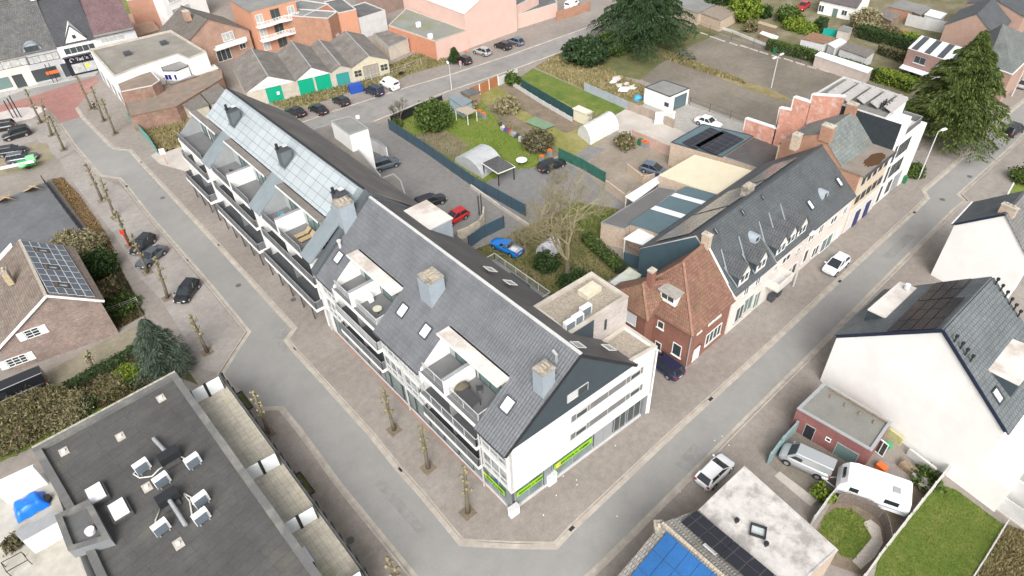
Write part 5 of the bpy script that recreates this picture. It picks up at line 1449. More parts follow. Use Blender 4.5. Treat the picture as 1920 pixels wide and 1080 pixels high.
# large tall fence boards etc.
BLUEF = plain('dark_blue_fence_panel', (0.045, 0.085, 0.115), 0.6, 0.08, 1)
f1 = [(731, 243), (800, 288), (890, 352), (985, 405)]
wallrun('garden_fence', 'long dark blue panel fence between the car yard and the gardens', 'fence', f1, 0, 1.9, 0.07, BLUEF, posts=2.6, postm=DARKT)
wallrun('garden_fence', 'dark blue fence piece above the concrete ramp wall near the blue pickup', 'fence', [(880, 465), (905, 447), (945, 427)], 0, 1.9, 0.07, BLUEF, posts=2.6, postm=DARKT)
wallrun('fence_plinth', 'low white concrete plinth along the foot of the dark blue fence', 'wall', [(884, 352), (940, 392), (990, 425)], 0, 0.5, 0.25, PALE)
wallrun('ramp_wall', 'curved pale concrete ramp wall beside the red car', 'wall', [(860, 450), (880, 442), (900, 430), (907, 418), (908, 405)], 0, 1.5, 0.22, plain('board_marked_concrete', (0.50, 0.45, 0.36), 0.9, 0.15, 2, stain=(0.30, 0.27, 0.22), stain_amt=0.6))
for x, y in ((899, 404), (904, 400)): tag(MB().box(P(x, y), (0.12, 0.12, 3.2)).build('gate_post', DARKT), 'tall dark gate post at the %s end of the ramp wall' % ('inner' if x < 900 else 'outer'), 'post')
wallrun('hedge_fence', 'dark screened fence along the side street behind the evergreen bush', 'fence', [(735, 234), (785, 212), (830, 195)], 0, 1.6, 0.06, BLACKT, posts=2.5)
OBR = plain('rust_brown_boards', (0.34, 0.14, 0.06), 0.8, 0.15, 2)
wallrun('board_fence', 'rust brown board fence with white posts beside the side street', 'fence', [(880, 185), (905, 175), (934, 160)], 0, 1.9, 0.08, OBR, posts=2.4, postm=WHITET)
wallrun('concrete_fence', 'pale concrete panel fence beyond the rust brown boards', 'fence', [(936, 160), (970, 145)], 0, 1.6, 0.08, LGREY, posts=2.0)
GSC = plain('green_screen_netting', (0.025, 0.115, 0.085), 0.85, 0.25, 1.5)
wallrun('screened_fence', 'dark green netting fence between the vegetable plot and the bright lawn', 'fence', [(978, 165), (1020, 190), (1075, 222)], 0, 1.7, 0.06, plain('dark_green_netting', (0.02, 0.07, 0.07), 0.85, 0.25, 1.5), posts=2.5)
wallrun('slab_fence', 'low pale slab fence in front of the dark green netting', 'fence', [(963, 162), (1015, 195), (1072, 228)], 0, 0.8, 0.07, LGREY, posts=2.0)
wallrun('screened_fence', 'bright green netting fence behind the black estate car', 'fence', [(1048, 296), (1090, 316), (1134, 342)], 0, 1.7, 0.06, GSC, posts=2.5)
wallrun('panel_fence', 'grey blue concrete panel fence right of the bright lawn', 'fence', [(1096, 170), (1135, 187), (1178, 206)], 0, 1.5, 0.08, plain('blue_grey_concrete', (0.33, 0.36, 0.40), 0.8, 0.1, 1), posts=2.4)
wallrun('yard_wall', 'brownish block wall running past the white garage', 'wall', [(1178, 206), (1230, 226), (1262, 240)], 0, 1.5, 0.15, plain('brown_block', (0.34, 0.28, 0.23), 0.9, 0.15, 1), posts=2.5)
wallrun('yard_wall', 'pink tinted block wall between the pale yard and the car yard', 'wall', [(1185, 262), (1215, 275), (1265, 298), (1300, 312)], 0, 1.7, 0.12, plain('pink_block', (0.45, 0.31, 0.26), 0.9, 0.12, 1), posts=2.2)
wallrun('yard_wall', 'whitish block wall below the green netting fence', 'wall', [(1136, 355), (1172, 382), (1180, 376)], 0, 1.5, 0.2, LWALL)
wallrun('yard_wall', 'whitish sloping wall beside the blue grey hatchback', 'wall', [(1176, 322), (1205, 345), (1225, 340)], 0, 1.3, 0.2, LWALL)
def postfence(name, label, px, h, step, mat=DARKT, rails=(0.9,), th=0.06):
 p = xy(px); L = [(p[i + 1] - p[i]).length for i in range(len(p) - 1)]; tot = sum(L)
 t = thing(name, label, 'fence', p[0])
 m = MB()
 for i in range(len(p) - 1):
  for r in rails: m.beam(p[i] + UP * h * r, p[i + 1] + UP * h * r, 0.025, 0.025)
 m.build('wire', mat, t)
 n = int(tot / step)
 for k in range(n + 1):
  s = tot * k / n; i = 0
  while i < len(L) - 1 and s > L[i]: s -= L[i]; i += 1
  q = p[i].lerp(p[i + 1], min(1, s / L[i]))
  MB().beam(q, q + UP * h, th, th).build('post', mat, t)
postfence('wire_fence', 'black wire fence between the white garage yard and the old asphalt lot', [(1293, 197), (1345, 215), (1395, 233), (1450, 252)], 1.5, 3.6, rails=(0.95, 0.5, 0.1))
postfence('wire_fence', 'long wire fence along the upper edge of the old asphalt lot', [(1290, 52), (1380, 78), (1445, 100), (1500, 118)], 1.7, 4.5, rails=(0.95, 0.5, 0.1))
wallrun('low_wall', 'low concrete edging wall behind the wire fence of the old asphalt lot', 'wall', [(1290, 38), (1370, 60), (1430, 84), (1470, 98)], 0, 0.5, 0.2, LGREY)
# blocks marking parking rows on the lot
for i, (x, y) in enumerate([(1300, 57), (1320, 64), (1338, 71), (1352, 76), (1375, 83), (1395, 88), (1413, 94), (1432, 100), (1455, 107), (1478, 113), (1500, 120), (1522, 127), (1545, 133), (1568, 140)]):
 c = P(x, y)
 ORD = ['first', 'second', 'third', 'fourth', 'fifth', 'sixth', 'seventh', 'eighth', 'ninth', 'tenth', 'eleventh', 'twelfth', 'thirteenth', 'last']
 tag(MB().box(c, (1.9, 0.25, 0.14), (P(x + 10, y + 3.2) - c).normalized()).build('wheel_stop', PALE), ORD[i] + ' white concrete wheel stop from the cedar along the old asphalt lot', 'wheel stop', 'wheel stops on the old asphalt lot')
# polytunnels and garden buildings
def tunnel(label, base, h, mat, ribs=5):
 "arched tunnel on four ground corners: base[0]-base[1] is one end"
 b = xy(base); c = sum(b, Vector()) / 4
 t = thing('polytunnel', label, 'polytunnel', (c.x, c.y, 0))
 n = 10
 def arch(a, d, s=1.0):
  w = (d - a); m = (a + d) / 2
  return [m + w * 0.5 * -math.cos(math.pi * k / n) * s + UP * h * math.sin(math.pi * k / n) * s for k in range(n + 1)]
 A, B = arch(b[0], b[1]), arch(b[3], b[2])
 m = MB()
 seg = 8
 for s in range(seg):
  f0, f1 = s / seg, (s + 1) / seg
  for k in range(n):
   sag = 0.06
   m.poly([A[k].lerp(B[k], f0), A[k + 1].lerp(B[k + 1], f0), A[k + 1].lerp(B[k + 1], f1), A[k].lerp(B[k], f1)])
 m.poly(A); m.poly(B[::-1])
 m.build('cover', mat, t, smooth=False)
 for s in range(ribs + 1):
  r = [p.lerp(q, s / ribs) for p, q in zip(A, B)]
  cc = (r[0] + r[-1]) / 2
  MB().tube([cc + (p - cc) * 1.012 for p in r], 0.025, 5).build('rib', LGREY, t)
PLAS = plain('greyish_plastic_film', (0.42, 0.43, 0.44), 0.3, 0.12, 1.2, stain=(0.33, 0.34, 0.36), stain_amt=0.5)
tunnel('greyish arched polytunnel beside the dark blue fence', [(853, 305), (905, 335), (942, 308), (893, 284)], 2.1, PLAS)
tunnel('white arched polytunnel between the bright lawn and the car yard', [(1083, 253), (1107, 272), (1160, 243), (1130, 226)], 2.3, plain('white_plastic_film', (0.62, 0.63, 0.62), 0.3, 0.1, 2))
tunnel('small white domed greenhouse under the bare tree', [(1005, 477), (1030, 487), (1052, 470), (1030, 458)], 1.9, plain('pale_greenhouse_film', (0.60, 0.60, 0.66), 0.3, 0.12, 2))
# gazebo with hipped dark roof
gz = thing('gazebo', 'dark hip roofed garden gazebo beside the greyish polytunnel', 'gazebo', P(935, 318))
gcorn = [P(903, 306, 2.2), P(934, 326, 2.2), P(966, 313, 2.2), P(938, 296, 2.2)]
ap = sum(gcorn, Vector()) / 4 + UP * 1.6
m = MB()
for i in range(4):
 q = [gcorn[i], gcorn[(i + 1) % 4], ap]
 if (q[1] - q[0]).cross(q[2] - q[0]).z < 0: q = q[::-1]
 m.poly(q)
m.poly([p - UP * 0.06 for p in gcorn]); m.build('roof', plain('dark_shingle', (0.07, 0.07, 0.07), 0.9, 0.3, 4), gz)
for i in range(4): MB().beam(gcorn[i], gcorn[(i + 1) % 4], 0.08, 0.12).build('fascia', WHITET, gz)
for p in gcorn:
 q = p.lerp(ap, 0.1); MB().beam((q.x, q.y, 0), (q.x, q.y, 2.2), 0.12, 0.12).build('post', BLACKT, gz)
shed('garden_shed', 'blue grey garden shed with a sloping metal roof beside the rust brown boards', 'shed', [(840, 182), (868, 201), (886, 188), (858, 175)], 2.3, plain('pale_blue_boards', (0.33, 0.42, 0.50), 0.7, 0.1, 2), ZINC, zs=[2.5, 2.1, 2.1, 2.5])
shed('lean_to', 'dark felt lean-to roof behind the blue grey garden shed', 'lean-to', [(862, 172), (880, 180), (902, 172), (884, 164)], 2.3, WOOD, FELT)
shed('pergola', 'brushwood roofed pergola on posts in front of the blue grey garden shed', 'pergola', [(852, 205), (876, 215), (895, 207), (872, 197)], 2.0, WOOD, plain('brushwood', (0.36, 0.31, 0.24), 1, 0.3, 6), walls=False, posts=WHITET)
shed('garden_cabin', 'small cream garden cabin at the end of the vegetable plot', 'shed', [(1073, 203), (1085, 197), (1113, 209), (1102, 215)], 2.1, plain('cream_boards', (0.62, 0.58, 0.45), 0.8, 0.08, 2), plain('cream_sheet', (0.66, 0.62, 0.50), 0.7, 0.08, 2))
sheet('net_cover', [(985, 232), (1003, 221), (1042, 238), (1020, 246)], plain('green_net', (0.16, 0.24, 0.15), 0.9, 0.15, 2), 0.3, kind=None)
tag(bpy.data.objects['net_cover'], 'flat pale green net stretched over a garden bed', 'garden net')
t = thing('garden_table', 'white oval garden table on the lawn beside the gazebo', 'table', P(978, 302))
c = P(978, 300, 0.7); MB().tube([c, c + UP * 0.06], 0.85, 20).build('table_top', WHP, t)
for a in range(4): MB().beam(c + Vector((math.cos(a * 1.57) * 0.5, math.sin(a * 1.57) * 0.4, -0.7)), c + Vector((math.cos(a * 1.57) * 0.5, math.sin(a * 1.57) * 0.4, 0)), 0.05, 0.05).build('leg', DARKT, t)
# ---------------------------------------------------------------- right hand side houses
GWA, GWB = P(1535, 712), P(1864, 960)
GWA.z = 0; GWB.z = 0
gx = (GWB - GWA).normalized(); gin = Vector((0.985, 0.17, 0)).normalized()
LB = 11.6
le = on(1570, 630, GWA, GWB); re_ = on(1886, 808, GWA, GWB); ap_ = on(1768, 620, GWA, GWB)
inn = (P(1860, 522, ap_.z) - ap_); LB = inn.length; inn.normalize()
HB = thing('gable_house', 'big white gabled house with dark roof, black solar panels and two boxed dormers', 'house', (GWA + GWB) / 2)
wpoly = [GWA, GWB, on(1901, 900, GWA, GWB), on(1853, 862, GWA, GWB) if False else Vector((re_.x, re_.y, on(1901, 900, GWA, GWB).z)), re_, ap_, le, Vector((le.x, le.y, 0))]
wpoly = [Vector((le.x, le.y, 0)), GWB, Vector((GWB.x, GWB.y, 3.2)), Vector((re_.x, re_.y, 3.4)), re_, ap_, le]
m = MB(); m.poly(wpoly); m.poly([p + inn * LB for p in wpoly][::-1])
for i in (0, 1, 2, 3, 6):
 j = (i + 1) % 7
 m.poly([wpoly[i], wpoly[i] + inn * LB, wpoly[j] + inn * LB, wpoly[j]])
m.build('wall', WHITE, HB)
FLTILE = tile('flat_grey_tiles', (0.125, 0.14, 0.145), (0.15, 0.165, 0.17), 0.35, 0.4, (0.035, 0.04, 0.042), 0.55, 0.7)
r1 = MB()
def slope(mb, e, a, ovr=0.3, th=0.15):
 d = (e - a).normalized()
 q = [a - inn * 0.12, a + inn * (LB + 0.1), e + d * ovr + inn * (LB + 0.1), e + d * ovr - inn * 0.12]
 n = (q[1] - q[0]).cross(q[2] - q[0]).normalized()
 if n.z < 0: n = -n
 t = [p + n * th for p in q]
 if (t[1] - t[0]).cross(t[2] - t[0]).z < 0: t = t[::-1]; q = q[::-1]
 mb.poly(t); mb.poly(q[::-1])
 for i in range(4):
  j = (i + 1) % 4; mb.poly([q[i], q[j], t[j], t[i]])
 return n, -d
nL, uL = slope(r1, le, ap_)
nR, uR = slope(r1, re_, ap_)
rf = r1.build('roof', FLTILE, HB)
MB().beam(le + nL * 0.05 - inn * 0.16, ap_ + UP * 0.12 - inn * 0.16, 0.07, 0.32).build('verge_trim', gloss('navy_trim', (0.012, 0.02, 0.045), 0.5), HB)
MB().beam(re_ + nR * 0.05 - inn * 0.16, ap_ + UP * 0.12 - inn * 0.16, 0.07, 0.32).build('verge_trim', MATS['navy_trim'], HB)
def onplane(px, py, p0, n):
 d = ray(px, py); o = Vector((0, 0, H))
 return o + d * ((p0 - o).dot(n) / d.dot(n))
SB_ = plain('black_solar_glass', (0.022, 0.020, 0.026), 0.22, 0.25, 0.8)
pl = le + nL * 0.25
pvh = panelm('black_solar_cells', (0.018, 0.018, 0.024), (0.10, 0.10, 0.11), 1.15, 1.75)
pq_ = [onplane(1655, 624, pl, nL), onplane(1727, 560, pl, nL), onplane(1850, 530, pl, nL), onplane(1790, 580, pl, nL)]
p0 = onplane(1662, 622, pl, nL)
panels(HB, p0, inn, uL, 3, 4, 1.9, 1.12, SB_, lift=0.05, gap=0.09)
panels(HB, p0 + inn * 5.74 + uL * 0.0, inn, uL, 2, 3, 1.9, 1.12, SB_, lift=0.05, gap=0.09)
skylight(HB, onplane(1784, 572, le + nL * 0.15, nL), inn, uL, nL, 1.6, 1.0)
skylight(HB, onplane(1870, 742, re_ + nR * 0.15, nR), inn, uR, nR, 1.0, 1.2)
def boxdorm(px_pts, z, lab, rooft):
 pts = [P(x, y, z) for x, y in px_pts]
 d = MB().prism(pts, z - 2.4, z - 0.12, top=False).build('dormer', BLUEGREY, HB)
 c = sum(pts, Vector()) / 4
 MB().prism([p + (p - c).normalized() * 0.12 for p in pts], z - 0.14, z, bottom=True).build('dormer_roof', rooft, d)
boxdorm([(1629, 579), (1687, 529), (1732, 546), (1675, 601)], le.z + 2.6, 0, FLATW)
boxdorm([(1855, 692), (1899, 637), (1960, 660), (1912, 720)], re_.z + 2.6, 0, FLATW)
for x, y in ((1789, 641), (1800, 654), (1809, 666), (1819, 678), (1866, 534), (1875, 546), (1884, 558), (1892, 571), (1900, 582), (1908, 594)):
 p = onplane(x, y, re_ + nR * 0.15, nR)
 MB().tube([p, p + UP * 0.55, p + UP * 0.56, p + UP * 0.75], [0.07, 0.07, 0.14, 0.14], 8).build('vent_pipe', BLACKT, HB)
MB().tube([onplane(1700, 541, Vector((0, 0, le.z + 2.75)), UP), onplane(1700, 541, Vector((0, 0, le.z + 2.75)), UP) + UP * 0.5], 0.25, 10).build('roof_vent', WHP, HB)
MB().prism([GWB + inn * 0.3, GWB + inn * 6, GWB + inn * 6 + gx * 3, GWB + inn * 0.3 + gx * 3], 0, 0.15).build('terrace', PALE, HB)
flat('rear_extension', 'low grey rear extension at the right picture edge behind the white gabled house', 'building part', [(1852, 862), (1868, 838), (1960, 880), (1945, 925)], 3.0, LGREY, plain('grey_deck', (0.30, 0.29, 0.27), 0.8, 0.1, 1), 0.2, 0.2, LGREY)
wallrun('yard_gate', 'pale grey panelled gate beside the foot of the white gable wall', 'gate', [(1868, 955), (1935, 1000)], 0, 1.8, 0.1, LGREY, posts=2.0)
# upper white gable house
HA_A = P(1752, 525); HA_A.z = 0
HA_le = P(1790, 421, 7.3)
HA_A = Vector((HA_le.x, HA_le.y, 0))
HA_dir = gx.copy()
HA_B = HA_A + HA_dir * 17
apA = on(1884, 403, HA_A, HA_B)
reA = HA_A + HA_dir * (2 * (Vector((apA.x, apA.y, 0)) - HA_A).length); reA.z = 7.3
farA = P(1828, 380, 7.3) - HA_le; LA = farA.length; farA.normalize()
GH = thing('gable_house', 'white gabled house with dark grey roof behind the solar panelled one', 'house', HA_A)
wq_ = [HA_A, Vector((reA.x, reA.y, 0)), reA, apA, HA_le]
m = MB(); m.poly(wq_); m.poly([p + farA * LA for p in wq_][::-1]); m.poly([wq_[0], wq_[4], wq_[4] + farA * LA, wq_[0] + farA * LA]); m.poly([wq_[1], wq_[1] + farA * LA, wq_[2] + farA * LA, wq_[2]])
m.build('wall', WHITE, GH)
for e, mt in ((HA_le, SLATE2), (reA, tile('grey_pantiles', (0.17, 0.17, 0.165), (0.22, 0.215, 0.205), 0.24, 0.34, (0.05, 0.05, 0.05)))):
 d = (e - apA).normalized()
 q = [apA - farA * 0.1, apA + farA * LA, e + d * 0.3 + farA * LA, e + d * 0.3 - farA * 0.1]
 n = (q[1] - q[0]).cross(q[2] - q[0]).normalized(); n = n if n.z > 0 else -n
 t = [p + n * 0.15 for p in q]
 if (t[1] - t[0]).cross(t[2] - t[0]).z < 0: t = t[::-1]; q = q[::-1]
 mm = MB().poly(t).poly(q[::-1])
 for i in range(4): mm.poly([q[i], q[(i + 1) % 4], t[(i + 1) % 4], t[i]])
 mm.build('roof', mt, GH)
MB().beam(HA_le + UP * 0.1 - farA * 0.12, apA + UP * 0.12 - farA * 0.12, 0.06, 0.25).build('verge_trim', MATS['navy_trim'], GH)
MB().beam(HA_le + Vector((0, 0.25, -0.05)), HA_le + Vector((0, 0.25, -0.05)) + farA * LA, 0.2, 0.14).build('gutter', WHITET, GH)
chimney(GH, apA + farA * 0.8 - UP * 0.4, 1.5, 0.5, 1.0, plain('pale_brick', (0.45, 0.36, 0.28)), u=gx, pots=3)
tag(MB().tube([P(1887, 369), P(1887, 369) + UP * 2.2], 0.09, 8).build('white_post', WHP), 'white post on the pavement above the dark roofed gable house', 'post')
# brick annex with flat roof
BA, bp_ = flat('brick_annex', 'flat roofed red brick annex against the big white gable beside the silver van', 'annex', [(1495, 765), (1546, 716), (1672, 791), (1635, 845)], 3.0, brick('plum_brick', (0.24, 0.085, 0.08), (0.19, 0.07, 0.065), (0.2, 0.12, 0.11)), plain('grey_green_felt', (0.24, 0.235, 0.21)), 0.15, 0.25, GREYT)
a, b = Vector((bp_[0].x, bp_[0].y, 0)), Vector((bp_[3].x, bp_[3].y, 0))
wins(BA, a, b, [(1516, 812, 1.0, 2.1, dict(cols=1, fr=GREYT, gl=BLACKT, name='door')), (1585, 852, 2.0, 1.9, dict(cols=1, fr=GREYT, gl=GLASSG)), (1553, 824, 0.5, 0.5, dict(cols=1))])
for i in range(5):
 q = onplane(1560 + i * 27, 741 + i * 16, Vector((0, 0, 2.95)), UP)
 tag(MB().beam(q, onplane(1556 + i * 27, 746 + i * 16, Vector((0, 0, 2.95)), UP), 0.12, 0.1).build('timber_bearer', WOOD), ['first', 'second', 'middle', 'fourth', 'last'][i] + ' short wooden bearer from the street on the annex roof', 'timber', 'timber bearers on the annex roof')
tag(MB().beam(onplane(1556, 728, Vector((0, 0, 3.1)), UP), onplane(1665, 792, Vector((0, 0, 3.1)), UP), 0.15, 0.08).build('timber_plank', WOOD), 'long wooden plank lying on the annex roof along the white gable', 'timber')
# bottom right white flat roof and tiled roof with panels
FRW = plain('blotchy_white_roof', (0.50, 0.475, 0.45), 0.7, 0.14, 1.1, stain=(0.24, 0.22, 0.205), stain_amt=0.8)
WF, fp = flat('flat_roofed_house', 'house with a blotchy white flat roof and small skylight beside the round lawn', 'house', [(1309, 957), (1396, 874), (1571, 1031), (1470, 1120)], 4.0, LWALL, FRW, 0.06, 0.1, FRW)
t_ = onplane(1421, 997, Vector((0, 0, 4.0)), UP)
window(WF, t_, Vector((0.9, 0.43, 0)).normalized(), UP, 1.0, 1.2, cols=1, fr=BLACKT, gl=plain('skylight_pale', (0.5, 0.54, 0.54), 0.2), fw=0.1, name='skylight', up=Vector((-0.43, 0.9, 0)).normalized(), depth=0.25)
for x, y in ((1380, 980), (1435, 1024)):
 p = onplane(x, y, Vector((0, 0, 3.95)), UP); MB().tube([p, p + UP * 0.3, p + UP * 0.31, p + UP * 0.5], [0.08, 0.08, 0.2, 0.2], 10).build('vent_pipe', BLACKT, WF)
# tiled roof: ridge at z 5.4 from A towards the lower right
TRm = tile('grey_brown_pantiles', (0.20, 0.19, 0.175), (0.26, 0.25, 0.23), 0.24, 0.34, (0.06, 0.055, 0.05), 0.9, 1.0, moss=(0.28, 0.26, 0.2), moss_amt=0.6)
zr2 = 5.2
rA, rB = P(1241, 982, zr2), P(1390, 1112, zr2)
eA, eB = P(1309, 957, 4.1), P(1480, 1125, 4.1)
wA, wB = P(1130, 1115, 2.6), P(1300, 1260, 2.6)
TH_ = thing('tiled_house', 'grey pantiled house roof carrying blue and black solar panels at the bottom edge', 'house', rA)
def quadslab(par, q, mt, th=0.12, name='roof'):
 n = (q[1] - q[0]).cross(q[3] - q[0]).normalized(); n = n if n.z > 0 else -n
 t = [p + n * th for p in q];
 if (t[1] - t[0]).cross(t[2] - t[0]).z < 0: t = t[::-1]; q = q[::-1]
 mm = MB().poly(t).poly(q[::-1])
 for i in range(4): mm.poly([q[i], q[(i + 1) % 4], t[(i + 1) % 4], t[i]])
 return mm.build(name, mt, par), n
ro, nA = quadslab(TH_, [rA, rB, eB, eA], TRm)
ro2, nB = quadslab(TH_, [rA, wA, wB, rB], TRm)
MB().prism([(wA.x, wA.y), (rA.x + 0.1, rA.y - 0.1), (rB.x, rB.y), (wB.x, wB.y)], 0, 2.7, top=False).prism([(rA.x, rA.y), (eA.x, eA.y), (eB.x, eB.y), (rB.x, rB.y)], 0, 4.0, top=False).build('wall', LWALL, TH_)
cp2 = MB()
for i in range(34):
 a = rA.lerp(rB, i / 34); b = rA.lerp(rB, (i + 0.86) / 34); cp2.beam(a + UP * 0.16, b + UP * 0.14, 0.24, 0.13)
cp2.build('ridge_tiles', plain('mottled_ridge', (0.44, 0.38, 0.30), 0.9, 0.35, 5), ro)
chimney(TH_, P(1233, 999, 4.2), 1.0, 0.6, 0.8, plain('mossy_brick', (0.38, 0.30, 0.22), 0.95, 0.3, 5, stain=(0.36, 0.38, 0.14), stain_amt=0.8), MOSSC, u=(rA - wA).normalized() if False else Vector((0.7, 0.7, 0)), pots=1)
uu = (rB - rA).normalized(); dd = nA.cross(uu).normalized()
if dd.dot(eA - rA) < 0: dd = -dd
k0 = onplane(1276, 981, rA + nA * 0.15, nA)
panels(TH_, k0, uu, dd, 5, 2, 1.75, 1.08, pvk, lift=0.14)
window(TH_, onplane(1334, 1028, rA + nA * 0.15, nA), uu, nA, 1.1, 0.7, cols=1, fr=LGREY, gl=LGREY, name='skylight', up=dd, depth=0.1)
BPV = panelm('blue_solar_cells', (0.012, 0.085, 0.25), (0.04, 0.13, 0.30), 0.16, 0.16, 0.008, 0.3, 0.5)
dd2 = nB.cross(uu).normalized()
if dd2.dot(wA - rA) < 0: dd2 = -dd2
k1 = onplane(1251, 998, rA + nB * 0.15, nB)
panels(TH_, k1, uu, dd2, 8, 3, 1.05, 1.7, BPV, lift=0.12)
wallrun('garden_wall', 'long white topped wall beside the caravan and the right lawn', 'wall', [(1612, 1095), (1650, 1042), (1700, 978), (1768, 893)], 0, 1.5, 0.12, plain('painted_block', (0.50, 0.49, 0.45), 0.9, 0.12, 1), posts=2.4)
postfence('wire_fence', 'wire fence between the right lawn and the dry field', [(1812, 1100), (1850, 1040), (1884, 984)], 1.2, 2.5, LGREY, rails=(0.95, 0.7, 0.4, 0.1))
hur = thing('hurdle_fence', 'curved woven wooden hurdle fence around the small round lawn', 'fence', P(1610, 960))
hp = xy([(1566, 942), (1590, 945), (1612, 952), (1632, 962), (1648, 976), (1656, 990), (1660, 1010), (1662, 1022)])
for i in range(len(hp) - 1):
 n_ = 7
 for k in range(n_):
  a = hp[i].lerp(hp[i + 1], k / n_)
  if random.random() < 0.02: continue
 m = MB()
 for k in range(n_):
  a = hp[i].lerp(hp[i + 1], (k + 0.5) / n_); m.box(a, ((hp[i + 1] - hp[i]).length / n_ * 0.8, 0.05, 1.5 + random.uniform(-0.08, 0.08)), (hp[i + 1] - hp[i]).normalized())
 m.beam(hp[i] + UP * 0.5, hp[i + 1] + UP * 0.5, 0.09, 0.06).beam(hp[i] + UP * 1.15, hp[i + 1] + UP * 1.15, 0.09, 0.06)
 m.build('hurdle_panel', plain('grey_brown_hurdle', (0.17, 0.14, 0.12), 0.95, 0.3, 6), hur)
wallrun('screen_fence', 'white panel screen between the silver van and the small round lawn', 'fence', [(1520, 985), (1545, 950), (1566, 925)], 0, 1.5, 0.06, LGREY, posts=2.0)
wallrun('grey_gate', 'teal grey sliding gate at the entrance of the silver van yard', 'gate', [(1440, 870), (1458, 845), (1488, 812)], 0, 1.7, 0.15, plain('teal_grey_metal', (0.22, 0.31, 0.32), 0.5, 0.1, 1), posts=3)
sheet('paved_patch', [(1452, 893), (1462, 884), (1532, 937), (1520, 950)], PALE, 0.02)
# clutter of stored things between annex and gable
jun = [('wooden_crate', 'open wooden crate of odds and ends beside the white gable', (1700, 880), (1.3, 0.8, 0.55), WOOD), ('wooden_crate', 'grey wooden crate with a lid nearest the caravan roof light', (1722, 900), (1.1, 0.8, 0.5), plain('grey_plank', (0.3, 0.28, 0.25), 0.9, 0.2, 4)),
       ('plastic_tub', 'orange plastic tub between the annex and the caravan', (1651, 880), (0.8, 0.6, 0.5), gloss('orange_plastic', (0.75, 0.16, 0.03), 0.5)), ('plastic_tub', 'green plastic tub by the corner of the brick annex', (1664, 838), (0.5, 0.5, 0.4), gloss('green_plastic', (0.03, 0.35, 0.12), 0.5)),
       ('old_cabinet', 'yellowish board leaning against the white gable by the annex', (1674, 825), (1.5, 0.3, 1.0), plain('yellow_board', (0.45, 0.42, 0.22), 0.8, 0.2, 3)), ('metal_rack', 'grey metal rack standing along the white gable', (1725, 870), (2.6, 0.25, 0.8), LGREY), ('paving_stack', 'stack of pale boards near the white wall end', (1735, 915), (1.0, 0.9, 0.4), PALE)]
for nm, lab, (x, y), s, mt in jun:
 c = P(x, y); m = MB().box(c, s, gx)
 if s[2] > 0.5: m.box(c + UP * s[2], (s[0] * 0.9, s[1] * 0.9, 0.05), gx)
 else: m.box(c + UP * s[2], (s[0] * 1.06, s[1] * 1.06, 0.06), gx)
 tag(m.build(nm, mt), lab, nm.split('_')[-1])
for i, (x, y, l) in enumerate([(1641, 845, 'window frame leaning on the end of the brick annex'), (1646, 850, 'second window frame leaning behind the first by the brick annex')]):
 t = thing('window_frame', l, 'window frame', P(x, y), 'old window frames by the annex')
 window(t, P(x, y, 0) + UP * 0.9, gx, -inn, 1.0, 1.8, cols=2, name='frame')
# ---------------------------------------------------------------- bottom left: flat roofed block with units
BFZ = 6.0
bf = [P(328, 697, BFZ), P(58, 842, BFZ), P(58, 842, BFZ) + Vector((-0.4, -3, 0)), P(165, 1075, BFZ), P(200, 1160, BFZ), P(640, 1140, BFZ), P(540, 1010, BFZ)]
bf = [P(328, 697, BFZ), P(60, 840, BFZ), P(128, 960, BFZ), P(200, 1120, BFZ), P(660, 1160, BFZ)]
ROOFB = ground('ribbed_bitumen', [(0.3, (0.062, 0.061, 0.059)), (0.56, (0.082, 0.080, 0.077)), (0.74, (0.125, 0.115, 0.088))], 0.16, 6, 0.7, 0.25, grid=(6.0, 0.95, 0.022, 0.28), fine_amt=0.4, mid=0.6)
BF = thing('flat_roofed_block', 'large grey flat roofed building with six air conditioners and two roof hatches', 'building', sum(bf, Vector()) / 5 - UP * BFZ)
MB().prism(bf, 0, BFZ - 0.02, top=False).build('wall', DG, BF)
rr = tess(inset(bf, 0.5), BFZ - 0.4).build('roof', ROOFB, BF, uvrot=R(8))
m = MB(); inn2 = inset(bf, 0.55); out2 = inset(bf, -0.05)
for i in range(5):
 j = (i + 1) % 5
 m.poly([out2[i] + UP * BFZ, out2[j] + UP * BFZ, inn2[j] + UP * (BFZ - 0.02), inn2[i] + UP * (BFZ - 0.02)])
 m.poly([inn2[j] + UP * (BFZ - 0.42), inn2[i] + UP * (BFZ - 0.42), inn2[i] + UP * (BFZ - 0.02), inn2[j] + UP * (BFZ - 0.02)])
m.build('parapet', plain('grey_parapet_felt', (0.125, 0.125, 0.122), 0.85, 0.12, 0.8, stain=(0.24, 0.235, 0.2), stain_amt=0.6), BF)
MB().beam(bf[0] + UP * 0.04, bf[1] + UP * 0.04, 0.14, 0.1).build('coping', plain('lichen_coping', (0.40, 0.38, 0.32), 0.95, 0.2, 4, stain=(0.22, 0.22, 0.16), stain_amt=0.7), BF)
RZB = BFZ - 0.4
q1 = Vector((0.9, 0.0, 0))
uD = (bf[4] - bf[0]).normalized(); uE = (bf[1] - bf[0]).normalized()
def onroof(px, py, z=RZB): return P(px, py, z)
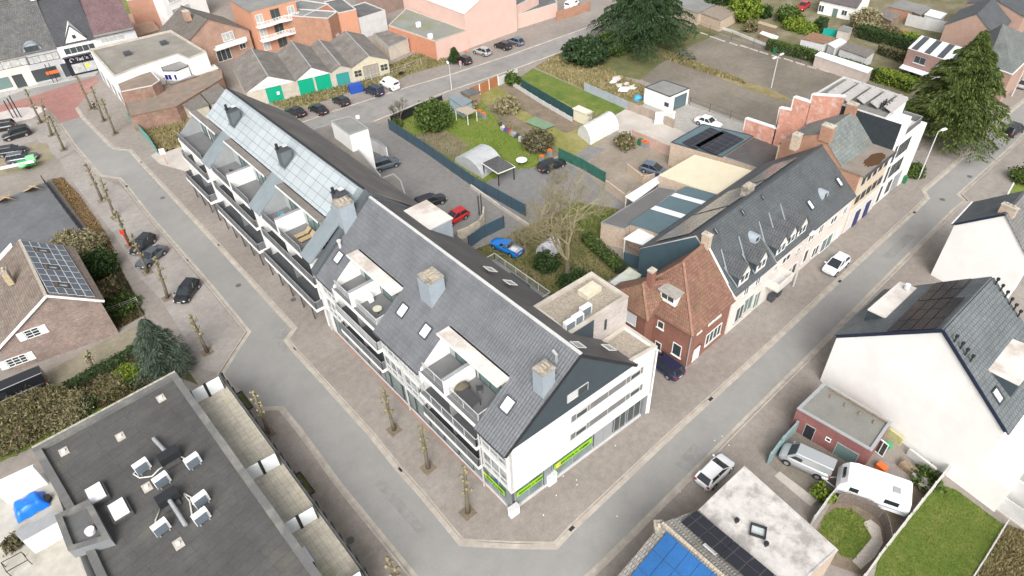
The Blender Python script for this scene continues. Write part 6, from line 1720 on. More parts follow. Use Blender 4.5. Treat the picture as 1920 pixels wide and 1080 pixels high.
# raised square with a sunken roof
sq_ = [P(105, 968, 6.6), P(168, 938, 6.6), P(207, 1010, 6.6), P(130, 1034, 6.6)]
rs, _ = flat('roof_upstand', 'sunken square roof box with a round white vent on the big grey flat roof', 'roof box', None, 6.75, DG, FELT, 0.35, 0.4, MATS['grey_parapet_felt'], pts=sq_, zb=RZB)
MB().tube([P(171, 998, 6.42), P(171, 998, 6.42) + UP * 0.35], 0.36, 16).build('roof_vent', WHP, rs)
for i, (x, y, l) in enumerate([(185, 925, 'white roof hatch nearer the sunken roof box'), (228, 955, 'white roof hatch nearer the air conditioner cowls')]):
 t = thing('roof_hatch', l, 'roof hatch', onroof(x, y + 8), 'roof hatches on the grey flat roof')
 MB().box(onroof(x, y + 6), (2.0, 1.5, 0.45), uD).build('upstand', ROOFB, t)
 MB().box(onroof(x, y + 6) + UP * 0.45, (1.7, 1.15, 0.18), uD).build('cover', WHP, t)
 t_rot = 0
for i, (x, y) in enumerate([(120, 847), (226, 819), (302, 747), (276, 914), (335, 1020)]):
 c = onroof(x, y)
 t = thing('roof_outlet', ['pale square roof vent nearest the left parapet corner', 'pale square roof vent in the middle of the top row', 'pale square roof vent nearest the street end parapet', 'pale square roof vent among the air conditioners', 'pale square roof vent below the last air conditioner'][i], 'roof vent', c, 'square roof vents')
 MB().box(c, (0.95, 0.7, 0.05), uD).build('plate', CONC, t)
 MB().tube([c + UP * 0.05, c + UP * 0.2], 0.16, 10).build('cap', WHP, t)
acl = ['white air conditioner left of the upper black cowl on the grey roof', 'white air conditioner right of the upper black cowl on the grey roof', 'white air conditioner between the two black cowls', 'white air conditioner right of the lower black cowl, upper one of the pair', 'white air conditioner right of the lower black cowl, lower one of the pair', 'white air conditioner lowest on the grey roof, left of the leaning duct']
ac_rz = math.atan2(uD.y, uD.x) + R(90)
for (x, y), l in zip([(271, 882), (366, 872), (308, 908), (381, 944), (382, 976), (307, 996)], acl):
 acunit(onroof(x, y), ac_rz + R(6), l, 1.25, 'air conditioners on the grey flat roof')
for i, (x, y, x2, y2) in enumerate([(322, 862, 288, 822), (320, 940, 348, 985)]):
 t = thing('duct_cowl', ['upper black louvred cowl with a leaning duct on the grey roof', 'lower black louvred cowl with a leaning duct on the grey roof'][i], 'vent cowl', onroof(x, y))
 MB().box(onroof(x, y), (1.9, 1.2, 0.25), uD * -1).build('base', ROOFB, t)
 MB().box(onroof(x, y) + UP * 0.25, (1.7, 0.9, 0.75), uE).build('cowl', BLACKT, t)
 MB().tube([onroof(x, y) + UP * 0.7, P(x2, y2, RZB + 0.35)], 0.17, 10).build('duct', GREYT, t)
def hose(pts, label):
 tag(MB().tube([P(x, y, RZB + 0.1) for x, y in pts], 0.07, 6).build('insulated_pipe', plain('insulation', (0.55, 0.54, 0.5), 0.8, 0.1, 3), smooth=True), label, 'pipe', 'insulated pipes on the grey roof')
hose([(262, 876), (250, 889), (262, 896), (285, 893), (298, 880), (308, 873)], 'white insulated pipe looping under the upper left air conditioner')
hose([(337, 855), (350, 862), (353, 872), (360, 874)], 'short white insulated pipe to the upper right air conditioner')
hose([(345, 925), (358, 932), (362, 945), (372, 950)], 'white insulated pipe to the upper unit of the right pair')
hose([(345, 927), (356, 940), (360, 965), (370, 978)], 'white insulated pipe to the lower unit of the right pair')
hose([(300, 955), (292, 975), (291, 998), (296, 1003)], 'white insulated pipe down to the lowest air conditioner')
hose([(300, 899), (294, 908), (297, 914)], 'short white insulated pipe beside the middle air conditioner')
# roof terrace at the left edge with the blue tarpaulin
TT = flat('left_terrace_block', 'pale roof terrace with white walls at the left picture edge', 'building part', None, 3.1, WHITE, plain('pale_terrace_tiles', (0.44, 0.42, 0.37), 0.9, 0.12, 1, stain=(0.32, 0.30, 0.25), stain_amt=0.6), 0.02, 0.1, PALE, pts=[P(60, 840, BFZ) - uE * 0 + Vector((-0.1, -0.3, 0)), P(-60, 905, BFZ), P(-60, 1160, 3.1), P(170, 1140, 5.0)])[0]
p0, p1 = P(-20, 905, BFZ), P(60, 868, BFZ)
tag(MB().prism([p0, p1, p1 + Vector((-0.1, -0.2, 0)), p0 + Vector((-0.1, -0.2, 0))], 3.1, BFZ - 0.2).build('terrace_wall', WHITE), 'white wall at the upper end of the left roof terrace', 'wall')
p0, p1 = P(28, 1000, 5.2), P(104, 958, 5.2)
bx = MB().prism([p0, p1, p1 + Vector((0.25, -1.1, 0)), p0 + Vector((0.25, -1.1, 0))], 3.1, 5.2)
t = thing('terrace_box', 'white terrace dividing box with a dark flat top below the blue tarpaulin', 'wall', p0)
bx.build('wall', WHITE, t); MB().prism([p0, p1, p1 + Vector((0.3, -1.2, 0)), p0 + Vector((0.3, -1.2, 0))], 5.2, 5.3).build('coping', GREYT, t)
tp_ = MB()
tc = P(53, 944, 3.7)
nx, ny = 16, 12
for i in range(nx + 1):
 for j in range(ny + 1):
  a = (i / nx - 0.5) * 2; b = (j / ny - 0.5) * 2
  r = max(abs(a), abs(b))
  z = 0.95 * (1 - max(0, (r - 0.62) / 0.38) ** 1.2) + 0.07 * math.sin(7 * a + 3 * b) + random.uniform(-0.03, 0.03)
  tp_.v.append(tc + uD * (b * 0.95) + uE * (a * 1.25) + UP * (z - 0.55))
for i in range(nx):
 for j in range(ny):
  a = i * (ny + 1) + j; tp_.f.append((a, a + ny + 1, a + ny + 2, a + 1))
tag(tp_.build('tarpaulin', gloss('blue_tarpaulin', (0.01, 0.16, 0.72), 0.35), smooth=True), 'crumpled bright blue tarpaulin over stored furniture on the left terrace', 'tarpaulin')
tag(MB().tube([P(88, 938, 3.2), P(88, 938, 3.2) + UP * 0.35], 0.42, 14).build('tyre', RUBBER), 'dark tyre stack beside the blue tarpaulin', 'tyre')
t = thing('frame_table', 'black metal table frame in the lower left terrace corner', 'table', P(25, 1050, 3.1))
fr_ = [P(2, 1055, 3.8), P(40, 1035, 3.8), P(52, 1050, 3.8), P(12, 1072, 3.8)]
for i in range(4): MB().beam(fr_[i], fr_[(i + 1) % 4], 0.05, 0.05).build('rail', BLACKT, t)
for p in fr_: MB().beam(Vector((p.x, p.y, 3.1)), p, 0.05, 0.05).build('leg', BLACKT, t)
# ground level terraces along the street with frosted screens
TER_T = ground('terrace_slabs', [(0.3, (0.42, 0.385, 0.31)), (0.55, (0.50, 0.46, 0.38)), (0.8, (0.44, 0.42, 0.25))], 0.35, 6, 0.9, 0.3, grid=(0.6, 0.6, 0.018, 0.3, 1), fine_amt=0.35)
TZ = 3.0
tl = [P(355, 742, TZ), P(418, 712, TZ), P(700, 1100, TZ), P(600, 1120, TZ)]
sl_ = slab('terrace_slab', [Vector((p.x, p.y, 0)) for p in tl], 0, TZ, TER_T, uvrot=math.atan2((tl[2] - tl[1]).y, (tl[2] - tl[1]).x))
FR = gloss('frosted_screen', (0.80, 0.84, 0.84), 0.6, spec=0.2)
lt = [P(418, 712, TZ), P(700, 1100, TZ)]
wt = thing('terrace_fence', 'long dark slatted terrace fence with black posts along the left pavement', 'fence', lt[0])
d_ = (lt[1] - lt[0]).normalized(); L_ = (lt[1] - lt[0]).length
MB().beam(lt[0] + UP * 0.5, lt[1] + UP * 0.5, 0.12, 1.0).build('fence_panel', plain('dark_slats', (0.075, 0.075, 0.078), 0.8, 0.25, 2), wt)
k = 0.4
while k < L_:
 MB().box(lt[0] + d_ * k + Vector((-d_.y, d_.x, 0)) * 0.12, (0.16, 0.16, 1.25), d_).build('post', BLACKT, wt)
 k += 1.28
for i, (x0_, y0_, x1_, y1_) in enumerate([(370, 757, 422, 728), (470, 903, 527, 872), (540, 1006, 597, 972), (628, 1128, 684, 1092)]):
 a, b = P(x0_, y0_, TZ), P(x1_, y1_, TZ)
 t = thing('privacy_screen', ['frosted terrace screen farthest up the street by the spruce', 'second frosted terrace screen from the spruce', 'third frosted terrace screen from the spruce', 'last frosted terrace screen at the bottom picture edge'][i], 'screen', a, 'frosted terrace screens')
 u = (b - a).normalized(); w_ = (b - a).length
 for f0, f1 in ((0.02, 0.42), (0.52, 0.98)):
  MB().beam(a + u * w_ * f0 + UP * 0.95, a + u * w_ * f1 + UP * 0.95, 0.04, 1.7).build('frosted_pane', FR, t)
 for f in (0.0, 0.47, 1.0):
  MB().beam(a + u * w_ * f, a + u * w_ * f + UP * 1.9, 0.1, 0.24 if f == 0.47 else 0.08, u).build('post', BLACKT, t)
wd_ = P(577, 1058, TZ)
t = thing('storage_cupboard', 'white topped cupboard against the wall on the lowest left terrace', 'cupboard', wd_)
MB().box(wd_, (1.5, 0.8, 1.1), d_).build('body', DARKT, t); MB().box(wd_ + UP * 1.1, (1.6, 0.9, 0.05), d_).build('top', WHP, t)
for i, (x, y) in enumerate([(458, 752), (570, 908)]):
 c = P(x, y); m = MB()
 t = thing('planter', ['sunken black edged planter outside the upper terrace fence', 'sunken black edged planter outside the middle terrace fence'][i], 'planter', c)
 for s in (-1, 1):
  m.beam(c + d_ * -1.4 + Vector((-d_.y, d_.x, 0)) * 0.35 * s + UP * 0.06, c + d_ * 1.4 + Vector((-d_.y, d_.x, 0)) * 0.35 * s + UP * 0.06, 0.07, 0.14)
  m.beam(c + d_ * 1.4 * s - Vector((-d_.y, d_.x, 0)) * 0.35 + UP * 0.06, c + d_ * 1.4 * s + Vector((-d_.y, d_.x, 0)) * 0.35 + UP * 0.06, 0.07, 0.14)
 m.build('frame', BLACKT, t)
 MB().box(c, (2.7, 0.6, 0.05), d_).build('moss', plain('dark_moss', (0.10, 0.10, 0.03), 1, 0.3, 5), t)
# ---------------------------------------------------------------- the bungalow with solar panels
G0 = P(209, 630); G1 = P(62, 683)
gdir = (G1 - G0).normalized()
G2 = G0 + gdir * 15
BH = thing('bungalow', 'brown brick bungalow with solar panels around three skylights on its tiled roof', 'house', G0)
el = on(186, 562, G0, G2); apb = on(86, 553, G0, G2)
half = (Vector((apb.x, apb.y, 0)) - Vector((el.x, el.y, 0))).length
er = Vector((apb.x, apb.y, 0)) + gdir * half; er.z = el.z
farb = P(38, 452, apb.z) - apb; LBg = farb.length; farb.normalize()
er = Vector((apb.x, apb.y, 0)) + gdir * (half + 2.5); er.z = apb.z - (apb.z - el.z) * (half + 2.5) / half
BRB = brick('mottled_brown_brick', (0.26, 0.19, 0.165), (0.17, 0.125, 0.11), (0.30, 0.255, 0.22), var=0.7, w=0.3, h=0.1)
wq_ = [Vector((el.x, el.y, 0)) + farb * 0.0, Vector((er.x, er.y, 0)), er, apb, el]
m = MB(); m.poly(wq_); m.poly([p + farb * LBg for p in wq_][::-1]); m.poly([wq_[0], wq_[4], wq_[4] + farb * LBg, wq_[0] + farb * LBg]); m.poly([wq_[1], wq_[1] + farb * LBg, wq_[2] + farb * LBg, wq_[2]])
m.build('wall', BRB, BH)
RTB = tile('weathered_brown_tiles', (0.22, 0.175, 0.145), (0.16, 0.125, 0.105), 0.24, 0.3, (0.07, 0.05, 0.04), 0.9, 1.0, moss=(0.25, 0.22, 0.17), moss_amt=0.6)
ns = []
for e in (el, er):
 d = (e - apb).normalized()
 ro, n = quadslab(BH, [apb - farb * 0.25, apb + farb * (LBg + 0.2), e + d * 0.45 + farb * (LBg + 0.2), e + d * 0.45 - farb * 0.25], RTB, 0.14)
 ns.append((n, -d)); MB().beam(apb - farb * 0.28 + UP * 0.02, e + d * 0.45 - farb * 0.28 + UP * 0.02, 0.08, 0.26).build('verge_board', WHITET, ro)
MB().beam(apb - farb * 0.25 + UP * 0.16, apb + farb * LBg + UP * 0.16, 0.3, 0.14).build('ridge', plain('lichen_ridge', (0.36, 0.32, 0.27), 0.9, 0.25, 5), ro)
nb, ub = ns[0]
PVB = panelm('bungalow_solar', (0.10, 0.115, 0.14), (0.50, 0.52, 0.55), 0.99, 1.65, 0.03, 0.3)
PVB = plain('slate_blue_solar', (0.095, 0.11, 0.135), 0.25, 0.12, 1)
FRM = plain('panel_frame', (0.6, 0.61, 0.62), 0.4)
pb0 = onplane(178, 557, el + nb * 0.22, nb)
cw, rh = LBg * 0.93 / 9, None
ptop = onplane(42, 450, el + nb * 0.22, nb); pfar = onplane(118, 461, el + nb * 0.22, nb)
Vv = (pfar - pb0); cwl = Vv.length / 9; Vv.normalize()
tb = onplane(92, 552, el + nb * 0.22, nb) - pb0; rhl = tb.length / 5
skip = {(1, 3), (1, 2), (4, 3), (4, 2), (7, 3), (7, 2)}
pf = MB(); pm = MB()
for i in range(9):
 for j in range(5):
  if (i, j) in skip: continue
  c = pb0 + Vv * (cwl * (i + 0.5)) + ub * (rhl * (j + 0.5))
  pf.box(c, (cwl - 0.02, rhl - 0.02, 0.04), Vv, None, nb)
  pm.box(c + nb * 0.03, (cwl - 0.12, rhl - 0.12, 0.015), Vv, None, nb)
fo = pf.build('solar_panel_frames', FRM, BH); pm.build('solar_cells', PVB, BH)
for i in (1, 4, 7):
 c = pb0 + Vv * (cwl * (i + 0.5)) + ub * (rhl * 2.9) - nb * 0.08
 skylight(BH, c, Vv, ub, nb, 0.8, 1.0, gl=plain('pale_sky_glass', (0.55, 0.56, 0.55), 0.2))
chimney(BH, P(22, 530, apb.z - 1.3), 0.6, 1.0, 1.7, plain('mossy_brick', (0.38, 0.3, 0.22)), MOSSC, u=gdir, pots=3)
dmr = MB().prism([P(-40, 520, 5.0), P(20, 455, 5.0), P(45, 510, 5.0), P(-20, 590, 5.0)], 2.5, 5.0).build('white_dormer', WHITE, BH)
SHT = WHITET
for (x, y, w_, n_) in ((61, 624, 1.4, 2), (32, 676, 1.9, 3)):
 c = on(x, y, G0, G2); u, n = facing(G0, G2)
 window(BH, c, u, n, w_, 1.15, cols=n_, rows=3, sill=None, gl=GLASS)
 for s in (-1, 1): MB().beam(c + u * s * (w_ / 2 + 0.38) - UP * 0.57 + n * 0.05, c + u * s * (w_ / 2 + 0.38) + UP * 0.57 + n * 0.05, 0.66, 0.05, n).build('shutter', SHT, BH)
# ---------------------------------------------------------------- top left: shops across the plaza
SF0, SF1 = P(5, 172), P(186, 131)
sd_ = (SF1 - SF0).normalized(); sb_ = Vector((-sd_.y, sd_.x, 0))
def sfx(px, py): return on(px, py, SF0, SF1)
def along(p): return (Vector((p.x, p.y, 0)) - SF0).dot(sd_)
TL = tile('dark_pantiles', (0.085, 0.085, 0.088), (0.12, 0.12, 0.12), 0.3, 0.4, (0.03, 0.03, 0.03), 0.8, 1.0, moss=(0.2, 0.19, 0.15), moss_amt=0.35)
xs_ = [-22, along(P(2, 173)), along(P(71, 153)), along(P(138, 137)), along(P(186, 131)), 0]
bx = [along(sfx(0, 170)) - 9, along(P(70, 151)), along(P(135, 141)), along(P(178, 133)), along(P(178, 133)) + 10]
def shop(label, a, b, ze, zr, wm, rm_, depth=15):
 q = [SF0 + sd_ * a, SF0 + sd_ * a + sb_ * depth, SF0 + sd_ * b + sb_ * depth, SF0 + sd_ * b]
 T, g = gable('shop_house', label, 'shop', q, ze, zr, wm, rm_, 0, 0.3, 0.5, gover=0.0, group=None)
 return T
def swin(T, x, z, w, h, **k): window(T, SF0 + sd_ * x + UP * z, sd_, -sb_, w, h, **k)
def spx(px, py): p = sfx(px, py); return along(p), p.z
GREYF = plain('grey_shop_render', (0.40, 0.41, 0.42), 0.8, 0.06, 0.8)
CREAMF = plain('cream_shop_render', (0.66, 0.60, 0.50), 0.8, 0.06, 0.8)
S1 = shop('cream fronted shop house at the left picture edge with a long shop window', bx[0], bx[1], 5.9, 13.6, CREAMF, TL)
S2 = shop('grey fronted shop house with a rounded zinc dormer over the plaza', bx[1], bx[2] - 0.3, 6.0, 13.8, GREYF, TL)
S3 = shop('white shop house with a pointed gable above a black shop front', bx[2] - 0.3, bx[3] + 2.5, 6.2, 13.2, WHITE, tile('black_slates', (0.05, 0.052, 0.06), (0.07, 0.072, 0.08), 0.25, 0.25, (0.03, 0.03, 0.03), 0.7, 0.7))
S4 = shop('pale shop house with a purple tiled roof beside the brick yard', bx[3] + 2.5, bx[3] + 10, 6.4, 12.4, plain('pale_grey_front', (0.55, 0.55, 0.56), 0.8, 0.05, 0.8), tile('purple_tiles', (0.13, 0.08, 0.085), (0.17, 0.105, 0.11), 0.35, 0.4, (0.05, 0.035, 0.04), 0.7, 1.0))
x, z = spx(20, 120)
swin(S1, x, z, 6.0, 1.5, cols=4, fr=DARKT, gl=CURT); swin(S1, bx[1] - 6.5, 1.5, 5.0, 2.2, cols=1, fr=GREYT, gl=GLASSG, name='shop_window'); swin(S1, bx[1] - 2.6, 1.3, 1.8, 2.5, cols=1, fr=DARKT, name='door')
m_s2 = (bx[1] + bx[2]) / 2
swin(S2, m_s2 - 0.2, 4.5, 5.6, 1.4, cols=5, fr=DARKT, gl=CURT); swin(S2, m_s2 - 1.0, 1.5, 4.4, 2.3, cols=3, fr=DARKT, gl=GLASS, name='shop_window'); swin(S2, m_s2 + 2.8, 1.4, 1.5, 2.6, cols=1, fr=BLACKT, gl=GLASS, name='door')
# rounded dormer
dm = MB(); c = SF0 + sd_ * (m_s2 - 1.2) + UP * 5.8
n = 10
for k in range(n):
 a0, a1 = math.pi * k / n, math.pi * (k + 1) / n
 f0 = c + sd_ * 1.7 * math.cos(a0) + UP * (1.9 * math.sin(a0)) ; f1 = c + sd_ * 1.7 * math.cos(a1) + UP * (1.9 * math.sin(a1))
 dm.poly([f0, f1, f1 + sb_ * (0.4 + 1.3 * (f1.z - 5.8)), f0 + sb_ * (0.4 + 1.3 * (f0.z - 5.8))]); dm.poly([c + sb_ * 0.1, f0 + sb_ * 0.1, f1 + sb_ * 0.1])
dm.build('arched_dormer', MATS['pale_zinc'], S2); window(S2, c + UP * 0.75, sd_, -sb_, 2.4, 1.1, cols=3, fr=DARKT)
m3 = (bx[2] + bx[3] + 2.2) / 2
g3 = MB(); c = SF0 + sd_ * (m3 + 0.2)
tri = [c - sd_ * 2.4 + UP * 5.9, c + sd_ * 2.4 + UP * 5.9, c + UP * 9.4]
g3.poly([p - sb_ * 0.05 for p in tri]); g3.poly([tri[0], tri[2], c + UP * 9.4 + sb_ * 4.4]); g3.poly([tri[2], tri[1], c + UP * 9.4 + sb_ * 4.4])
g3.build('front_gable', WHITE, S3)
window(S3, c + UP * 7.2 - sb_ * 0.06, sd_, -sb_, 0.8, 0.9, cols=1, fr=WHITET)
for s in (-1, 1): MB().beam(tri[0 if s < 0 else 1] - sb_ * 0.1, tri[2] - sb_ * 0.1, 0.1, 0.2).build('verge_trim', DARKT, S3)
swin(S3, m3 + 0.2, 4.75, 5.6, 1.3, cols=5, fr=WHITET, gl=GLASS)
BLF = gloss('black_shop_front', (0.012, 0.014, 0.03), 0.4)
w3 = bx[3] + 2.5 - (bx[2] - 0.3)
c3 = bx[2] - 0.3 + w3 / 2
fr3 = MB().box(SF0 + sd_ * c3 + UP * 0.05 - sb_ * 0.12, (w3 - 0.5, 0.24, 3.65), sd_).build('shop_front', BLF, S3)
MB().box(SF0 + sd_ * c3 + UP * 3.7 - sb_ * 0.5, (w3 - 0.2, 1.0, 0.14), sd_).build('canopy', BLF, S3)
window(S3, SF0 + sd_ * (c3 - 0.4) + UP * 1.3 - sb_ * 0.25, sd_, -sb_, w3 * 0.62, 2.0, cols=2, fr=BLF, gl=CURT, name='shop_window')
text(fr3, "Tad 'n To", SF0 + sd_ * (c3 + 0.5) + UP * 3.0 - sb_ * 0.26, sd_, UP, 0.9, WHITET, bold=0.01)
em = MB()
for k in range(14):
 a0 = k / 14 * 4.4; a1 = (k + 1) / 14 * 4.4; cc = SF0 + sd_ * (c3 - 2.0) + UP * 3.0 - sb_ * 0.27
 em.beam(cc + sd_ * 0.36 * math.cos(a0) + UP * 0.36 * math.sin(a0), cc + sd_ * 0.36 * math.cos(a1) + UP * 0.36 * math.sin(a1), 0.03, 0.14)
em.build('sign_emblem', WHITET, fr3)
MB().box(SF0 + sd_ * (c3 + 0.2) + UP * 1.2 - sb_ * 0.3, (0.6, 0.03, 0.7), sd_).build('poster', gloss('yellow_poster', (0.75, 0.75, 0.03), 0.5), S3)
swin(S4, bx[3] + 5.6, 5.3, 4.6, 1.0, cols=3, fr=WHITET, gl=CURT); swin(S4, bx[3] + 5.6, 2.6, 5.0, 1.6, cols=2, fr=WHITET, gl=CURT)
MB().box(SF0 + sd_ * (bx[3] + 6.2) + UP * 6.45 - sb_ * 0.1, (7.5, 1.2, 0.15), sd_).build('flat_front_roof', FELTG, S4)
chimney(S2, SF0 + sd_ * (bx[2] - 0.6) + sb_ * 7.0 + UP * 13.2, 1.2, 0.7, 1.0, WHITE, u=sd_)
# ---- big flat roofed building on the plaza corner
ZB = 6.3
CB, cbp = flat('corner_shop_building', 'flat felt roofed building with a long white street wall at the plaza corner', 'building', [(167, 92), (320, 56), (386, 96), (352, 110), (332, 101), (258, 125), (213, 143)], ZB, WHITE, plain('brown_green_felt', (0.215, 0.20, 0.17), 0.85, 0.12, 0.4, stain=(0.28, 0.265, 0.235), stain_amt=0.6), 0.3, 0.35, CONC)
c0 = Vector((cbp[6].x, cbp[6].y, 0)); c1 = Vector((cbp[0].x, cbp[0].y, 0)); c2 = Vector((cbp[5].x, cbp[5].y, 0)); c3_ = Vector((cbp[4].x, cbp[4].y, 0))
ub_, nb_ = facing(c1, c0)
for f in (0.15, 0.4, 0.62, 0.85):
 p = c1.lerp(c0, f)
 window(CB, p + UP * 4.4, ub_, nb_, 1.3, 1.6, cols=2, sill=WHITET); window(CB, p + UP * 1.4, ub_, nb_, 1.8, 2.2, cols=2, fr=GREYT)
for x, y in ((308, 83), (240, 103)):
 p = P(x, y, ZB - 0.3); MB().box(p, (1.2, 1.2, 0.6), ub_).build('roof_box', DARKT, CB)
BRR = brick('worn_red_brick', (0.26, 0.14, 0.10), (0.20, 0.11, 0.08), (0.24, 0.18, 0.15), var=0.8, moss=(0.28, 0.22, 0.17))
T, bp2 = flat('brick_outbuilding', 'worn red brick outbuilding with patched flat roofs behind the plaza corner building', 'outbuilding', [(214, 143), (258, 125), (282, 131), (300, 150), (285, 160), (225, 172)], 4.9, BRR, plain('rusty_roof', (0.22, 0.165, 0.13), 0.9, 0.2, 0.8, stain=(0.17, 0.16, 0.13), stain_amt=0.8), 0.1, 0.2, LGREY)
T, _ = flat('brick_outbuilding', 'long low worn brick wing running to the green door garages', 'outbuilding', [(228, 178), (300, 160), (372, 142), (415, 126), (418, 146), (330, 200), (243, 218)], 2.9, BRR, plain('rusty_roof', (0.33, 0.20, 0.13)), 0.06, 0.12, REDT)
WWN, wp_ = flat('white_annex', 'white walled two storey annex with dark blue windows and a sloped black edged top', 'annex', [(297, 114), (330, 100), (352, 112), (352, 124), (330, 133), (305, 133)], 5.0, WHITE, FELTG, 0.05, 0.1, BLACKT)
a, b = Vector((wp_[5].x, wp_[5].y, 0)), Vector((wp_[4].x, wp_[4].y, 0))
NAVY = gloss('navy_glass', (0.02, 0.02, 0.15), 0.1)
for f, w_ in ((0.25, 1.4), (0.8, 0.6)):
 p = a.lerp(b, f); u, n = facing(a, b); window(WWN, p + UP * 3.8, u, n, w_, 1.1, cols=2 if w_ > 1 else 1, gl=NAVY)
sg = on(371, 112, Vector((wp_[3].x, wp_[3].y, 0)), Vector((wp_[3].x, wp_[3].y, 0)) + Vector((6, 0.8, 0)))
t = thing('banner', 'light blue wall banner with a pink emblem above the white canopy', 'banner', P(371, 128, 3))
bpos = P(371, 114, 4.6)
u = Vector((0.97, -0.24, 0)).normalized(); u = (P(386, 108, 4.6) - P(357, 118, 4.6)).normalized(); n = Vector((u.y, -u.x, 0))
MB().beam(bpos - u * 2.1, bpos + u * 2.1, 0.06, 2.2).build('cloth', gloss('light_blue_banner', (0.36, 0.60, 0.72), 0.6), t)
text(t, 'Fien', bpos + u * 0.8 + n * 0.05 + UP * 0.2, u, UP, 0.95, WHITET)
MB().box(bpos - u * 1.2 + n * 0.05 - UP * 0.4, (0.7, 0.02, 0.6), u).build('emblem', gloss('pink_emblem', (0.72, 0.45, 0.62), 0.5), t)
shed('canopy', 'white edged canopy below the light blue banner', 'canopy', [(360, 134), (402, 120), (410, 128), (368, 141)], 3.2, LWALL, plain('pale_canopy', (0.55, 0.53, 0.48), 0.8, 0.1, 1))
shed('slate_lean_to', 'small slate blue lean-to roof beneath the white annex windows', 'lean-to', [(306, 146), (339, 127), (367, 142), (320, 157)], 3.2, BRR, FELTG)
shed('concrete_shed', 'low corrugated roof shed with a green door beside the rough grass', 'shed', [(322, 183), (365, 166), (392, 196), (357, 207)], 2.6, plain('pale_block', (0.42, 0.39, 0.31), 0.9, 0.15, 1), plain('mossy_fibre_sheet', (0.15, 0.135, 0.125), 0.95, 0.3, 3, stain=(0.22, 0.2, 0.14), stain_amt=0.6))
shed('concrete_shed', 'second mossy sheet roof shed joined behind the green door shed', 'shed', [(368, 165), (405, 152), (432, 178), (394, 195)], 2.6, MATS['pale_block'], MATS['mossy_fibre_sheet'])
tag(MB().beam(P(361, 216, 1.1), P(390, 206, 1.1), 0.06, 2.0).build('garage_door', gloss('sea_green_door', (0.06, 0.36, 0.25), 0.6)), 'sea green door of the low corrugated shed by the rough grass', 'door')
wallrun('screened_fence', 'green netting fence between the rough grass and the left pavement', 'fence', [(242, 222), (262, 245), (283, 268), (296, 288)], 0, 1.4, 0.05, plain('teal_netting', (0.10, 0.30, 0.26), 0.8, 0.2, 2), posts=3)
# ---- garage row with green doors
RF = ground('crumbling_fibre_roof', [(0.3, (0.125, 0.11, 0.10)), (0.55, (0.17, 0.155, 0.14)), (0.8, (0.26, 0.24, 0.20))], 0.5, 7, 1.0, 0.9, fine_amt=0.9)
GF0, GF1 = P(483, 199), P(732, 139)
gfd = (GF1 - GF0).normalized(); gfb = Vector((-gfd.y, gfd.x, 0))
GRW = plain('garage_block_wall', (0.48, 0.43, 0.37), 0.9, 0.12, 1, stain=(0.36, 0.32, 0.26), stain_amt=0.5)
def galong(px, py): p = on(px, py, GF0, GF1); return (Vector((p.x, p.y, 0)) - GF0).dot(gfd)
GRD = gloss('emerald_door', (0.0, 0.33, 0.19), 0.5)
gx_ = [galong(470, 200), galong(560, 176), galong(626, 160), galong(664, 151), galong(732, 139)]
labs = ['garage with a white lettered gable and one emerald door', 'garage with two emerald doors in the middle of the row', 'garage with a small weathered teal door in the row', 'cream garage with wooden doors and two windows at the row end']
for i in range(4):
 a, b = gx_[i], gx_[i + 1]
 q = [GF0 + gfd * a, GF0 + gfd * b, GF0 + gfd * b + gfb * 15, GF0 + gfd * a + gfb * 15]
 ze = 2.9; zr = [4.9, 4.7, 3.8, 4.4][i]
 T, g = gable('garage', labs[i], 'garage', q, ze, zr, [GRW, GRW, GRW, plain('cream_boards2', (0.52, 0.48, 0.36), 0.8, 0.1, 2)][i], RF, 0, 0.1, 0.5, gover=0.1, trim=GREYT)
 L = b - a; c = GF0 + gfd * (a + b) / 2
 if i < 2:
  tr = [GF0 + gfd * (a + 0.3) + UP * 2.9 - gfb * 0.03, GF0 + gfd * (b - 0.3) + UP * 2.9 - gfb * 0.03, c + UP * (zr - 0.1) - gfb * 0.03]
  MB().poly(tr).build('painted_gable', WHITET, T)
 if i == 0:
  text(T, 'SCHRIJNWERK  OERS', c + UP * 3.3 - gfb * 0.05, gfd, UP, 0.5, plain('faded_lettering', (0.33, 0.32, 0.3), 0.8))
  window(T, c + gfd * 0.3 + UP * 1.4, gfd, -gfb, 2.8, 2.8, cols=1, fr=GRD, gl=GRD, name='garage_door')
  window(T, c - gfd * 2.6 + UP * 1.8, gfd, -gfb, 1.2, 0.9, cols=2, fr=MATS['cream_boards2'], gl=GRW); window(T, c + gfd * 3.2 + UP * 1.8, gfd, -gfb, 1.2, 0.9, cols=2, fr=MATS['cream_boards2'], gl=GRW)
  MB().box(c + gfd * 0.9 + UP * 1.2 - gfb * 0.1, (0.5, 0.02, 0.6), gfd).build('notice', WHP, T)
 elif i == 1:
  for s in (-1, 1): window(T, c + gfd * s * L * 0.24 + UP * 1.45, gfd, -gfb, L * 0.42, 2.8, cols=2, fr=GRD, gl=GRD, name='garage_door')
 elif i == 2:
  window(T, c + UP * 1.3, gfd, -gfb, L * 0.62, 2.2, cols=2, fr=gloss('weathered_teal', (0.03, 0.26, 0.25), 0.7), gl=MATS['weathered_teal'], name='garage_door')
 else:
  window(T, c + UP * 1.4, gfd, -gfb, 3.0, 2.6, cols=4, fr=WOOD, gl=plain('grey_plank', (0.3, 0.28, 0.25)), name='garage_door')
  for s in (-1, 1): window(T, c + gfd * s * L * 0.36 + UP * 1.6, gfd, -gfb, 1.5, 1.3, cols=2, rows=2, fr=MATS['cream_boards2'])
flat('garage_block', 'pair of pale garages with dark doors under a rubble strewn flat roof', 'garage', [(700, 62), (735, 54), (765, 72), (728, 88)], 2.8, GRW, RF, 0.1, 0.15, GREYT)
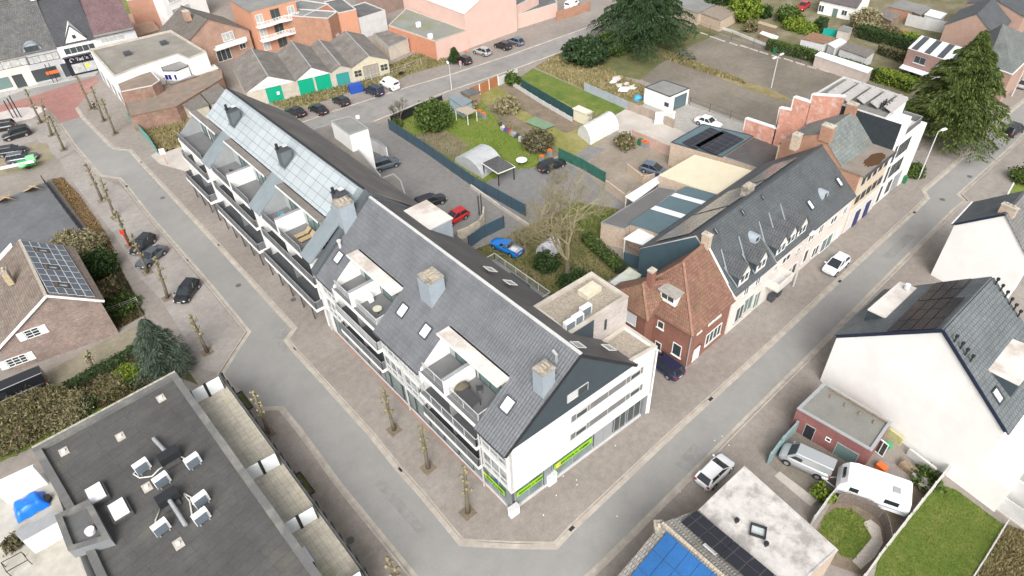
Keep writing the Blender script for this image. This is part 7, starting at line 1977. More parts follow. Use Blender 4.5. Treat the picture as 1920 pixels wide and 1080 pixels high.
# ---- pink hall, orange walled flat roof
PK = plain('pink_render', (0.62, 0.43, 0.37), 0.8, 0.05, 0.5)
ORW = plain('orange_render', (0.50, 0.22, 0.135), 0.8, 0.08, 0.8)
T, hp_ = flat('flat_hall', 'flat roofed hall with an orange side wall and pink street wall', 'hall', [(728, 47), (762, 15), (876, 56), (816, 77)], 3.9, PK, plain('green_grey_felt', (0.22, 0.225, 0.205), 0.85, 0.12, 0.4, stain=(0.17, 0.19, 0.06), stain_amt=0.5), 0.15, 0.25, CONC)
p, q = hp_[0], hp_[3]
MB().prism([p, q, q + Vector((-0.04, -0.04, 0)), p + Vector((-0.04, -0.04, 0))], 0, 3.7).build('side_wall', ORW, T)
for x, y in ((785, 50), (807, 72)): MB().box(P(x, y, 3.75), (0.9, 0.6, 0.9)).build('roof_unit', WHP, T)
hq = [P(876, 31, 7.0), P(1000, -30, 7.0), P(900, -90, 7.0), P(768, -8, 7.0)]
T, g = gable('pink_hall', 'tall pink rendered hall with a white pitched roof beside the parked cars', 'hall', [P(876, 92), P(970, 58), P(970, 58) + Vector((0.5, 22, 0)), P(876, 92) + Vector((0.5, 22, 0))], 7.0, 10.0, PK, plain('white_sheet_roof', (0.62, 0.61, 0.60), 0.5, 0.04, 0.5), 0, 0.1, 0.5, trim=LGREY)
T, _ = flat('pink_annex', 'low pink walled annex with a dark roof and a white door beyond the pink hall', 'annex', [(969, 28), (960, 0), (1030, -22), (1045, 5)], 3.0, PK, FELT, 0.1, 0.2, LGREY)
flat('blue_roof_unit_house', 'pink street wall wing with pale roof units at the top edge', 'building part', [(940, 5), (1000, -25), (1010, -10), (965, 12)], 5.0, PK, FELT, 0.1, 0.2, LGREY)
wallrun('brick_wall', 'orange brick wall with a brown gate at the far end of the side street', 'wall', [(1045, 39), (1075, 30), (1105, 20)], 0, 2.0, 0.25, ORB, posts=6)
# ---- orange apartment building with curved white balconies
OA_ = P(493, 102); OB_ = P(572, 78)
oad = (OB_ - OA_).normalized(); oab = Vector((-oad.y, oad.x, 0)); Lq = (OB_ - OA_).length
ORR = plain('salmon_orange_render', (0.52, 0.26, 0.165), 0.85, 0.06, 0.8)
AP = thing('apartment_house', 'orange apartment house with two tiers of curved white patterned balconies', 'apartment building', OA_)
MB().prism([OA_, OB_, OB_ + oab * 11, OA_ + oab * 11], 0, 8.6, top=True).build('wall', ORR, AP)
MB().prism([OA_ - oad * 0.2, OB_ + oad * 0.2, OB_ + oad * 0.2 + oab * 11, OA_ - oad * 0.2 + oab * 11], 8.6, 8.75).build('roof', FELTG, AP)
for z in (2.9, 5.7):
 n = 14; m = MB(); s = MB()
 pp = []
 for k in range(n + 1):
  f = k / n; x = 0.2 + f * (Lq - 0.4)
  pp.append(OA_ + oad * x - oab * (1.2 + 0.35 * abs(math.sin(f * 2 * math.pi))) + UP * z)
 s.prism([*pp, OB_ - oad * 0.2, OA_ + oad * 0.2], z - 0.2, z)
 s.build('balcony', WHITET, AP)
 for k in range(n):
  a, b = pp[k], pp[k + 1]
  for h in (0.12, 0.5, 0.75, 1.0): m.beam(a + UP * h, b + UP * h, 0.05, 0.1 if h in (0.12, 1.0) else 0.05)
  m.beam(a, a + UP * 1.0, 0.06, 0.06)
  if k % 3 == 1: m.beam(a + UP * 0.1, b + UP * 1.0, 0.05, 0.06).beam(a + UP * 1.0, b + UP * 0.1, 0.05, 0.06)
 m.build('balcony_railing', WHITET, AP)
for z in (1.4, 4.2, 7.0):
 for f in (0.14, 0.5, 0.86):
  window(AP, OA_ + oad * Lq * f + UP * z, oad, -oab, 1.5 if f != 0.5 else 2.0, 1.7 if f != 0.5 else 2.2, cols=2, fr=WHITET if f != 0.5 else WOOD, gl=GLASS if f == 0.5 else CURT)
# brick neighbours
def blockh(label, a_px, b_px, depth, z, wm, rm_, wl=(), name='brick_block', lean=None, cat='building'):
 A, B = P(*a_px), P(*b_px); u = (B - A).normalized(); v = Vector((-u.y, u.x, 0))
 if v.dot(A) < 0: v = -v
 T, _ = flat(name, label, cat, None, z, wm, rm_, 0.15, 0.2, LGREY, pts=[A, B, B + v * depth, A + v * depth])
 for (f, zz, w_, h_, c_) in wl:
  window(T, A.lerp(B, f) + UP * zz, u, -v, w_, h_, cols=c_, gl=CURT, sill=WHITET)
 return T
blockh('orange link block with a white boarded balcony between two apartment wings', (580, 88), (628, 62), 8, 6.3, ORR, FELTG, [(0.3, 5.0, 2.2, 1.6, 3), (0.5, 1.6, 2.6, 2.0, 2)])
T = blockh('red brick apartment wing with a blank orange end wall and white windows', (628, 92), (645, 78), 12, 6.4, ORB, FELTG, [(0.5, 1.8, 1.2, 1.2, 2)])
blockh('blank orange brick end block above the rubble roofed garages', (645, 80), (678, 72), 9, 6.2, ORR, FELT, [])
blockh('pale walled flat block with a cluttered roof terrace', (680, 72), (728, 56), 8, 4.3, LGREY, FELT, [])
blockh('brown brick block with white framed windows behind the flat hall', (715, 30), (765, 12), 9, 6.5, brick('dull_brick', (0.28, 0.17, 0.13), (0.23, 0.14, 0.11)), FELTG, [(0.25, 4.6, 1.6, 1.5, 2), (0.7, 4.6, 2.2, 1.5, 3)])
# brick house with a clipped gable
BHB = brick('orange_buff_brick', (0.40, 0.24, 0.17), (0.33, 0.19, 0.14), (0.36, 0.29, 0.24), var=0.6)
hA, hB = P(404, 122), P(470, 100)
hu = (hB - hA).normalized(); hv = Vector((-hu.y, hu.x, 0))
T, g = gable('buff_brick_house', 'buff brick house with a brown tiled roof and white balcony behind the plaza building', 'house', [hA - hu * 6, hB + hu * 1.0, hB + hu + hv * 12, hA - hu * 6 + hv * 12], 4.6, 8.8, BHB, tile('brown_tiles', (0.13, 0.115, 0.10), (0.17, 0.15, 0.13), 0.28, 0.33, (0.05, 0.045, 0.04), 0.9, 0.9), 0, 0.3, 0.5, gover=0.2)
window(T, hA.lerp(hB, 0.55) + UP * 4.6 - hv * 0.0, hu, -hv, 2.4, 1.7, cols=3, gl=CURT)
window(T, hA.lerp(hB, 0.3) + UP * 1.4, hu, -hv, 3.0, 2.3, cols=3); window(T, hA.lerp(hB, 0.85) + UP * 1.9, hu, -hv, 1.4, 1.1, cols=2)
bb = MB().box(hA.lerp(hB, 0.5) - hv * 0.6 + UP * 2.9, (6.5, 1.2, 0.2), hu).build('balcony', WHITET, T)
MB().beam(hA.lerp(hB, 0.1) - hv * 1.15 + UP * 3.5, hA.lerp(hB, 0.95) - hv * 1.15 + UP * 3.5, 0.1, 0.9).build('balcony_wall', WHITET, bb)
chimney(T, hA - hu * 0.5 + hv * 5 + UP * 8.0, 1.0, 1.4, 1.8, BHB, u=hu)
# white gable wall beside it
MB().prism([hA - hu * 6.1, hA - hu * 6.06, hA - hu * 6.06 + hv * 12, hA - hu * 6.1 + hv * 12], 0, 4.6, top=False).build('white_side_wall', WHITE, T)
blockh('tall white apartment block with wide dark framed windows at the top edge', (325, 58), (395, 28), 9, 8.5, WHITE, FELTG, [(0.35, 6.6, 5.0, 1.9, 4), (0.35, 3.2, 5.0, 2.0, 4), (0.85, 7.2, 2.6, 1.4, 3)])
blockh('plain orange brick gabled block beside the tall white apartments', (262, 62), (322, 52), 12, 7.2, plain('salmon_brick_wall', (0.42, 0.23, 0.16), 0.9, 0.1, 1), TL, [])
blockh('grey roofed block at the top edge above the orange apartments', (470, 28), (560, 5), 12, 6.0, ORR, FELTG, [(0.3, 4.4, 1.5, 1.4, 2), (0.7, 4.4, 1.5, 1.4, 2)])
flat('brick_courtyard', 'low brown brick yard roof between the pale shop house and the plaza building', 'outbuilding', [(228, 30), (270, 15), (300, 55), (245, 72)], 2.2, BRR, plain('salmon_paving', (0.36, 0.24, 0.17), 0.9, 0.2, 1), 0.1, 0.1, BRR)
# ---------------------------------------------------------------- top right: cottages, sheds, allotments
MR = MATS['mossy_fibre_sheet']
wq_ = [P(1532, 25), P(1600, 40), P(1625, 20), P(1560, 3)]
T, g = gable('cottage', 'white cottage with a dark roof and blue door at the top edge', 'cottage', wq_, 2.9, 5.0, WHITE, plain('dark_cottage_roof', (0.10, 0.085, 0.085), 0.9, 0.15, 1), 1, 0.35, 0.5)
wins(T, P(1532, 25), P(1600, 40), [(1540, 16, 1.2, 1.4, dict(cols=2)), (1565, 26, 1.1, 2.2, dict(cols=1, fr=GREYT, gl=GLASSG, name='door')), (1583, 24, 1.2, 1.1, dict(cols=2))])
SHW = plain('shed_render', (0.55, 0.55, 0.55), 0.8, 0.1, 1)
far_sheds = [('long grey shed with twin doors beside the cedar', [(1298, 18), (1330, 2), (1385, 20), (1352, 38)], 2.4, LWALL, plain('brown_sheet', (0.24, 0.20, 0.16), 0.9, 0.2, 2)),
 ('grey shed behind the cedar at the top edge', [(1262, 8), (1300, -8), (1345, 5), (1310, 25)], 2.6, LWALL, FELTG),
 ('moss roofed white hut with a blue window', [(1501, 72), (1525, 60), (1572, 72), (1545, 82)], 2.4, SHW, plain('rust_moss_roof', (0.22, 0.13, 0.08), 0.95, 0.3, 2)),
 ('white lean-to roof joined to the moss roofed hut', [(1552, 82), (1575, 71), (1588, 78), (1566, 90)], 2.4, SHW, WHP),
 ('grey roofed glass fronted shed behind the long white roof', [(1574, 90), (1590, 79), (1642, 95), (1625, 108)], 2.4, SHW, MR),
 ('long white roofed low shed behind the hedge', [(1528, 103), (1538, 96), (1638, 128), (1627, 137)], 2.2, PINKBLK, WHP),
 ('open fronted carport with a patched roof behind the dark hedge', [(1642, 26), (1660, 16), (1690, 28), (1672, 40)], 2.5, WOOD, MR),
 ('grey felt garage at the top edge beyond the carport', [(1666, 12), (1690, 0), (1736, 10), (1712, 22)], 2.5, ORB, FELTG),
 ('second grey felt garage joined to the first at the top edge', [(1712, 22), (1736, 10), (1748, 14), (1726, 28)], 2.5, WOOD, FELTG),
 ('white roofed garage beside the grey concrete screen', [(1733, 27), (1745, 17), (1776, 25), (1764, 35)], 2.5, SHW, WHP),
 ('brown roofed bird shelter on the allotment', [(1420, 43), (1424, 39), (1458, 49), (1454, 53)], 2.0, WOOD, plain('tan_sheet', (0.36, 0.30, 0.20), 0.9, 0.15, 2)),
 ('white rounded roof pen beside the bird shelter', [(1424, 62), (1430, 58), (1460, 68), (1456, 75)], 1.2, WOOD, WHP),
 ('small pale hut with a black door before the teal sheet', [(1570, 55), (1582, 47), (1600, 52), (1592, 60)], 2.2, PALE, FELTG)]
for lab, px, z, wm, rm_ in far_sheds: shed('garden_shed', lab, 'shed', px, z, wm, rm_, over=0.1)
wallrun('concrete_wall', 'grey patterned concrete screen wall above the dark hedge', 'wall', [(1697, 47), (1730, 55), (1768, 62)], 0, 2.2, 0.12, LGREY, posts=2.5)
tag(MB().beam(P(1543, 60, 0.8), P(1568, 63, 0.8), 0.08, 1.6).build('tarpaulin', gloss('teal_sheet', (0.0, 0.30, 0.24), 0.6)), 'teal sheet stretched between the dark hedge and a small hut', 'tarpaulin')
# semi-detached brick houses behind the big conifer
SB1 = brick('pinkish_brown_brick', (0.30, 0.175, 0.15), (0.25, 0.15, 0.13), (0.3, 0.23, 0.2))
hA, hB = P(1683, 148), P(1790, 185); hu = (hB - hA).normalized(); hv = Vector((-hu.y, hu.x, 0)); hv = hv if hv.y > 0 or True else hv
hv = Vector((0.99, 0.1, 0)); hu = (P(1683, 148) - P(1790, 185)).normalized() * -1
T, hp_ = flat('brick_house', 'two storey brown brick house with a striped extension roof behind the big conifer', 'house', None, 5.6, SB1, WHP, 0.05, 0.1, WHITET, pts=[hA, hB, hB + hv * 7, hA + hv * 7])
for i in range(4): MB().prism([hA.lerp(hB, 0.05 + i * 0.22), hA.lerp(hB, 0.15 + i * 0.22), hA.lerp(hB, 0.15 + i * 0.22) + hv * 6.8, hA.lerp(hB, 0.05 + i * 0.22) + hv * 6.8], 5.58, 5.66).build('roof_strip', DARKT, T)
for f in (0.25, 0.65):
 for z in (1.6, 4.2): window(T, hA.lerp(hB, f) + UP * z, hu, -hv, 2.0, 1.2, cols=2, fr=GREYT, sill=WHITET)
MB().prism([hA, hB, hB - hv * 1.8, hA - hv * 1.8], 2.6, 2.7, bottom=True).build('veranda_roof', WHP, T)
PB = plain('pink_brick_gable', (0.40, 0.27, 0.215), 0.9, 0.08, 1.5)
def blankgable(label, px_a, px_b, ze, zr, depth, roofm, t_=0.5):
 A, B = P(*px_a), P(*px_b); u = (B - A).normalized(); v = Vector((0.995, 0.1, 0))
 return gable('brick_house', label, 'house', [A, B, B + v * depth, A + v * depth], ze, zr, PB, roofm, 0, 0.2, t_)[0]
blankgable('blank pink brick gable house above the striped extension roof', (1752, 102), (1842, 128), 5.5, 8.5, 10, SLATE2)
blankgable('long blank pink brick wall house with a white coping at the top right', (1790, 70), (1890, 98), 6.5, 8.0, 10, SLATE2, 0.5)
blankgable('red walled house at the top right corner', (1850, 30), (1912, 40), 5.0, 7.2, 10, TL)
GHt = tile('grey_green_slates', (0.13, 0.145, 0.14), (0.17, 0.185, 0.175), 0.3, 0.3, (0.06, 0.065, 0.065), 0.7, 0.7)
q = [P(1868, 172), P(1925, 150), P(1925, 150) + Vector((6, 7, 0)), P(1868, 172) + Vector((-2, 10, 0))]
x0q = P(1898, 138, 5.2)
hh = thing('hip_roof_house', 'brick house with a grey green slate hipped roof at the right edge behind the conifer', 'house', x0q)
bq = [P(1898, 138, 5.2), P(1925, 112, 5.2), P(1955, 70, 5.2), P(1880, 75, 5.2), P(1845, 118, 5.2)]
bq = [P(1898, 139, 5.2), P(1850, 121, 5.2), P(1862, 95, 5.2) + Vector((4, 4, 0)), P(1960, 80, 5.2)]
apx = P(1880, 45, 9.5)
MB().prism([Vector((p.x, p.y, 0)) for p in bq], 0, 5.15, top=False).build('wall', PB, hh)
m = MB()
for i in range(4):
 t3 = [bq[i], bq[(i + 1) % 4], apx]
 if (t3[1] - t3[0]).cross(t3[2] - t3[0]).z < 0: t3 = t3[::-1]
 m.poly(t3)
m.build('roof', GHt, hh)
for i in range(4): MB().beam(bq[i] - UP * 0.05, bq[(i + 1) % 4] - UP * 0.05, 0.2, 0.14).build('gutter', WHITET, hh)
# kayaks
for i, (x, y, mt, l) in enumerate([(1690, 152, gloss('blue_kayak', (0.03, 0.12, 0.42), 0.4), 'blue kayak lying on top of the red one beside the conifer'), (1698, 160, gloss('red_kayak', (0.65, 0.03, 0.02), 0.4), 'red kayak beneath the blue one beside the conifer')]):
 c = P(x, y, 0.7 - i * 0.35); u = (P(x + 30, y + 8) - P(x, y)).normalized()
 tag(MB().tube([c - u * 2.0, c - u * 1.4, c - u * 0.5, c + u * 0.5, c + u * 1.4, c + u * 2.0], [0.03, 0.25, 0.4, 0.4, 0.25, 0.03], 10).build('kayak', mt, smooth=True), l, 'kayak')
# wheelie bins and clutter
def bin_(x, y, lid, body, label, grp):
 c = P(x, y); t = thing('wheelie_bin', label, 'bin', c, grp)
 MB().box(c, (0.55, 0.6, 0.95)).build('body', body, t); MB().box(c + UP * 0.95, (0.6, 0.66, 0.1)).build('lid', lid, t)
OL = gloss('orange_lid', (0.75, 0.13, 0.02), 0.5); GB = gloss('grey_bin', (0.22, 0.24, 0.25), 0.6); GN = gloss('green_bin', (0.02, 0.15, 0.06), 0.6)
for x, y, l, b_, lab in ((1272, 306, OL, GB, 'grey wheelie bin with an orange lid alone by the cream roof'), (1206, 275, OL, GB, 'grey wheelie bin with an orange lid nearest the pink block wall corner'), (1211, 277, OL, GB, 'second orange lidded bin by the pink block wall'), (1200, 272, GN, GN, 'green bin left of the orange lidded bins by the pink wall'), (1016, 303, OL, GB, 'orange lidded bin left of the black estate car'), (1031, 292, OL, GB, 'orange lidded bin behind the black estate car'), (908, 222, OL, GB, 'orange lidded bin by the garden soil strip'), (900, 217, OL, GB, 'orange lidded bin nearer the shed by the soil strip'), (876, 105, OL, GB, 'orange lidded bin against the pink hall'), (1693, 342, GN, GN, 'green bin beside the white modern building'), (1452, 100, GN, GN, 'green bin by the hedge of the old asphalt lot')):
 bin_(x, y, l, b_, lab, 'wheelie bins')
for i, (x, y, l) in enumerate([(1034, 905, 'white utility cabinet between the two green shop signs'), (964, 964, 'white utility cabinet at the building corner')]):
 t = thing('utility_cabinet', l, 'cabinet', P(x, y))
 MB().box(P(x, y), (0.95, 0.45, 1.35 if i == 0 else 1.1), gd).build('body', WHP, t); MB().box(P(x, y) + UP * (1.35 if i == 0 else 1.1), (1.02, 0.52, 0.06), gd).build('lid', LGREY, t)
# rubble heap of pale stuff by the white garage
RB = ['dusty', 'torn', 'flat', 'round', 'small', 'large', 'grey streaked', 'slumped']
for i in range(8):
 x = 1150 + i * 5 + random.uniform(-3, 3); y = 158 + (x - 1160) * 0.42 + random.uniform(-9, 9)
 s = random.uniform(0.5, 1.1)
 tag(MB().ball(P(x, y, s * 0.25), (s, s * 0.7, s * 0.45), 7, 4, 0.35).build('rubble_bag', PALE if i % 4 else WHP), RB[i] + ' rubble bag, %s from the bright lawn in the heap by the garage' % ['first', 'second', 'third', 'fourth', 'fifth', 'sixth', 'seventh', 'last'][i], 'rubble bag', 'rubble heap by the white garage')
tag(MB().ball(P(1197, 184, 0.4), (0.9, 0.7, 0.5), 9, 5, 0.2).build('rubble_bag', gloss('blue_bag', (0.06, 0.35, 0.6), 0.5)), 'blue plastic bag beside the white garage', 'bag')
t = thing('window_frame', 'large white double window frame leaning on the yard wall below the white garage', 'window frame', P(1245, 232))
window(t, P(1245, 232) + UP * 1.1, Vector((0.75, -0.66, 0)), Vector((-0.66, -0.75, 0)), 3.2, 2.1, cols=2, name='frame', gl=LGREY, fw=0.2)
# stacked clutter along the soil strip
for i in range(12):
 x = 938 + i * 5.2; y = 238 + i * 3.6 + random.uniform(-3, 3)
 mt = [DARKT, PALE, plain('faded_blue', (0.05, 0.08, 0.22), 0.7), plain('faded_red', (0.28, 0.07, 0.05), 0.7), WOOD, GREYT][i % 6]
 nm = ['black crate', 'white board', 'blue tub', 'red tub', 'wooden box', 'grey box'][i % 6]
 m = MB().box(P(x, y), (random.uniform(0.5, 0.9), random.uniform(0.3, 0.7), random.uniform(0.3, 0.7)), Vector((random.uniform(-1, 1), 1, 0)))
 m.box(P(x, y) + Vector((0.2, 0.1, 0.35)), (0.4, 0.4, 0.3), Vector((1, random.uniform(-1, 1), 0)))
 tag(m.build(nm.replace(' ', '_'), mt), '%s in the %s half of the junk row along the lawn' % (nm, 'nearer' if i > 5 else 'farther'), nm.split()[-1], 'junk row along the lawn')
# stored sails and tent on the strip by the white van
tag(MB().poly([P(745, 141, 0), P(757, 139, 0), P(750, 134, 1.6)]).poly([P(757, 139, 0), P(762, 134, 0), P(750, 134, 1.6)]).poly([P(762, 134, 0), P(745, 141, 0), P(750, 134, 1.6)]).build('tarpaulin', gloss('dark_tarpaulin', (0.03, 0.06, 0.09), 0.5)), 'dark blue tarpaulin heap on the grass above the white van', 'tarpaulin')
postfence('wire_fence', 'low wire fence along the parking strip beside the white van', [(662, 160), (700, 150), (745, 136), (790, 120)], 1.1, 3.0, LGREY, rails=(0.95, 0.5, 0.1))
tag(MB().box(P(668, 172), (2.4, 1.4, 1.5), gfd).build('waste_skip', gloss('blue_skip', (0.02, 0.07, 0.35), 0.5)), 'dark blue waste container beside the dark parked estate', 'container')
# ---------------------------------------------------------------- vehicles
CARS = {}
CGL = gloss('car_glass', (0.02, 0.025, 0.03), 0.05, spec=0.8)
RIM = gloss('alloy_rim', (0.45, 0.45, 0.46), 0.3, metal=0.6)
LAMPW = gloss('headlight_glass', (0.75, 0.77, 0.8), 0.1); LAMPR = gloss('tail_light_red', (0.45, 0.01, 0.01), 0.2); PLATE = gloss('number_plate', (0.7, 0.7, 0.66), 0.5)
SPEC = dict(hatch=(4.05, 1.76, 1.48, 0.27, 0.02, -0.36, -0.475, 0.93, 0.95), sedan=(4.6, 1.8, 1.43, 0.19, 0.04, -0.22, -0.36, 0.9, 0.98), estate=(4.6, 1.82, 1.52, 0.21, 0.07, -0.40, -0.48, 0.93, 0.98),
   suv=(4.5, 1.88, 1.68, 0.22, 0.08, -0.41, -0.48, 1.05, 1.08), van=(4.5, 1.86, 1.86, 0.36, 0.20, -0.485, -0.495, 1.1, 1.05), pickup=(4.7, 1.75, 1.45, 0.14, 0.05, -0.12, -0.17, 0.92, 0.95), truckvan=(6.2, 2.1, 2.4, 0.42, 0.3, -0.49, -0.497, 1.3, 1.25))
def car_mesh(kind, paint):
 L, W_, Hc, fA, fB, fC, fD, zb, zh = SPEC[kind]
 t = thing('parked_car', 'car', 'car', (0, 0, 0))
 w = W_ / 2
 m = MB()
 st = [(-0.5, 0.70, 0.74, 0.34), (-0.487, 0.86, 0.88, 0.26), (-0.44, 0.97, 1.0, 0.2), (-0.3, 1.0, 1.0, 0.18), (0.0, 1.0, 0.99, 0.18), (0.22, 1.0, 0.97, 0.18), (0.36, 0.98, 0.90, 0.2), (0.45, 0.90, 0.79, 0.22), (0.487, 0.78, 0.69, 0.27), (0.5, 0.6, 0.58, 0.34)]
 if kind in ('van', 'truckvan'): st = [(a, b, min(1.0, c + (0.1 if a > 0.3 else 0)), d) for a, b, c, d in st]
 ring = []
 for fx, ww, zz, z0 in st:
  x = fx * L; ww *= w; zt = zb * zz
  ring.append([(x, -ww * 0.8, z0), (x, -ww, z0 + 0.14), (x, -ww, zt * 0.62 + 0.05), (x, -ww * 0.95, zt * 0.93), (x, -ww * 0.82, zt), (x, 0, zt + 0.02), (x, ww * 0.82, zt), (x, ww * 0.95, zt * 0.93), (x, ww, zt * 0.62 + 0.05), (x, ww, z0 + 0.14), (x, ww * 0.8, z0)])
 n = len(ring[0])
 for r in ring: m.v += [Vector(p) for p in r]
 for i in range(len(ring) - 1):
  for j in range(n):
   a = i * n + j; b = i * n + (j + 1) % n
   m.f.append((a, a + n, b + n, b))
 m.f.append(tuple(range(n))); m.f.append(tuple((len(ring) - 1) * n + j for j in range(n))[::-1])
 body = m.build('body', paint, t, smooth=True)
 g0, g1 = w * 0.88, w * 0.73
 A, B_, C_, D = fA * L, fB * L, fC * L, fD * L
 zr = Hc; z0 = zb - 0.04
 G = [Vector(p) for p in ((A, -g0 * 0.96, z0), (A, g0 * 0.96, z0), (D, g0 * 0.94, z0), (D, -g0 * 0.94, z0), (B_, -g1, zr - 0.03), (B_, g1, zr - 0.03), (C_, g1 * 0.95, zr - 0.05), (C_, -g1 * 0.95, zr - 0.05))]
 big = kind in ('van', 'truckvan')
 gm = MB(); gm.v = G[:]
 gm.f = [(0, 1, 5, 4), (1, 2, 6, 5), (2, 3, 7, 6), (3, 0, 4, 7), (4, 5, 6, 7)]
 gm.build('cabin_glass' if not big else 'cargo_body', CGL if not big else paint, t)
 if big:
  for s in (-1, 1):
   y0, y1 = s * (g0 * 0.965), s * (g1 * 1.04)
   MB().poly([Vector((A * 0.80, y0 + s * 0.015, zb + 0.05)), Vector((L * 0.06, y0 + s * 0.015, zb + 0.05)), Vector((L * 0.06, y1 + s * 0.06, zr - 0.35)), Vector((B_ * 1.0, y1 + s * 0.05, zr - 0.35))]).build('side_window', CGL, t)
  MB().poly([G[0].lerp(G[4], 0.12) + Vector((0.03, 0.1, 0.01)), G[1].lerp(G[5], 0.12) + Vector((0.03, -0.1, 0.01)), G[1].lerp(G[5], 0.9) + Vector((0.03, -0.08, 0.02)), G[0].lerp(G[4], 0.9) + Vector((0.03, 0.08, 0.02))]).build('windscreen', CGL, t)
  MB().poly([G[2].lerp(G[6], 0.35) + Vector((-0.02, -0.15, 0)), G[3].lerp(G[7], 0.35) + Vector((-0.02, 0.15, 0)), G[3].lerp(G[7], 0.8) + Vector((-0.02, 0.1, 0)), G[2].lerp(G[6], 0.8) + Vector((-0.02, -0.1, 0))]).build('rear_window', CGL, t)
 r = MB()
 r.v = []
 rp_ = [G[4] + Vector((0.03, 0, 0.0)), G[5] + Vector((0.03, 0, 0)), G[6] + Vector((-0.08, 0, 0)), G[7] + Vector((-0.08, 0, 0))]
 mid = [p + Vector((0, 0, 0.055)) for p in rp_]
 mid = [Vector((p.x, p.y * 0.93, p.z)) for p in mid]
 r.poly(mid)
 for i in range(4): r.poly([rp_[i], rp_[(i + 1) % 4], mid[(i + 1) % 4], mid[i]])
 if not big:
  for s in (0, 1):
   a, b = (G[0], G[4]) if s == 0 else (G[1], G[5]); r.beam(a, b, 0.07, 0.05)
   a, b = (G[3], G[7]) if s == 0 else (G[2], G[6]); r.beam(a, b, 0.16, 0.08)
   sg_ = -1 if s == 0 else 1
   for f in ((0.48,) if kind != 'estate' else (0.42, 0.75)):
    xb = A + (D - A) * f; xt = B_ + (C_ - B_) * f
    r.beam((xb, sg_ * g0 * 0.955, z0), (xt, sg_ * g1 * 0.985, zr - 0.04), 0.07, 0.04)
 r.build('roof_panel', paint, t, smooth=False)
 for s in (-1, 1):
  for fx in (0.31, -0.29):
   x = fx * L; R_ = 0.32 if not big else 0.34
   MB().tube([(x, s * (w - 0.14), R_ + 0.03), (x, s * (w + 0.006), R_ + 0.03)], R_ + 0.07, 18).build('wheel_arch', RUBBER, t)
   wh = MB().tube([(x, s * (w - 0.2), R_), (x, s * (w + 0.02), R_)], R_, 18).build('wheel', RUBBER, t)
   MB().tube([(x, s * (w + 0.015), R_), (x, s * (w + 0.03), R_)], R_ * 0.62, 12).build('rim', RIM, wh)
  MB().ball((L * 0.455, s * w * 0.68, zb * 0.64), (0.16, 0.17, 0.09), 8, 5).build('headlight', LAMPW, t)
  MB().box((-L * 0.487, s * w * 0.74, zb * 0.68), (0.09, 0.24, 0.2)).build('tail_light', LAMPR, t)
  MB().box((A * 0.9, s * (w + 0.05), zb + 0.02), (0.12, 0.2, 0.13)).build('mirror', paint, t)
 MB().box((L * 0.497, 0, 0.42), (0.03, 0.5, 0.11)).build('number_plate', PLATE, t)
 MB().box((-L * 0.5, 0, 0.55), (0.03, 0.5, 0.11)).build('number_plate', PLATE, t)
 MB().box((L * 0.49, 0, 0.5), (0.03, 0.9, 0.14)).build('grille', BLACKT, t)
 return t
def paint(name, c, m=0.0): return gloss(name, c, 0.28, m, 0.6)
BLKP = paint('black_paint', (0.012, 0.013, 0.016)); NAVP = paint('navy_paint', (0.012, 0.018, 0.05)); GRYP = paint('grey_paint', (0.10, 0.12, 0.14), 0.3); SILP = paint('silver_paint', (0.45, 0.47, 0.48), 0.4); WHTP = paint('white_paint', (0.78, 0.79, 0.80)); REDP = paint('red_paint', (0.42, 0.012, 0.015)); BLUP = paint('blue_paint', (0.0, 0.17, 0.58)); BGP = paint('blue_grey_paint', (0.12, 0.16, 0.21), 0.3)
def car(kind, pt, fr, re_, label, group='parked cars', z=0.0, name='parked_car', cat='car', zm=0.55):
 a, b = P(*fr, zm), P(*re_, zm)
 c = (a + b) / 2; rz = math.atan2(a.y - b.y, a.x - b.x)
 key = (kind, pt.name)
 if key not in CARS:
  t = car_mesh(kind, pt); t.location = (c.x, c.y, z); t.rotation_euler = (0, 0, rz); t['label'] = label; t['group'] = group; CARS[key] = t
 else:
  t = copy_thing(CARS[key], (c.x, c.y, z), rz, label, group)
 t['category'] = cat
 t.name = name
 return t
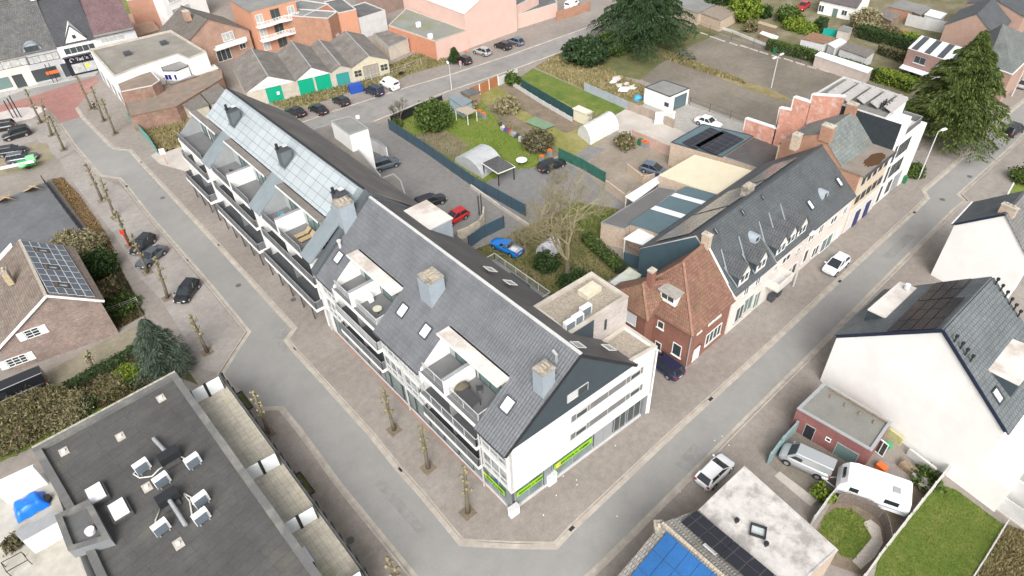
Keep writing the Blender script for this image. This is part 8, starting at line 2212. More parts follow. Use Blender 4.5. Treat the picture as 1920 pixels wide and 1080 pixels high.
CL = [('hatch', BLKP, (250, 476), (285, 442), 'black hatchback behind the leaning pollards, next to the grey saloon'),
 ('sedan', GRYP, (264, 498), (303, 466), 'grey saloon with a pale bonnet parked under the pollards'),
 ('hatch', BLKP, (336, 566), (365, 528), 'black hatchback parked alone below the grey saloon'),
 ('suv', BLKP, (4, 260), (58, 244), 'black sport utility car with silver roof rails by the plaza parking'),
 ('suv', BLKP, (-18, 243), (24, 236), 'black car cut by the left picture edge behind the roof railed one'),
 ('estate', BLKP, (48, 280), (-4, 288), 'dark car behind the grey estate and the green lift trailer'),
 ('estate', GRYP, (72, 291), (12, 302), 'dark grey estate right behind the green lift trailer'),
 ('hatch', WHTP, (1361, 864), (1319, 905), 'white hatchback parked on the paving of the near right street'),
 ('hatch', WHTP, (1550, 512), (1584, 483), 'white hatchback with a dark roof window before the pink terraced houses'),
 ('estate', NAVP, (1222, 668), (1266, 700), 'dark navy car nosed in beside the red brick house'),
 ('hatch', REDP, (838, 416), (868, 400), 'bright red hatchback by the curved ramp wall'),
 ('estate', BLKP, (828, 371), (786, 384), 'black estate in the grey yard behind the flats'),
 ('suv', GRYP, (738, 304), (707, 314), 'dark grey car by the low white wall behind the flats'),
 ('estate', BLKP, (1054, 303), (1015, 318), 'black estate beside the green netting in the gardens'),
 ('hatch', BGP, (1244, 324), (1208, 313), 'blue grey hatchback in the dirt yard by the cream roof'),
 ('sedan', BLKP, (580, 197), (613, 213), 'black saloon nearest the solar roof on the side street'),
 ('hatch', BLKP, (627, 183), (652, 196), 'black hatchback second from the solar roof on the side street'),
 ('suv', NAVP, (686, 165), (716, 177), 'navy estate next to the white van on the side street'),
 ('sedan', BLKP, (542, 205), (566, 214), 'black car half hidden behind the dark ridge of the wing'),
 ('hatch', BLKP, (856, 108), (881, 118), 'black hatchback beside the small fir and the pedestrian in pink'),
 ('hatch', SILP, (891, 93), (917, 101), 'silver hatchback in front of the pink hall'),
 ('hatch', BLKP, (930, 82), (956, 90), 'black hatchback between the silver car and the bluish one at the hall'),
 ('hatch', BGP, (954, 74), (978, 82), 'bluish grey car last in the row along the pink hall'),
 ('sedan', REDP, (1499, 17), (1513, 7), 'small red car on the drive of the white cottage'),
 ('sedan', WHTP, (1337, 233), (1319, 227), 'white car half hidden behind the solar workshop'),
 ('suv', BLKP, (1911, 237), (1888, 251), 'black hatchback driving up the right street past the cedar'),
 ('hatch', SILP, (1932, 150), (1914, 163), 'silver car at the right picture edge beneath the hipped house')]
for k, p_, a, b, l in CL: car(k, p_, a, b, l, z=RL if 'driving' in l else 0.0, zm=0.5 if 'driving' not in l else 0.4)
car('van', SILP, (1470, 846), (1553, 884), 'silver panel van parked beside the red brick annex', 'parked vans', name='parked_van', cat='van', zm=0.6)
car('van', WHTP, (714, 151), (748, 167), 'white panel van parked on the side street', 'parked vans', name='parked_van', cat='van', zm=0.6)
car('van', WHTP, (1082, 2), (1062, 14), 'white van behind the brick wall at the top edge', 'parked vans', name='parked_van', cat='van', zm=0.8)
car('truckvan', BLKP, (-30, 760), (82, 712), 'long black van standing below the shuttered windows of the bungalow', 'parked vans', name='parked_van', cat='van', zm=0.9)
# pickup: a bed instead of the boot
pk = car('pickup', BLUP, (927, 452), (972, 474), 'bright blue old pickup truck with a cluttered bed on the grass', 'parked cars', name='pickup_truck', cat='pickup truck')
bed = MB().box((-1.3, 0, 0.93), (1.9, 1.35, 0.02)).build('cargo_bed', PALE, None); bed.parent = pk; ORG[bed.name] = Vector()
for s in (-1, 1):
 o = MB().box((-1.3, s * 0.75, 0.88), (2.0, 0.09, 0.22)).build('bed_side', BLUP, None); o.parent = pk
o = MB().box((-1.5, 0.2, 0.96), (0.7, 0.5, 0.18)).build('cargo', WHP, None); o.parent = pk
# caravan
ca, cb_ = P(1574, 897, 1.2), P(1700, 940, 1.2)
cc = (ca + cb_) / 2; rz = math.atan2((ca - cb_).y, (ca - cb_).x)
cv = thing('caravan', 'white touring caravan with a drawbar beside the curved hurdle fence', 'caravan', (0, 0, 0))
prof = [(-2.75, 0.55), (-2.85, 1.3), (-2.7, 2.35), (-2.5, 2.55), (1.6, 2.62), (2.2, 2.45), (2.65, 1.9), (2.85, 1.2), (2.7, 0.55)]
m = MB(); W2 = 1.1
for i in range(len(prof)):
 a, b = prof[i], prof[(i + 1) % len(prof)]
 m.poly([(a[0], -W2, a[1]), (a[0], W2, a[1]), (b[0], W2, b[1]), (b[0], -W2, b[1])][::-1])
m.poly([(x, -W2, z) for x, z in prof][::-1]); m.poly([(x, W2, z) for x, z in prof])
m.build('body', WHTP, cv)
for s in (-1, 1):
 for x, w_ in ((1.5, 0.7), (-1.4, 1.1)):
  MB().box((x, s * (W2 + 0.01), 1.45), (w_, 0.04, 0.5)).build('window', CGL, cv)
 MB().box((0, s * (W2 + 0.008), 0.95), (5.2, 0.02, 0.07)).build('stripe', gloss('caravan_stripe', (0.08, 0.16, 0.30), 0.4), cv)
 wh = MB().tube([(-0.3, s * (W2 - 0.2), 0.33), (-0.3, s * (W2 + 0.02), 0.33)], 0.33, 16).build('wheel', RUBBER, cv)
MB().box((2.5, 0, 2.02), (0.3, 1.5, 0.35), (0.75, 0, -0.9)).build('front_window', CGL, cv)
MB().box((-1.5, 0.35, 2.58), (0.55, 0.55, 0.1)).build('roof_light', GREYT, cv)
m = MB().beam((2.7, -0.6, 0.5), (3.9, 0, 0.5), 0.08, 0.1).beam((2.7, 0.6, 0.5), (3.9, 0, 0.5), 0.08, 0.1); m.build('drawbar', LGREY, cv)
MB().ball((3.7, 0, 0.62), (0.35, 0.16, 0.14), 8, 5).build('hitch_cover', WHP, cv)
cv.location = (cc.x, cc.y, 0); cv.rotation_euler = (0, 0, rz)
# green lift trailer
lt_ = thing('lift_trailer', 'green and white trailer mounted lift parked beside the dark cars at left', 'lift trailer', P(50, 308))
u = (P(70, 300) - P(0, 318)).normalized()
LG = gloss('lime_green_paint', (0.02, 0.42, 0.06), 0.4)
MB().box(P(52, 309, 0.5), (2.4, 1.2, 0.7), u).build('chassis', LG, lt_)
MB().ball(P(42, 309, 1.3), (0.7, 0.7, 0.35)).build('turntable', gloss('pale_green', (0.25, 0.62, 0.30), 0.4), lt_)
MB().beam(P(64, 302, 1.6), P(-6, 317, 1.3), 0.3, 0.35).build('boom', WHP, lt_)
MB().box(P(60, 302, 1.2), (1.2, 0.8, 0.9), u).build('basket', gloss('pale_green', (0.25, 0.62, 0.3)), lt_)
for s in (-1, 1): MB().tube([P(52, 309, 0.35) + Vector((-u.y, u.x, 0)) * s * 0.7, P(52, 309, 0.35) + Vector((-u.y, u.x, 0)) * s * 0.9], 0.34, 14).build('wheel', RUBBER, lt_)
# ---------------------------------------------------------------- lamps and signs
def lamp(base, top, hd, label, double=False):
 b, h = height(base, top); h = max(h, 3)
 t = thing('street_lamp', label, 'street lamp', b, 'street lamps')
 MB().tube([b, b + UP * h * 0.5, b + UP * h], [0.1, 0.08, 0.06], 8).build('pole', LGREY, t)
 q = P(*hd, h); d = Vector((q.x - b.x, q.y - b.y, 0)); d = d.normalized() if d.length > 0.1 else Vector((1, 0, 0))
 for s in ((1, -1) if double else (1,)):
  MB().beam(b + UP * h, b + UP * (h + 0.1) + d * s * 0.8, 0.07, 0.07).build('arm', LGREY, t)
  MB().box(b + UP * (h + 0.02) + d * s * 1.1, (0.9, 0.35, 0.16), d).build('lamp_head', WHP, t)
lamp((1722, 336), (1762, 249), (1772, 243), 'tall street lamp standing in front of the big cedar')
lamp((1446, 165), (1459, 106), (1465, 103), 'double headed lamp post on the old asphalt lot', True)
lamp((847, 169), (844, 122), (838, 116), 'street lamp on the side street above the gardens')
lamp((1487, 537), (1514, 447), (1522, 440), 'street lamp leaning view before the pink terraced house')
lamp((1897, 180), (1919, 133), (1927, 128), 'street lamp at the right picture edge up the street')
def post(base, top, r, mat, label, cat='post', name='post', grp=None, extra=None):
 b, h = height(base, top)
 t = thing(name, label, cat, b, grp)
 MB().tube([b, b + UP * h], r, 8).build('pole', mat, t)
 if extra: extra(t, b, h)
for i, (b_, t_) in enumerate([((25, 221), (9, 188)), ((33, 220), (15, 183)), ((40, 220), (19, 178))]):
 post(b_, t_, 0.09, BLACKT, ['leftmost', 'middle', 'rightmost'][i] + ' of three black poles on the white plaza paving', grp='black plaza poles')
def sgn(mat, w_, h_, dz, off=0.0):
 def f(t, b, h): MB().box(b + UP * (h - dz), (w_, 0.06, h_), Vector((0.9, -0.45, 0))).build('sign_plate', mat, t)
 return f
post((351, 276), (342, 250), 0.05, gloss('orange_post', (0.6, 0.22, 0.05), 0.5), 'blue square road sign on an orange post by the rough grass', 'road sign', 'road_sign', extra=sgn(gloss('sign_blue', (0.0, 0.12, 0.55), 0.4), 0.7, 0.7, 0.6))
post((314, 308), (303, 277), 0.05, gloss('orange_post', (0.6, 0.22, 0.05)), 'white sign on an orange post at the edge of the pale concrete apron', 'road sign', 'road_sign', extra=sgn(WHP, 0.8, 1.0, 1.1))
post((243, 463), (227, 433), 0.06, gloss('red_post', (0.6, 0.05, 0.02), 0.5), 'red and white sign post behind the pollard by the black hatchback', 'road sign', 'road_sign', extra=sgn(gloss('sign_red', (0.65, 0.04, 0.03), 0.4), 0.5, 0.6, 0.6))
for i, (b_, t_) in enumerate([((101, 155), (88, 118)), ((108, 153), (95, 116))]):
 post(b_, t_, 0.07, BLACKT, ['left', 'right'][i] + ' black pole carrying the orange panel before the grey shop', grp='poles with the orange panel', extra=(lambda t, b, h: MB().box(b + UP * (h * 0.45) + sd_ * 0.6, (2.2, 0.08, 0.6), sd_).build('orange_panel', gloss('orange_panel', (0.7, 0.13, 0.03), 0.5), t)) if i == 0 else None)
post((420, 742), (406, 712), 0.07, BLACKT, 'black post right of the uppermost frosted screen'); post((388, 762), (376, 727), 0.07, BLACKT, 'black post left of the uppermost frosted screen')
wallrun('steel_fence', 'long black steel fence along the black asphalt yard', 'fence', [(85, 344), (120, 392), (168, 455)], 0, 1.4, 0.05, BLACKT, posts=2.0)
postfence('garden_fence', 'dark garden fence between the bungalow garden and the parking paving', [(172, 455), (205, 500), (240, 550), (278, 606)], 1.1, 2.2, DARKT, rails=(0.95, 0.5, 0.1))
postfence('white_gate', 'pale metal garden gate across the bungalow garden', [(201, 596), (262, 572)], 1.3, 1.6, LGREY, rails=(0.95, 0.75, 0.55, 0.2))
for i, (x, y, ry) in enumerate([(62, 352, 1), (10, 372, 0)]):
 t = tag(MB().beam(P(x - 12, y + 3, 0.2), P(x, y - 2, 1.1), 1.6, 0.08).beam(P(x, y - 2, 1.1), P(x + 14, y + 2, 0.2), 1.6, 0.08).build('timber_shelter', plain('new_wood', (0.45, 0.32, 0.18), 0.8, 0.1, 2)), ['small timber A-frame shelter on the edge of the black yard', 'low timber frame lying at the left of the black yard'][i], 'shelter')
# ---------------------------------------------------------------- people
def person(px, h, top_c, leg_c, hair_c, rz, label, stride=0.3):
 b = P(*px); t = thing('person', label, 'person', b, None)
 def skin(name, V_, E_, R__, mat):
  me = bpy.data.meshes.new(name); me.from_pydata([Vector(v) for v in V_], E_, []); o = bpy.data.objects.new(name, me); COL.objects.link(o)
  md = o.modifiers.new('skin', 'SKIN'); o.modifiers.new('sub', 'SUBSURF').levels = 1
  for i, r in enumerate(R__): me.skin_vertices[0].data[i].radius = (r, r)
  me.skin_vertices[0].data[0].use_root = True
  me.materials.append(mat); o.parent = t
  return o
 s = stride
 J = [(0, 0, 0.95), (0, 0, 1.2), (0.02, 0, 1.42), (0.03, 0, 1.52), (0.05, 0, 1.66), (0, 0.19, 1.4), (-0.05, 0.25, 1.13), (0.08, 0.27, 0.9), (0, -0.19, 1.4), (0.06, -0.25, 1.13), (0.2, -0.25, 0.92), (0, 0.1, 0.9), (s * 0.5, 0.1, 0.5), (s * 0.7, 0.1, 0.07), (s * 0.7 + 0.18, 0.1, 0.03), (0, -0.1, 0.9), (-s * 0.1, -0.1, 0.5), (-s * 0.8, -0.1, 0.1), (-s * 0.8 + 0.17, -0.1, 0.03)]
 E_ = [(0, 1), (1, 2), (2, 3), (3, 4), (2, 5), (5, 6), (6, 7), (2, 8), (8, 9), (9, 10), (0, 11), (11, 12), (12, 13), (13, 14), (0, 15), (15, 16), (16, 17), (17, 18)]
 Rr = [0.13, 0.13, 0.13, 0.055, 0.1, 0.065, 0.045, 0.035, 0.065, 0.045, 0.035, 0.09, 0.06, 0.045, 0.04, 0.09, 0.06, 0.045, 0.04]
 skin('body', J, E_, Rr, gloss('skin', (0.45, 0.27, 0.2), 0.6))
 skin('jacket', [J[i] for i in (0, 1, 2, 5, 6, 8, 9)], [(0, 1), (1, 2), (2, 3), (3, 4), (2, 5), (5, 6)], [0.17, 0.165, 0.165, 0.09, 0.065, 0.09, 0.065], top_c)
 skin('trousers', [J[i] for i in (0, 11, 12, 13, 15, 16, 17)], [(0, 1), (1, 2), (2, 3), (0, 4), (4, 5), (5, 6)], [0.15, 0.11, 0.08, 0.06, 0.11, 0.08, 0.06], leg_c)
 hm = MB().ball((0.03, 0, 1.7), (0.11, 0.1, 0.1), 10, 6); o = hm.build('hair', hair_c, None); o.parent = t
 t.location = b; t.rotation_euler = (0, 0, rz); t.scale = (h / 1.75,) * 3
person((864, 128), 1.7, gloss('pink_cloth', (0.62, 0.22, 0.34), 0.8), gloss('pale_trousers', (0.45, 0.4, 0.42), 0.8), gloss('dark_hair', (0.05, 0.035, 0.025), 0.7), 0.4, 'person in a pink jacket walking past the black hatchback on the side street')
person((181, 207), 1.75, gloss('dark_cloth', (0.03, 0.03, 0.04), 0.8), gloss('dark_cloth', (0.03, 0.03, 0.04)), gloss('dark_hair', (0.05, 0.035, 0.025)), 1.9, 'person in dark clothes walking by the pollards at the plaza corner')
# ---------------------------------------------------------------- trees and plants
def leafmesh(name, C_, size, mat, parent, elong=1.0, D=None, jit=0.5, tri=False):
 "many small leaf faces, one around each point of C_"
 n = len(C_)
 a = rng.normal(size=(n, 3)); a /= np.linalg.norm(a, axis=1)[:, None]
 if D is not None:
  a = D + a * jit; a /= np.linalg.norm(a, axis=1)[:, None]
 b = np.cross(a, rng.normal(size=(n, 3))); b /= np.linalg.norm(b, axis=1)[:, None]
 s = (size * rng.uniform(0.6, 1.4, n))[:, None]
 u = a * s * elong; v = b * s
 if tri: V_ = np.stack([C_ - u * 0.5 - v * 0.5, C_ - u * 0.5 + v * 0.5, C_ + u], 1); k = 3
 else: V_ = np.stack([C_ - u - v * 0.5, C_ - v * 0.9, C_ + u, C_ + v * 0.9], 1); k = 4
 me = bpy.data.meshes.new(name)
 o0 = ORG.get(parent.name, Vector()) if parent else Vector()
 V_ = V_.reshape(-1, 3) - np.array(o0)
 me.vertices.add(len(V_)); me.vertices.foreach_set('co', V_.ravel())
 me.loops.add(len(V_)); me.loops.foreach_set('vertex_index', np.arange(len(V_)))
 me.polygons.add(n); me.polygons.foreach_set('loop_start', np.arange(n) * k); me.polygons.foreach_set('loop_total', np.full(n, k))
 me.update(calc_edges=True); me.materials.append(mat)
 o = bpy.data.objects.new(name, me); COL.objects.link(o); o.parent = parent
 return o
def clumps(c, rad, n, per, cs=0.3, shell=0.6):
 d = rng.normal(size=(n, 3)); d /= np.linalg.norm(d, axis=1)[:, None]
 r = rng.uniform(shell, 1.0, n)[:, None]
 cc = np.array(c) + d * r * np.array(rad)
 cc = cc[cc[:, 2] > 0.05] if len(cc) else cc
 pts = np.repeat(cc, per, 0) + rng.normal(size=(len(cc) * per, 3)) * cs
 return pts[pts[:, 2] > 0.02]
DKG = leafm('dark_evergreen', [(0.012, 0.03, 0.008), (0.03, 0.06, 0.015), (0.055, 0.09, 0.025)])
MDG = leafm('mid_green', [(0.03, 0.055, 0.01), (0.06, 0.10, 0.02), (0.10, 0.14, 0.03)])
YLG = leafm('yellow_green', [(0.06, 0.10, 0.01), (0.13, 0.19, 0.02), (0.22, 0.27, 0.04)])
CEDG = leafm('cedar_needles', [(0.012, 0.024, 0.006), (0.036, 0.06, 0.012), (0.078, 0.11, 0.024), (0.15, 0.185, 0.045)])
BLG = leafm('blue_spruce_needles', [(0.02, 0.035, 0.022), (0.055, 0.08, 0.055), (0.12, 0.15, 0.11)])
BRN = leafm('dry_twigs', [(0.09, 0.07, 0.04), (0.16, 0.125, 0.075), (0.22, 0.18, 0.11), (0.09, 0.105, 0.03), (0.15, 0.145, 0.05)])
TWG = leafm('yellow_twigs', [(0.15, 0.13, 0.06), (0.23, 0.20, 0.11), (0.30, 0.27, 0.16)])
def bush(px, r, h, mat, label, name='bush', n=None, size=0.13, elong=1.3, cat='bush', grp=None, z=0.0):
 c = P(*px, h * 0.4); n = n or int(26 * r * r + 20)
 t = thing(name, label, cat, (c.x, c.y, z), grp)
 MB().tube([(c.x, c.y, z), (c.x + 0.1, c.y, z + h * 0.35)], [0.06, 0.03], 5).build('stem', BARK, t)
 leafmesh('foliage', clumps((c.x, c.y, z + h * 0.5), (r, r, h * 0.5), n, 16, 0.16 * max(0.6, min(2, r))), size, mat, t, elong)
 return t
def hedge(pxs, w_, h, mat, label, dens=55, size=0.13, name='hedge', z=0.0):
 p = xy(pxs); t = thing(name, label, 'hedge', p[0])
 pts = []
 for i in range(len(p) - 1):
  L = (p[i + 1] - p[i]).length; n = int(L * w_ * h * dens) + 30
  f = rng.random(n)[:, None]; d = (p[i + 1] - p[i]).normalized(); s = np.array((-d.y, d.x, 0))
  q = np.array(p[i]) * (1 - f) + np.array(p[i + 1]) * f
  side = rng.uniform(-1, 1, n); up = rng.uniform(0, 1, n)
  e = rng.random(n)
  side = np.where(e < 0.4, np.sign(side) * rng.uniform(0.85, 1.05, n), side); up = np.where(e > 0.55, rng.uniform(0.88, 1.04, n), up)
  q = q + s * (side * w_ / 2)[:, None] + np.array((0, 0, 1)) * (up * h)[:, None]
  pts.append(q)
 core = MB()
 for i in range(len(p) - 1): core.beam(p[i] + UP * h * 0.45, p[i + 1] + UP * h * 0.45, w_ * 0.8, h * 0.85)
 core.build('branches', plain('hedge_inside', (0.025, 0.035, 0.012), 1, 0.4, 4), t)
 leafmesh('foliage', np.concatenate(pts), size, mat, t, 1.3)
def conifer(base, top, Rmax, label, mat, droop=0.35, nb=150, seg=16, spray=(0.55, 0.10), z0=1.0, hmin=None, name='conifer', pw=1.0, per=9):
 b, h = height(base, top)
 if hmin: h = hmin
 t = thing(name, label, 'tree', b)
 MB().tube([b, b + UP * h * 0.5, b + UP * h], [0.05 * h * 0.6, 0.03 * h * 0.6, 0.03], 9).build('trunk', BARK, t)
 pts, dr = [], []
 for i in range(nb):
  f = ((i + random.random()) / nb) ** 0.8
  z = z0 + (h - z0) * f
  L = (Rmax * (1 - f ** pw) + 0.25) * random.uniform(0.72, 1.12)
  a = i * 2.39996 + random.uniform(-0.4, 0.4)
  dx, dy = math.cos(a), math.sin(a)
  for s in range(1, seg + 1):
   q = s / seg
   if q < 0.18: continue
   cx = L * q; cz = z + L * 0.12 * math.sin(q * 2.2) - droop * L * q * q * 0.6
   wdt = 0.13 * L * (1 - abs(q - 0.62)) + 0.12
   for k in range(per):
    o = random.gauss(0, wdt)
    pts.append((b.x + dx * cx - dy * o, b.y + dy * cx + dx * o, cz - abs(o) * 0.35 + random.gauss(0, 0.10)))
    sa = (1 if o > 0 else -1) * min(1, abs(o) / wdt) * 0.8
    dr.append((dx - dy * sa, dy + dx * sa, -0.35 - random.random() * 0.5))
 leafmesh('crown', np.array(pts), spray[1], mat, t, spray[0] / spray[1], np.array(dr), 0.35, tri=True)
conifer((1765, 258), (1843, 58), 8.6, 'huge spreading cedar standing beside the tall white modern building', CEDG, nb=125, seg=20, spray=(0.3, 0.13), z0=1.2, name='cedar_tree', per=46, pw=1.35)
conifer((1205, 84), (1225, -60), 11.5, 'broad dark cedar at the top edge beside the old asphalt lot', leafm('dark_cedar_needles', [(0.01, 0.025, 0.01), (0.025, 0.05, 0.018), (0.05, 0.085, 0.03)]), nb=110, seg=20, spray=(0.36, 0.16), z0=1.6, hmin=15, name='cedar_tree', per=36, pw=1.3)
conifer((322, 700), (285, 592), 3.3, 'blue green spruce between the pavement and the flat roofed block', BLG, nb=120, seg=13, spray=(0.24, 0.06), droop=0.1, z0=0.4, name='spruce_tree', per=16, pw=1.25)
conifer((853, 118), (848, 90), 1.5, 'small dark fir beside the black hatchback at the pink hall', DKG, nb=40, seg=8, spray=(0.4, 0.1), z0=0.3, name='fir_tree')
bush((1100, 100), 4.6, 4.2, leafm('dark_cedar_needles', []), 'big dark evergreen bush between the side street and the bright lawn', n=420, size=0.22)
bush((1150, 84), 4.0, 3.2, MDG, 'sprawling bush under the cedar at the end of the side street', n=200, size=0.2)
bush((812, 222), 3.0, 4.6, MDG, 'leafy evergreen tree in the garden by the dark side street fence', 'leafy_tree', n=260, size=0.17, cat='tree')
bush((1396, 18), 3.6, 5.5, YLG, 'bright yellow green leafy tree at the top edge', 'leafy_tree', n=300, size=0.22, cat='tree')
bush((1343, 10), 3.0, 4.0, DKG, 'dark green tree at the top edge left of the bright one', 'leafy_tree', n=160, size=0.2, cat='tree')
bush((1433, 24), 1.8, 2.2, DKG, 'round dark bush right of the bright tree', n=90, size=0.18)
bush((1408, 52), 1.4, 1.9, BRN, 'round clipped grey bush on the allotment', n=70, size=0.15)
for i, (x, y, r, h, mt, l) in enumerate([(1490, 47, 2.4, 1.6, YLG, 'bright low shrub left of the square dark hedge'), (1515, 55, 2.0, 1.4, YLG, 'second bright shrub beside the square dark hedge'), (1622, 42, 2.8, 3.8, TWG, 'pale bare twiggy shrub before the carport'), (1665, 66, 2.3, 2.4, BRN, 'round brownish shrub above the long dark hedge'), (1692, 70, 1.3, 1.6, leafm('orange_leaves', [(0.3, 0.12, 0.02), (0.35, 0.2, 0.04)]), 'small orange shrub above the long dark hedge'), (1708, 76, 1.7, 2.0, YLG, 'yellow green shrub right of the orange one'), (1480, 30, 2.6, 2.6, MDG, 'loose green shrub on the allotment by the red car'), (1500, 100, 1.5, 1.2, DKG, 'small dark shrub by the path beside the hedge'),
 (1010, 268, 2.3, 2.6, leafm('olive_shrub', [(0.06, 0.055, 0.03), (0.11, 0.10, 0.05), (0.17, 0.15, 0.09)]), 'tangled olive brown shrub in the middle of the gardens'), (1172, 268, 1.5, 1.8, BRN, 'bare brown shrub right of the white polytunnel'), (950, 200, 2.0, 2.2, TWG, 'thin pale shrub on the lawn behind the junk row'), (875, 196, 1.6, 1.6, TWG, 'bare shrub beside the brushwood pergola'), (962, 150, 1.5, 1.7, MDG, 'green shrub at the end of the pale concrete fence'),
 (1026, 494, 1.5, 2.6, DKG, 'narrow dark green clipped bush below the bare tree'), (1076, 528, 1.9, 1.2, DKG, 'low dark shrub at the foot of the bare tree'), (182, 500, 2.6, 2.6, DKG, 'dense dark green shrub beside the bungalow corner'), (158, 462, 2.8, 2.2, TWG, 'yellowish twiggy shrub above the dark green one'), (122, 450, 1.6, 1.6, TWG, 'small twiggy shrub by the bungalow ridge'), (196, 545, 1.8, 1.0, BRN, 'low brown shrub in the bungalow garden'), (228, 575, 2.0, 0.9, MDG, 'low green shrub inside the pale garden gate'),
 (1712, 320, 1.6, 1.3, MDG, 'scruffy green undergrowth below the cedar beside the white modern building'), (1922, 332, 1.8, 1.8, MDG, 'green shrub at the right edge above the grey roofed gable house'), (1740, 900, 1.2, 0.8, MDG, 'low green plant at the foot of the white gable'), (1543, 925, 0.9, 1.1, YLG, 'yellow green potted shrub by the caravan drawbar'), (62, 1052, 0.8, 0.7, leafm('olive_shrub', []), 'small brown shrub on the lower left terrace'), (745, 232, 0.9, 1.3, MDG, 'small green shrub at the corner of the dark blue fence')]):
 bush((x, y), r, h, mt, l, size=0.12 if y > 300 else 0.17, z=3.1 if y == 1052 else 0.0)
hedge([(1437, 92), (1500, 108), (1570, 128), (1655, 155)], 1.6, 1.9, MDG, 'long dark green hedge along the old asphalt lot')
hedge([(1642, 150), (1680, 160), (1712, 172)], 2.6, 2.0, YLG, 'bright yellow green hedge behind the tilted solar rows')
hedge([(1608, 68), (1650, 80), (1706, 96)], 2.2, 2.2, DKG, 'long dark clipped hedge above the grass path')
hedge([(1528, 56), (1545, 60)], 2.6, 2.4, DKG, 'square dark hedge block beside the teal sheet')
hedge([(1645, 100), (1695, 118)], 1.0, 1.8, BRN, 'brown leafless hedge by the bare plot', name='bare_hedge')
hedge([(115, 742), (175, 708), (225, 682), (268, 655)], 1.1, 1.1, DKG, 'dark low hedge along the bungalow driveway', dens=90, size=0.09)
hedge([(130, 782), (190, 752), (255, 715), (330, 688)], 0.8, 0.6, MDG, 'low green hedge beside the big flat roof parapet', dens=90, size=0.09)
for i, (x, y, r, h, mt, l) in enumerate([(20, 800, 3.4, 2.0, BRN, 'large brown twiggy shrub at the left edge above the flat roof'), (70, 775, 3.2, 1.9, BRN, 'brown twiggy shrub mass between the black van and the grass'), (120, 770, 2.4, 1.5, TWG, 'yellowish shrub at the end of the brown shrub mass'), (150, 765, 1.4, 1.0, DKG, 'dark round shrub by the low green hedge'), (205, 728, 1.8, 0.5, BRN, 'reddish brown ground planting in the driveway bed'), (240, 700, 1.3, 0.8, YLG, 'yellow green shrub near the spruce')]):
 bush((x, y), r, h, mt, l, n=int(120 * r * r), size=0.055, elong=3.6 if mt is BRN else 2.0)
hedge([(1098, 450), (1130, 480), (1165, 512)], 1.6, 1.2, MDG, 'loose green hedge running to the translucent lean-to', dens=70, size=0.11)
def branchy(mb, p, d, L, r, depth, spread=0.5, up=0.1):
 n = 3
 pts = [p]; q = p; dd = d
 for k in range(n):
  dd = (dd + Vector((random.gauss(0, 0.12), random.gauss(0, 0.12), up * 0.4 + random.gauss(0, 0.06)))).normalized()
  q = q + dd * (L / n); pts.append(q)
 mb.tube(pts, [r * (1 - 0.3 * i / n) for i in range(n + 1)], 6 if depth > 3 else 3, caps=False)
 if depth <= 0: return
 for k in range(3 if depth > 2 else 5):
  nd = (dd + Vector((random.gauss(0, spread), random.gauss(0, spread), random.gauss(0.05, spread * 0.6)))).normalized()
  branchy(mb, pts[random.choice((2, 3))] if k else q, nd, L * random.uniform(0.6, 0.8), r * 0.6, depth - 1, spread, up)
def baretree(base, top, label, depth=5, spread=0.55, r=0.25, frac=0.28, mat=None):
 b, h = height(base, top)
 t = thing('bare_tree', label, 'tree', b)
 MB().tube([b, b + Vector((0.05, 0, h * frac))], [r * 1.25, r * 0.9], 9, caps=False).build('trunk', BARK, t)
 m = MB()
 for k in range(4): branchy(m, b + Vector((0.05, 0, h * frac * random.uniform(0.75, 1.0))), Vector((random.gauss(0, 0.55), random.gauss(0, 0.55), 0.9)).normalized(), h * 0.27, r * 0.55, depth - 1, spread)
 m.build('branches', mat or plain('pale_twigs', (0.25, 0.215, 0.13), 0.95, 0.2, 3), t)
baretree((1063, 520), (1040, 335), 'large bare pale twigged tree rising behind the pale brick clad block', 6, 0.7, 0.30, 0.2)
baretree((1045, 345), (1040, 300), 'bare spreading bush by the black estate in the gardens', 5, 0.8, 0.12, 0.1)
baretree((752, 236), (742, 186), 'small bare tree at the corner of the dark blue fence', 5, 0.45, 0.14, 0.3, BARK)
baretree((985, 472), (965, 415), 'bare arching tree behind the blue pickup', 5, 0.7, 0.14, 0.15)
baretree((1108, 238), (1100, 205), 'thin bare fruit tree by the white polytunnel', 4, 0.5, 0.07, 0.3)
def pollard(base, top, label):
 b = P(*base); cd = Vector((b.x, b.y, 0)).normalized(); side_ = Vector((-cd.y, cd.x, 0))
 tp_ = on(top[0], top[1], b, b + side_)
 h = tp_.z
 t = thing('pollarded_tree', label, 'tree', b, 'pollarded street trees')
 mid = b.lerp(tp_, 0.5)
 tr = MB().tube([b - UP * 0.02, b.lerp(mid, 0.5) + Vector((random.gauss(0, 0.04), 0, 0)), mid, mid.lerp(tp_, 0.6), tp_], [0.22, 0.18, 0.155, 0.13, 0.14], 8)
 tr.build('trunk', BARK, t, smooth=True)
 m = MB().tube([b.lerp(tp_, 0.38), tp_], 0.11, 5)
 for k in range(13):
  f = 0.42 + 0.58 * k / 12
  p = b.lerp(tp_, f); a = k * 2.4 + random.random()
  L = random.uniform(0.18, 0.5)
  e = p + Vector((math.cos(a) * L, math.sin(a) * L, random.uniform(0.0, 0.22)))
  m.tube([p, e], [0.065, 0.05], 5); m.ball(e, random.uniform(0.11, 0.18), 6, 4, 0.3)
 m.ball(tp_, 0.18, 7, 5, 0.3)
 m.build('knuckles', plain('knobbly_bark', (0.24, 0.205, 0.12), 0.95, 0.35, 5, stain=(0.24, 0.22, 0.09), stain_amt=0.5), t, smooth=True)
 pit(base[0], base[1])
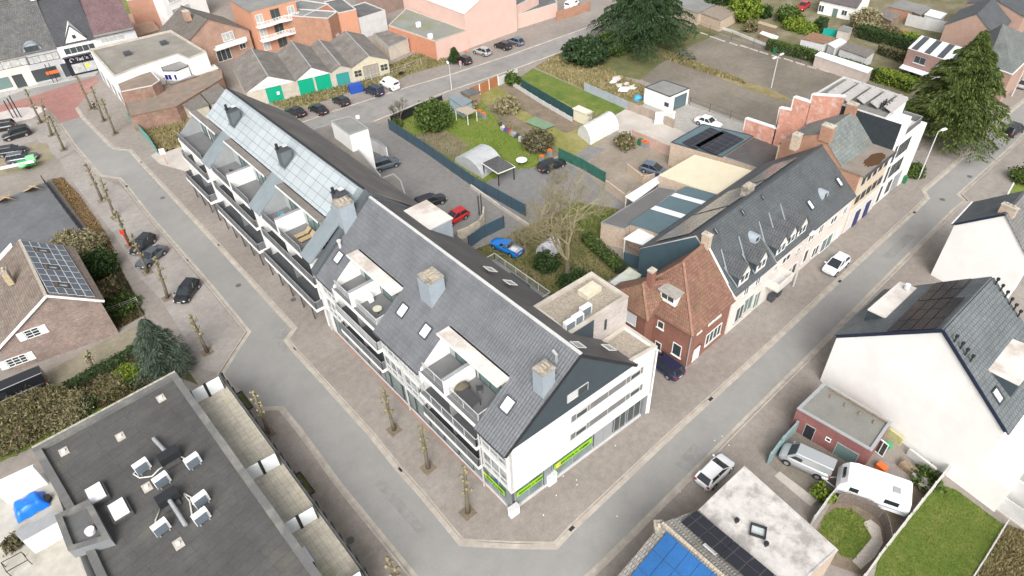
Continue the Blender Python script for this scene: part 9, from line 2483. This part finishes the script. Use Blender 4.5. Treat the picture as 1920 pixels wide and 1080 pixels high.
for b_, t_, l in [((77, 230), (47, 168), 'first pollard from the plaza on the left side, tallest of three in a line'), ((97, 254), (76, 190), 'middle pollard of three beside the plaza parking'), ((120, 281), (92, 218), 'slender crooked pollard nearest the plaza kerb'), ((172, 204), (144, 143), 'pollard nearest the white wall of the plaza corner building'), ((195, 227), (171, 163), 'mossy pollard beside the dark bin at the plaza corner'), ((216, 251), (190, 185), 'pollard on the right pavement closest to the street below the plaza'),
 ((192, 376), (161, 308), 'upper pollard of the leaning row beside the shrub strip'), ((216, 407), (188, 336), 'second pollard of the leaning row beside the shrub strip'), ((244, 460), (216, 396), 'pollard right behind the red and white sign'), ((277, 511), (246, 440), 'pollard rising in front of the grey saloon'), ((314, 559), (291, 483), 'pollard beside the lone black hatchback'), ((389, 660), (357, 593), 'lone pollard on the wide paving above the terraces'), ((503, 813), (475, 735), 'mossy pollard at the upper terrace planter'),
 ((739, 806), (719, 733), 'pollard nearest the near roof terraces of the corner building'), ((803, 877), (789, 801), 'pollard in the middle of the corner building pavement'), ((877, 961), (871, 876), 'pale pollard closest to the building corner'), ((752, 1110), (727, 1048), 'pollard at the bottom picture edge beside the left kerb'), ((174, 693), (163, 662), 'small knobbly pollard on the bungalow driveway')]:
 pollard(b_, t_, l)
# short grass standing on the near lawns
def tufts(name, px, n, h, mat):
 q = xy(px); mx = [min(p[i] for p in q) for i in (0, 1)], [max(p[i] for p in q) for i in (0, 1)]
 pts = rng.uniform(mx[0], mx[1], (n * 2, 2))
 ins = np.zeros(len(pts), bool)
 for i in range(len(q)):
  a, b = q[i], q[i - 1]
  c = ((a.y > pts[:, 1]) != (b.y > pts[:, 1])) & (pts[:, 0] < (b.x - a.x) * (pts[:, 1] - a.y) / (b.y - a.y + 1e-9) + a.x)
  ins ^= c
 pts = pts[ins][:n]
 C_ = np.column_stack([pts, np.full(len(pts), h * 0.4)])
 D = np.tile((0, 0, 1.0), (len(C_), 1))
 o = leafmesh(name, C_, h * 0.5, mat, None, 1.3, D, 0.6, tri=True); o['kind'] = 'stuff'
 tag(o, None, None, None, 'stuff')
GT = leafm('grass_blades', [(0.06, 0.11, 0.012), (0.11, 0.165, 0.02), (0.20, 0.22, 0.05)]); GT2 = leafm('dry_blades', [(0.20, 0.16, 0.07), (0.30, 0.25, 0.13), (0.14, 0.14, 0.05)])
tufts('grass', LAWNR, 14000, 0.09, GT); tufts('grass', [(1533, 1002), (1545, 968), (1568, 952), (1598, 955), (1622, 975), (1634, 1008), (1605, 1048), (1578, 1044)], 2500, 0.12, GT)
tufts('grass', lawnA, 9000, 0.2, GT); tufts('grass', lawnD, 7000, 0.28, leafm('mixed_blades', [(0.06, 0.08, 0.02), (0.14, 0.13, 0.05), (0.2, 0.17, 0.1)]))
tufts('dry_grass', [(1205, 85), (1225, 90), (1300, 118), (1380, 148), (1400, 158), (1340, 142), (1260, 116)], 3500, 0.6, GT2)
tufts('dry_grass', [(1812, 1100), (1884, 984), (1960, 1010), (1990, 1100)], 5000, 0.25, GT2); tufts('dry_grass', [(1003, 127), (1040, 104), (1100, 100), (1160, 140), (1215, 165), (1207, 196), (1170, 203)], 4000, 0.4, GT2)
tufts('rough_grass_blades', [(240, 216), (275, 205), (345, 190), (375, 205), (400, 200), (372, 262), (312, 285), (295, 280), (265, 242)], 4000, 0.4, GT2); tufts('rough_grass_blades', [(505, 192), (560, 178), (640, 152), (740, 118), (800, 92), (845, 118), (765, 140), (715, 168), (650, 175), (600, 192), (545, 212)], 5000, 0.4, leafm('rough_blades', [(0.08, 0.11, 0.02), (0.2, 0.17, 0.08), (0.28, 0.24, 0.13)]))
tufts('ground_cover', [(165, 440), (205, 462), (272, 590), (205, 628), (180, 560), (150, 470)], 5000, 0.35, leafm('bed_leaves', [(0.03, 0.04, 0.012), (0.08, 0.07, 0.03), (0.16, 0.11, 0.06)])); tufts('ground_cover', [(90, 775), (120, 740), (265, 662), (345, 690), (200, 765)], 5000, 0.35, leafm('bed_leaves', []))
tufts('leaf_litter', [(97, 338), (118, 334), (148, 366), (200, 440), (215, 470), (195, 480), (178, 448)], 5000, 0.3, leafm('litter', [(0.16, 0.09, 0.04), (0.28, 0.18, 0.10), (0.2, 0.17, 0.07)]))
# droppings and paper flecks
FL = WHP
fl = MB()
for (x, y) in [(1154, 836), (1157, 968), (1043, 929), (1056, 893), (1082, 909), (1081, 900), (1340, 826), (1354, 818), (1367, 835), (1321, 919), (1275, 922), (1040, 838), (1019, 966)]:
 p = P(x, y); fl.box((p.x, p.y, (RL if 1180 < x < 1260 else 0) + 0.006), (0.12, 0.08, 0.006), Vector((random.random(), random.random(), 0.01)))
o = fl.build('paper_flecks', FL); o['kind'] = 'stuff'
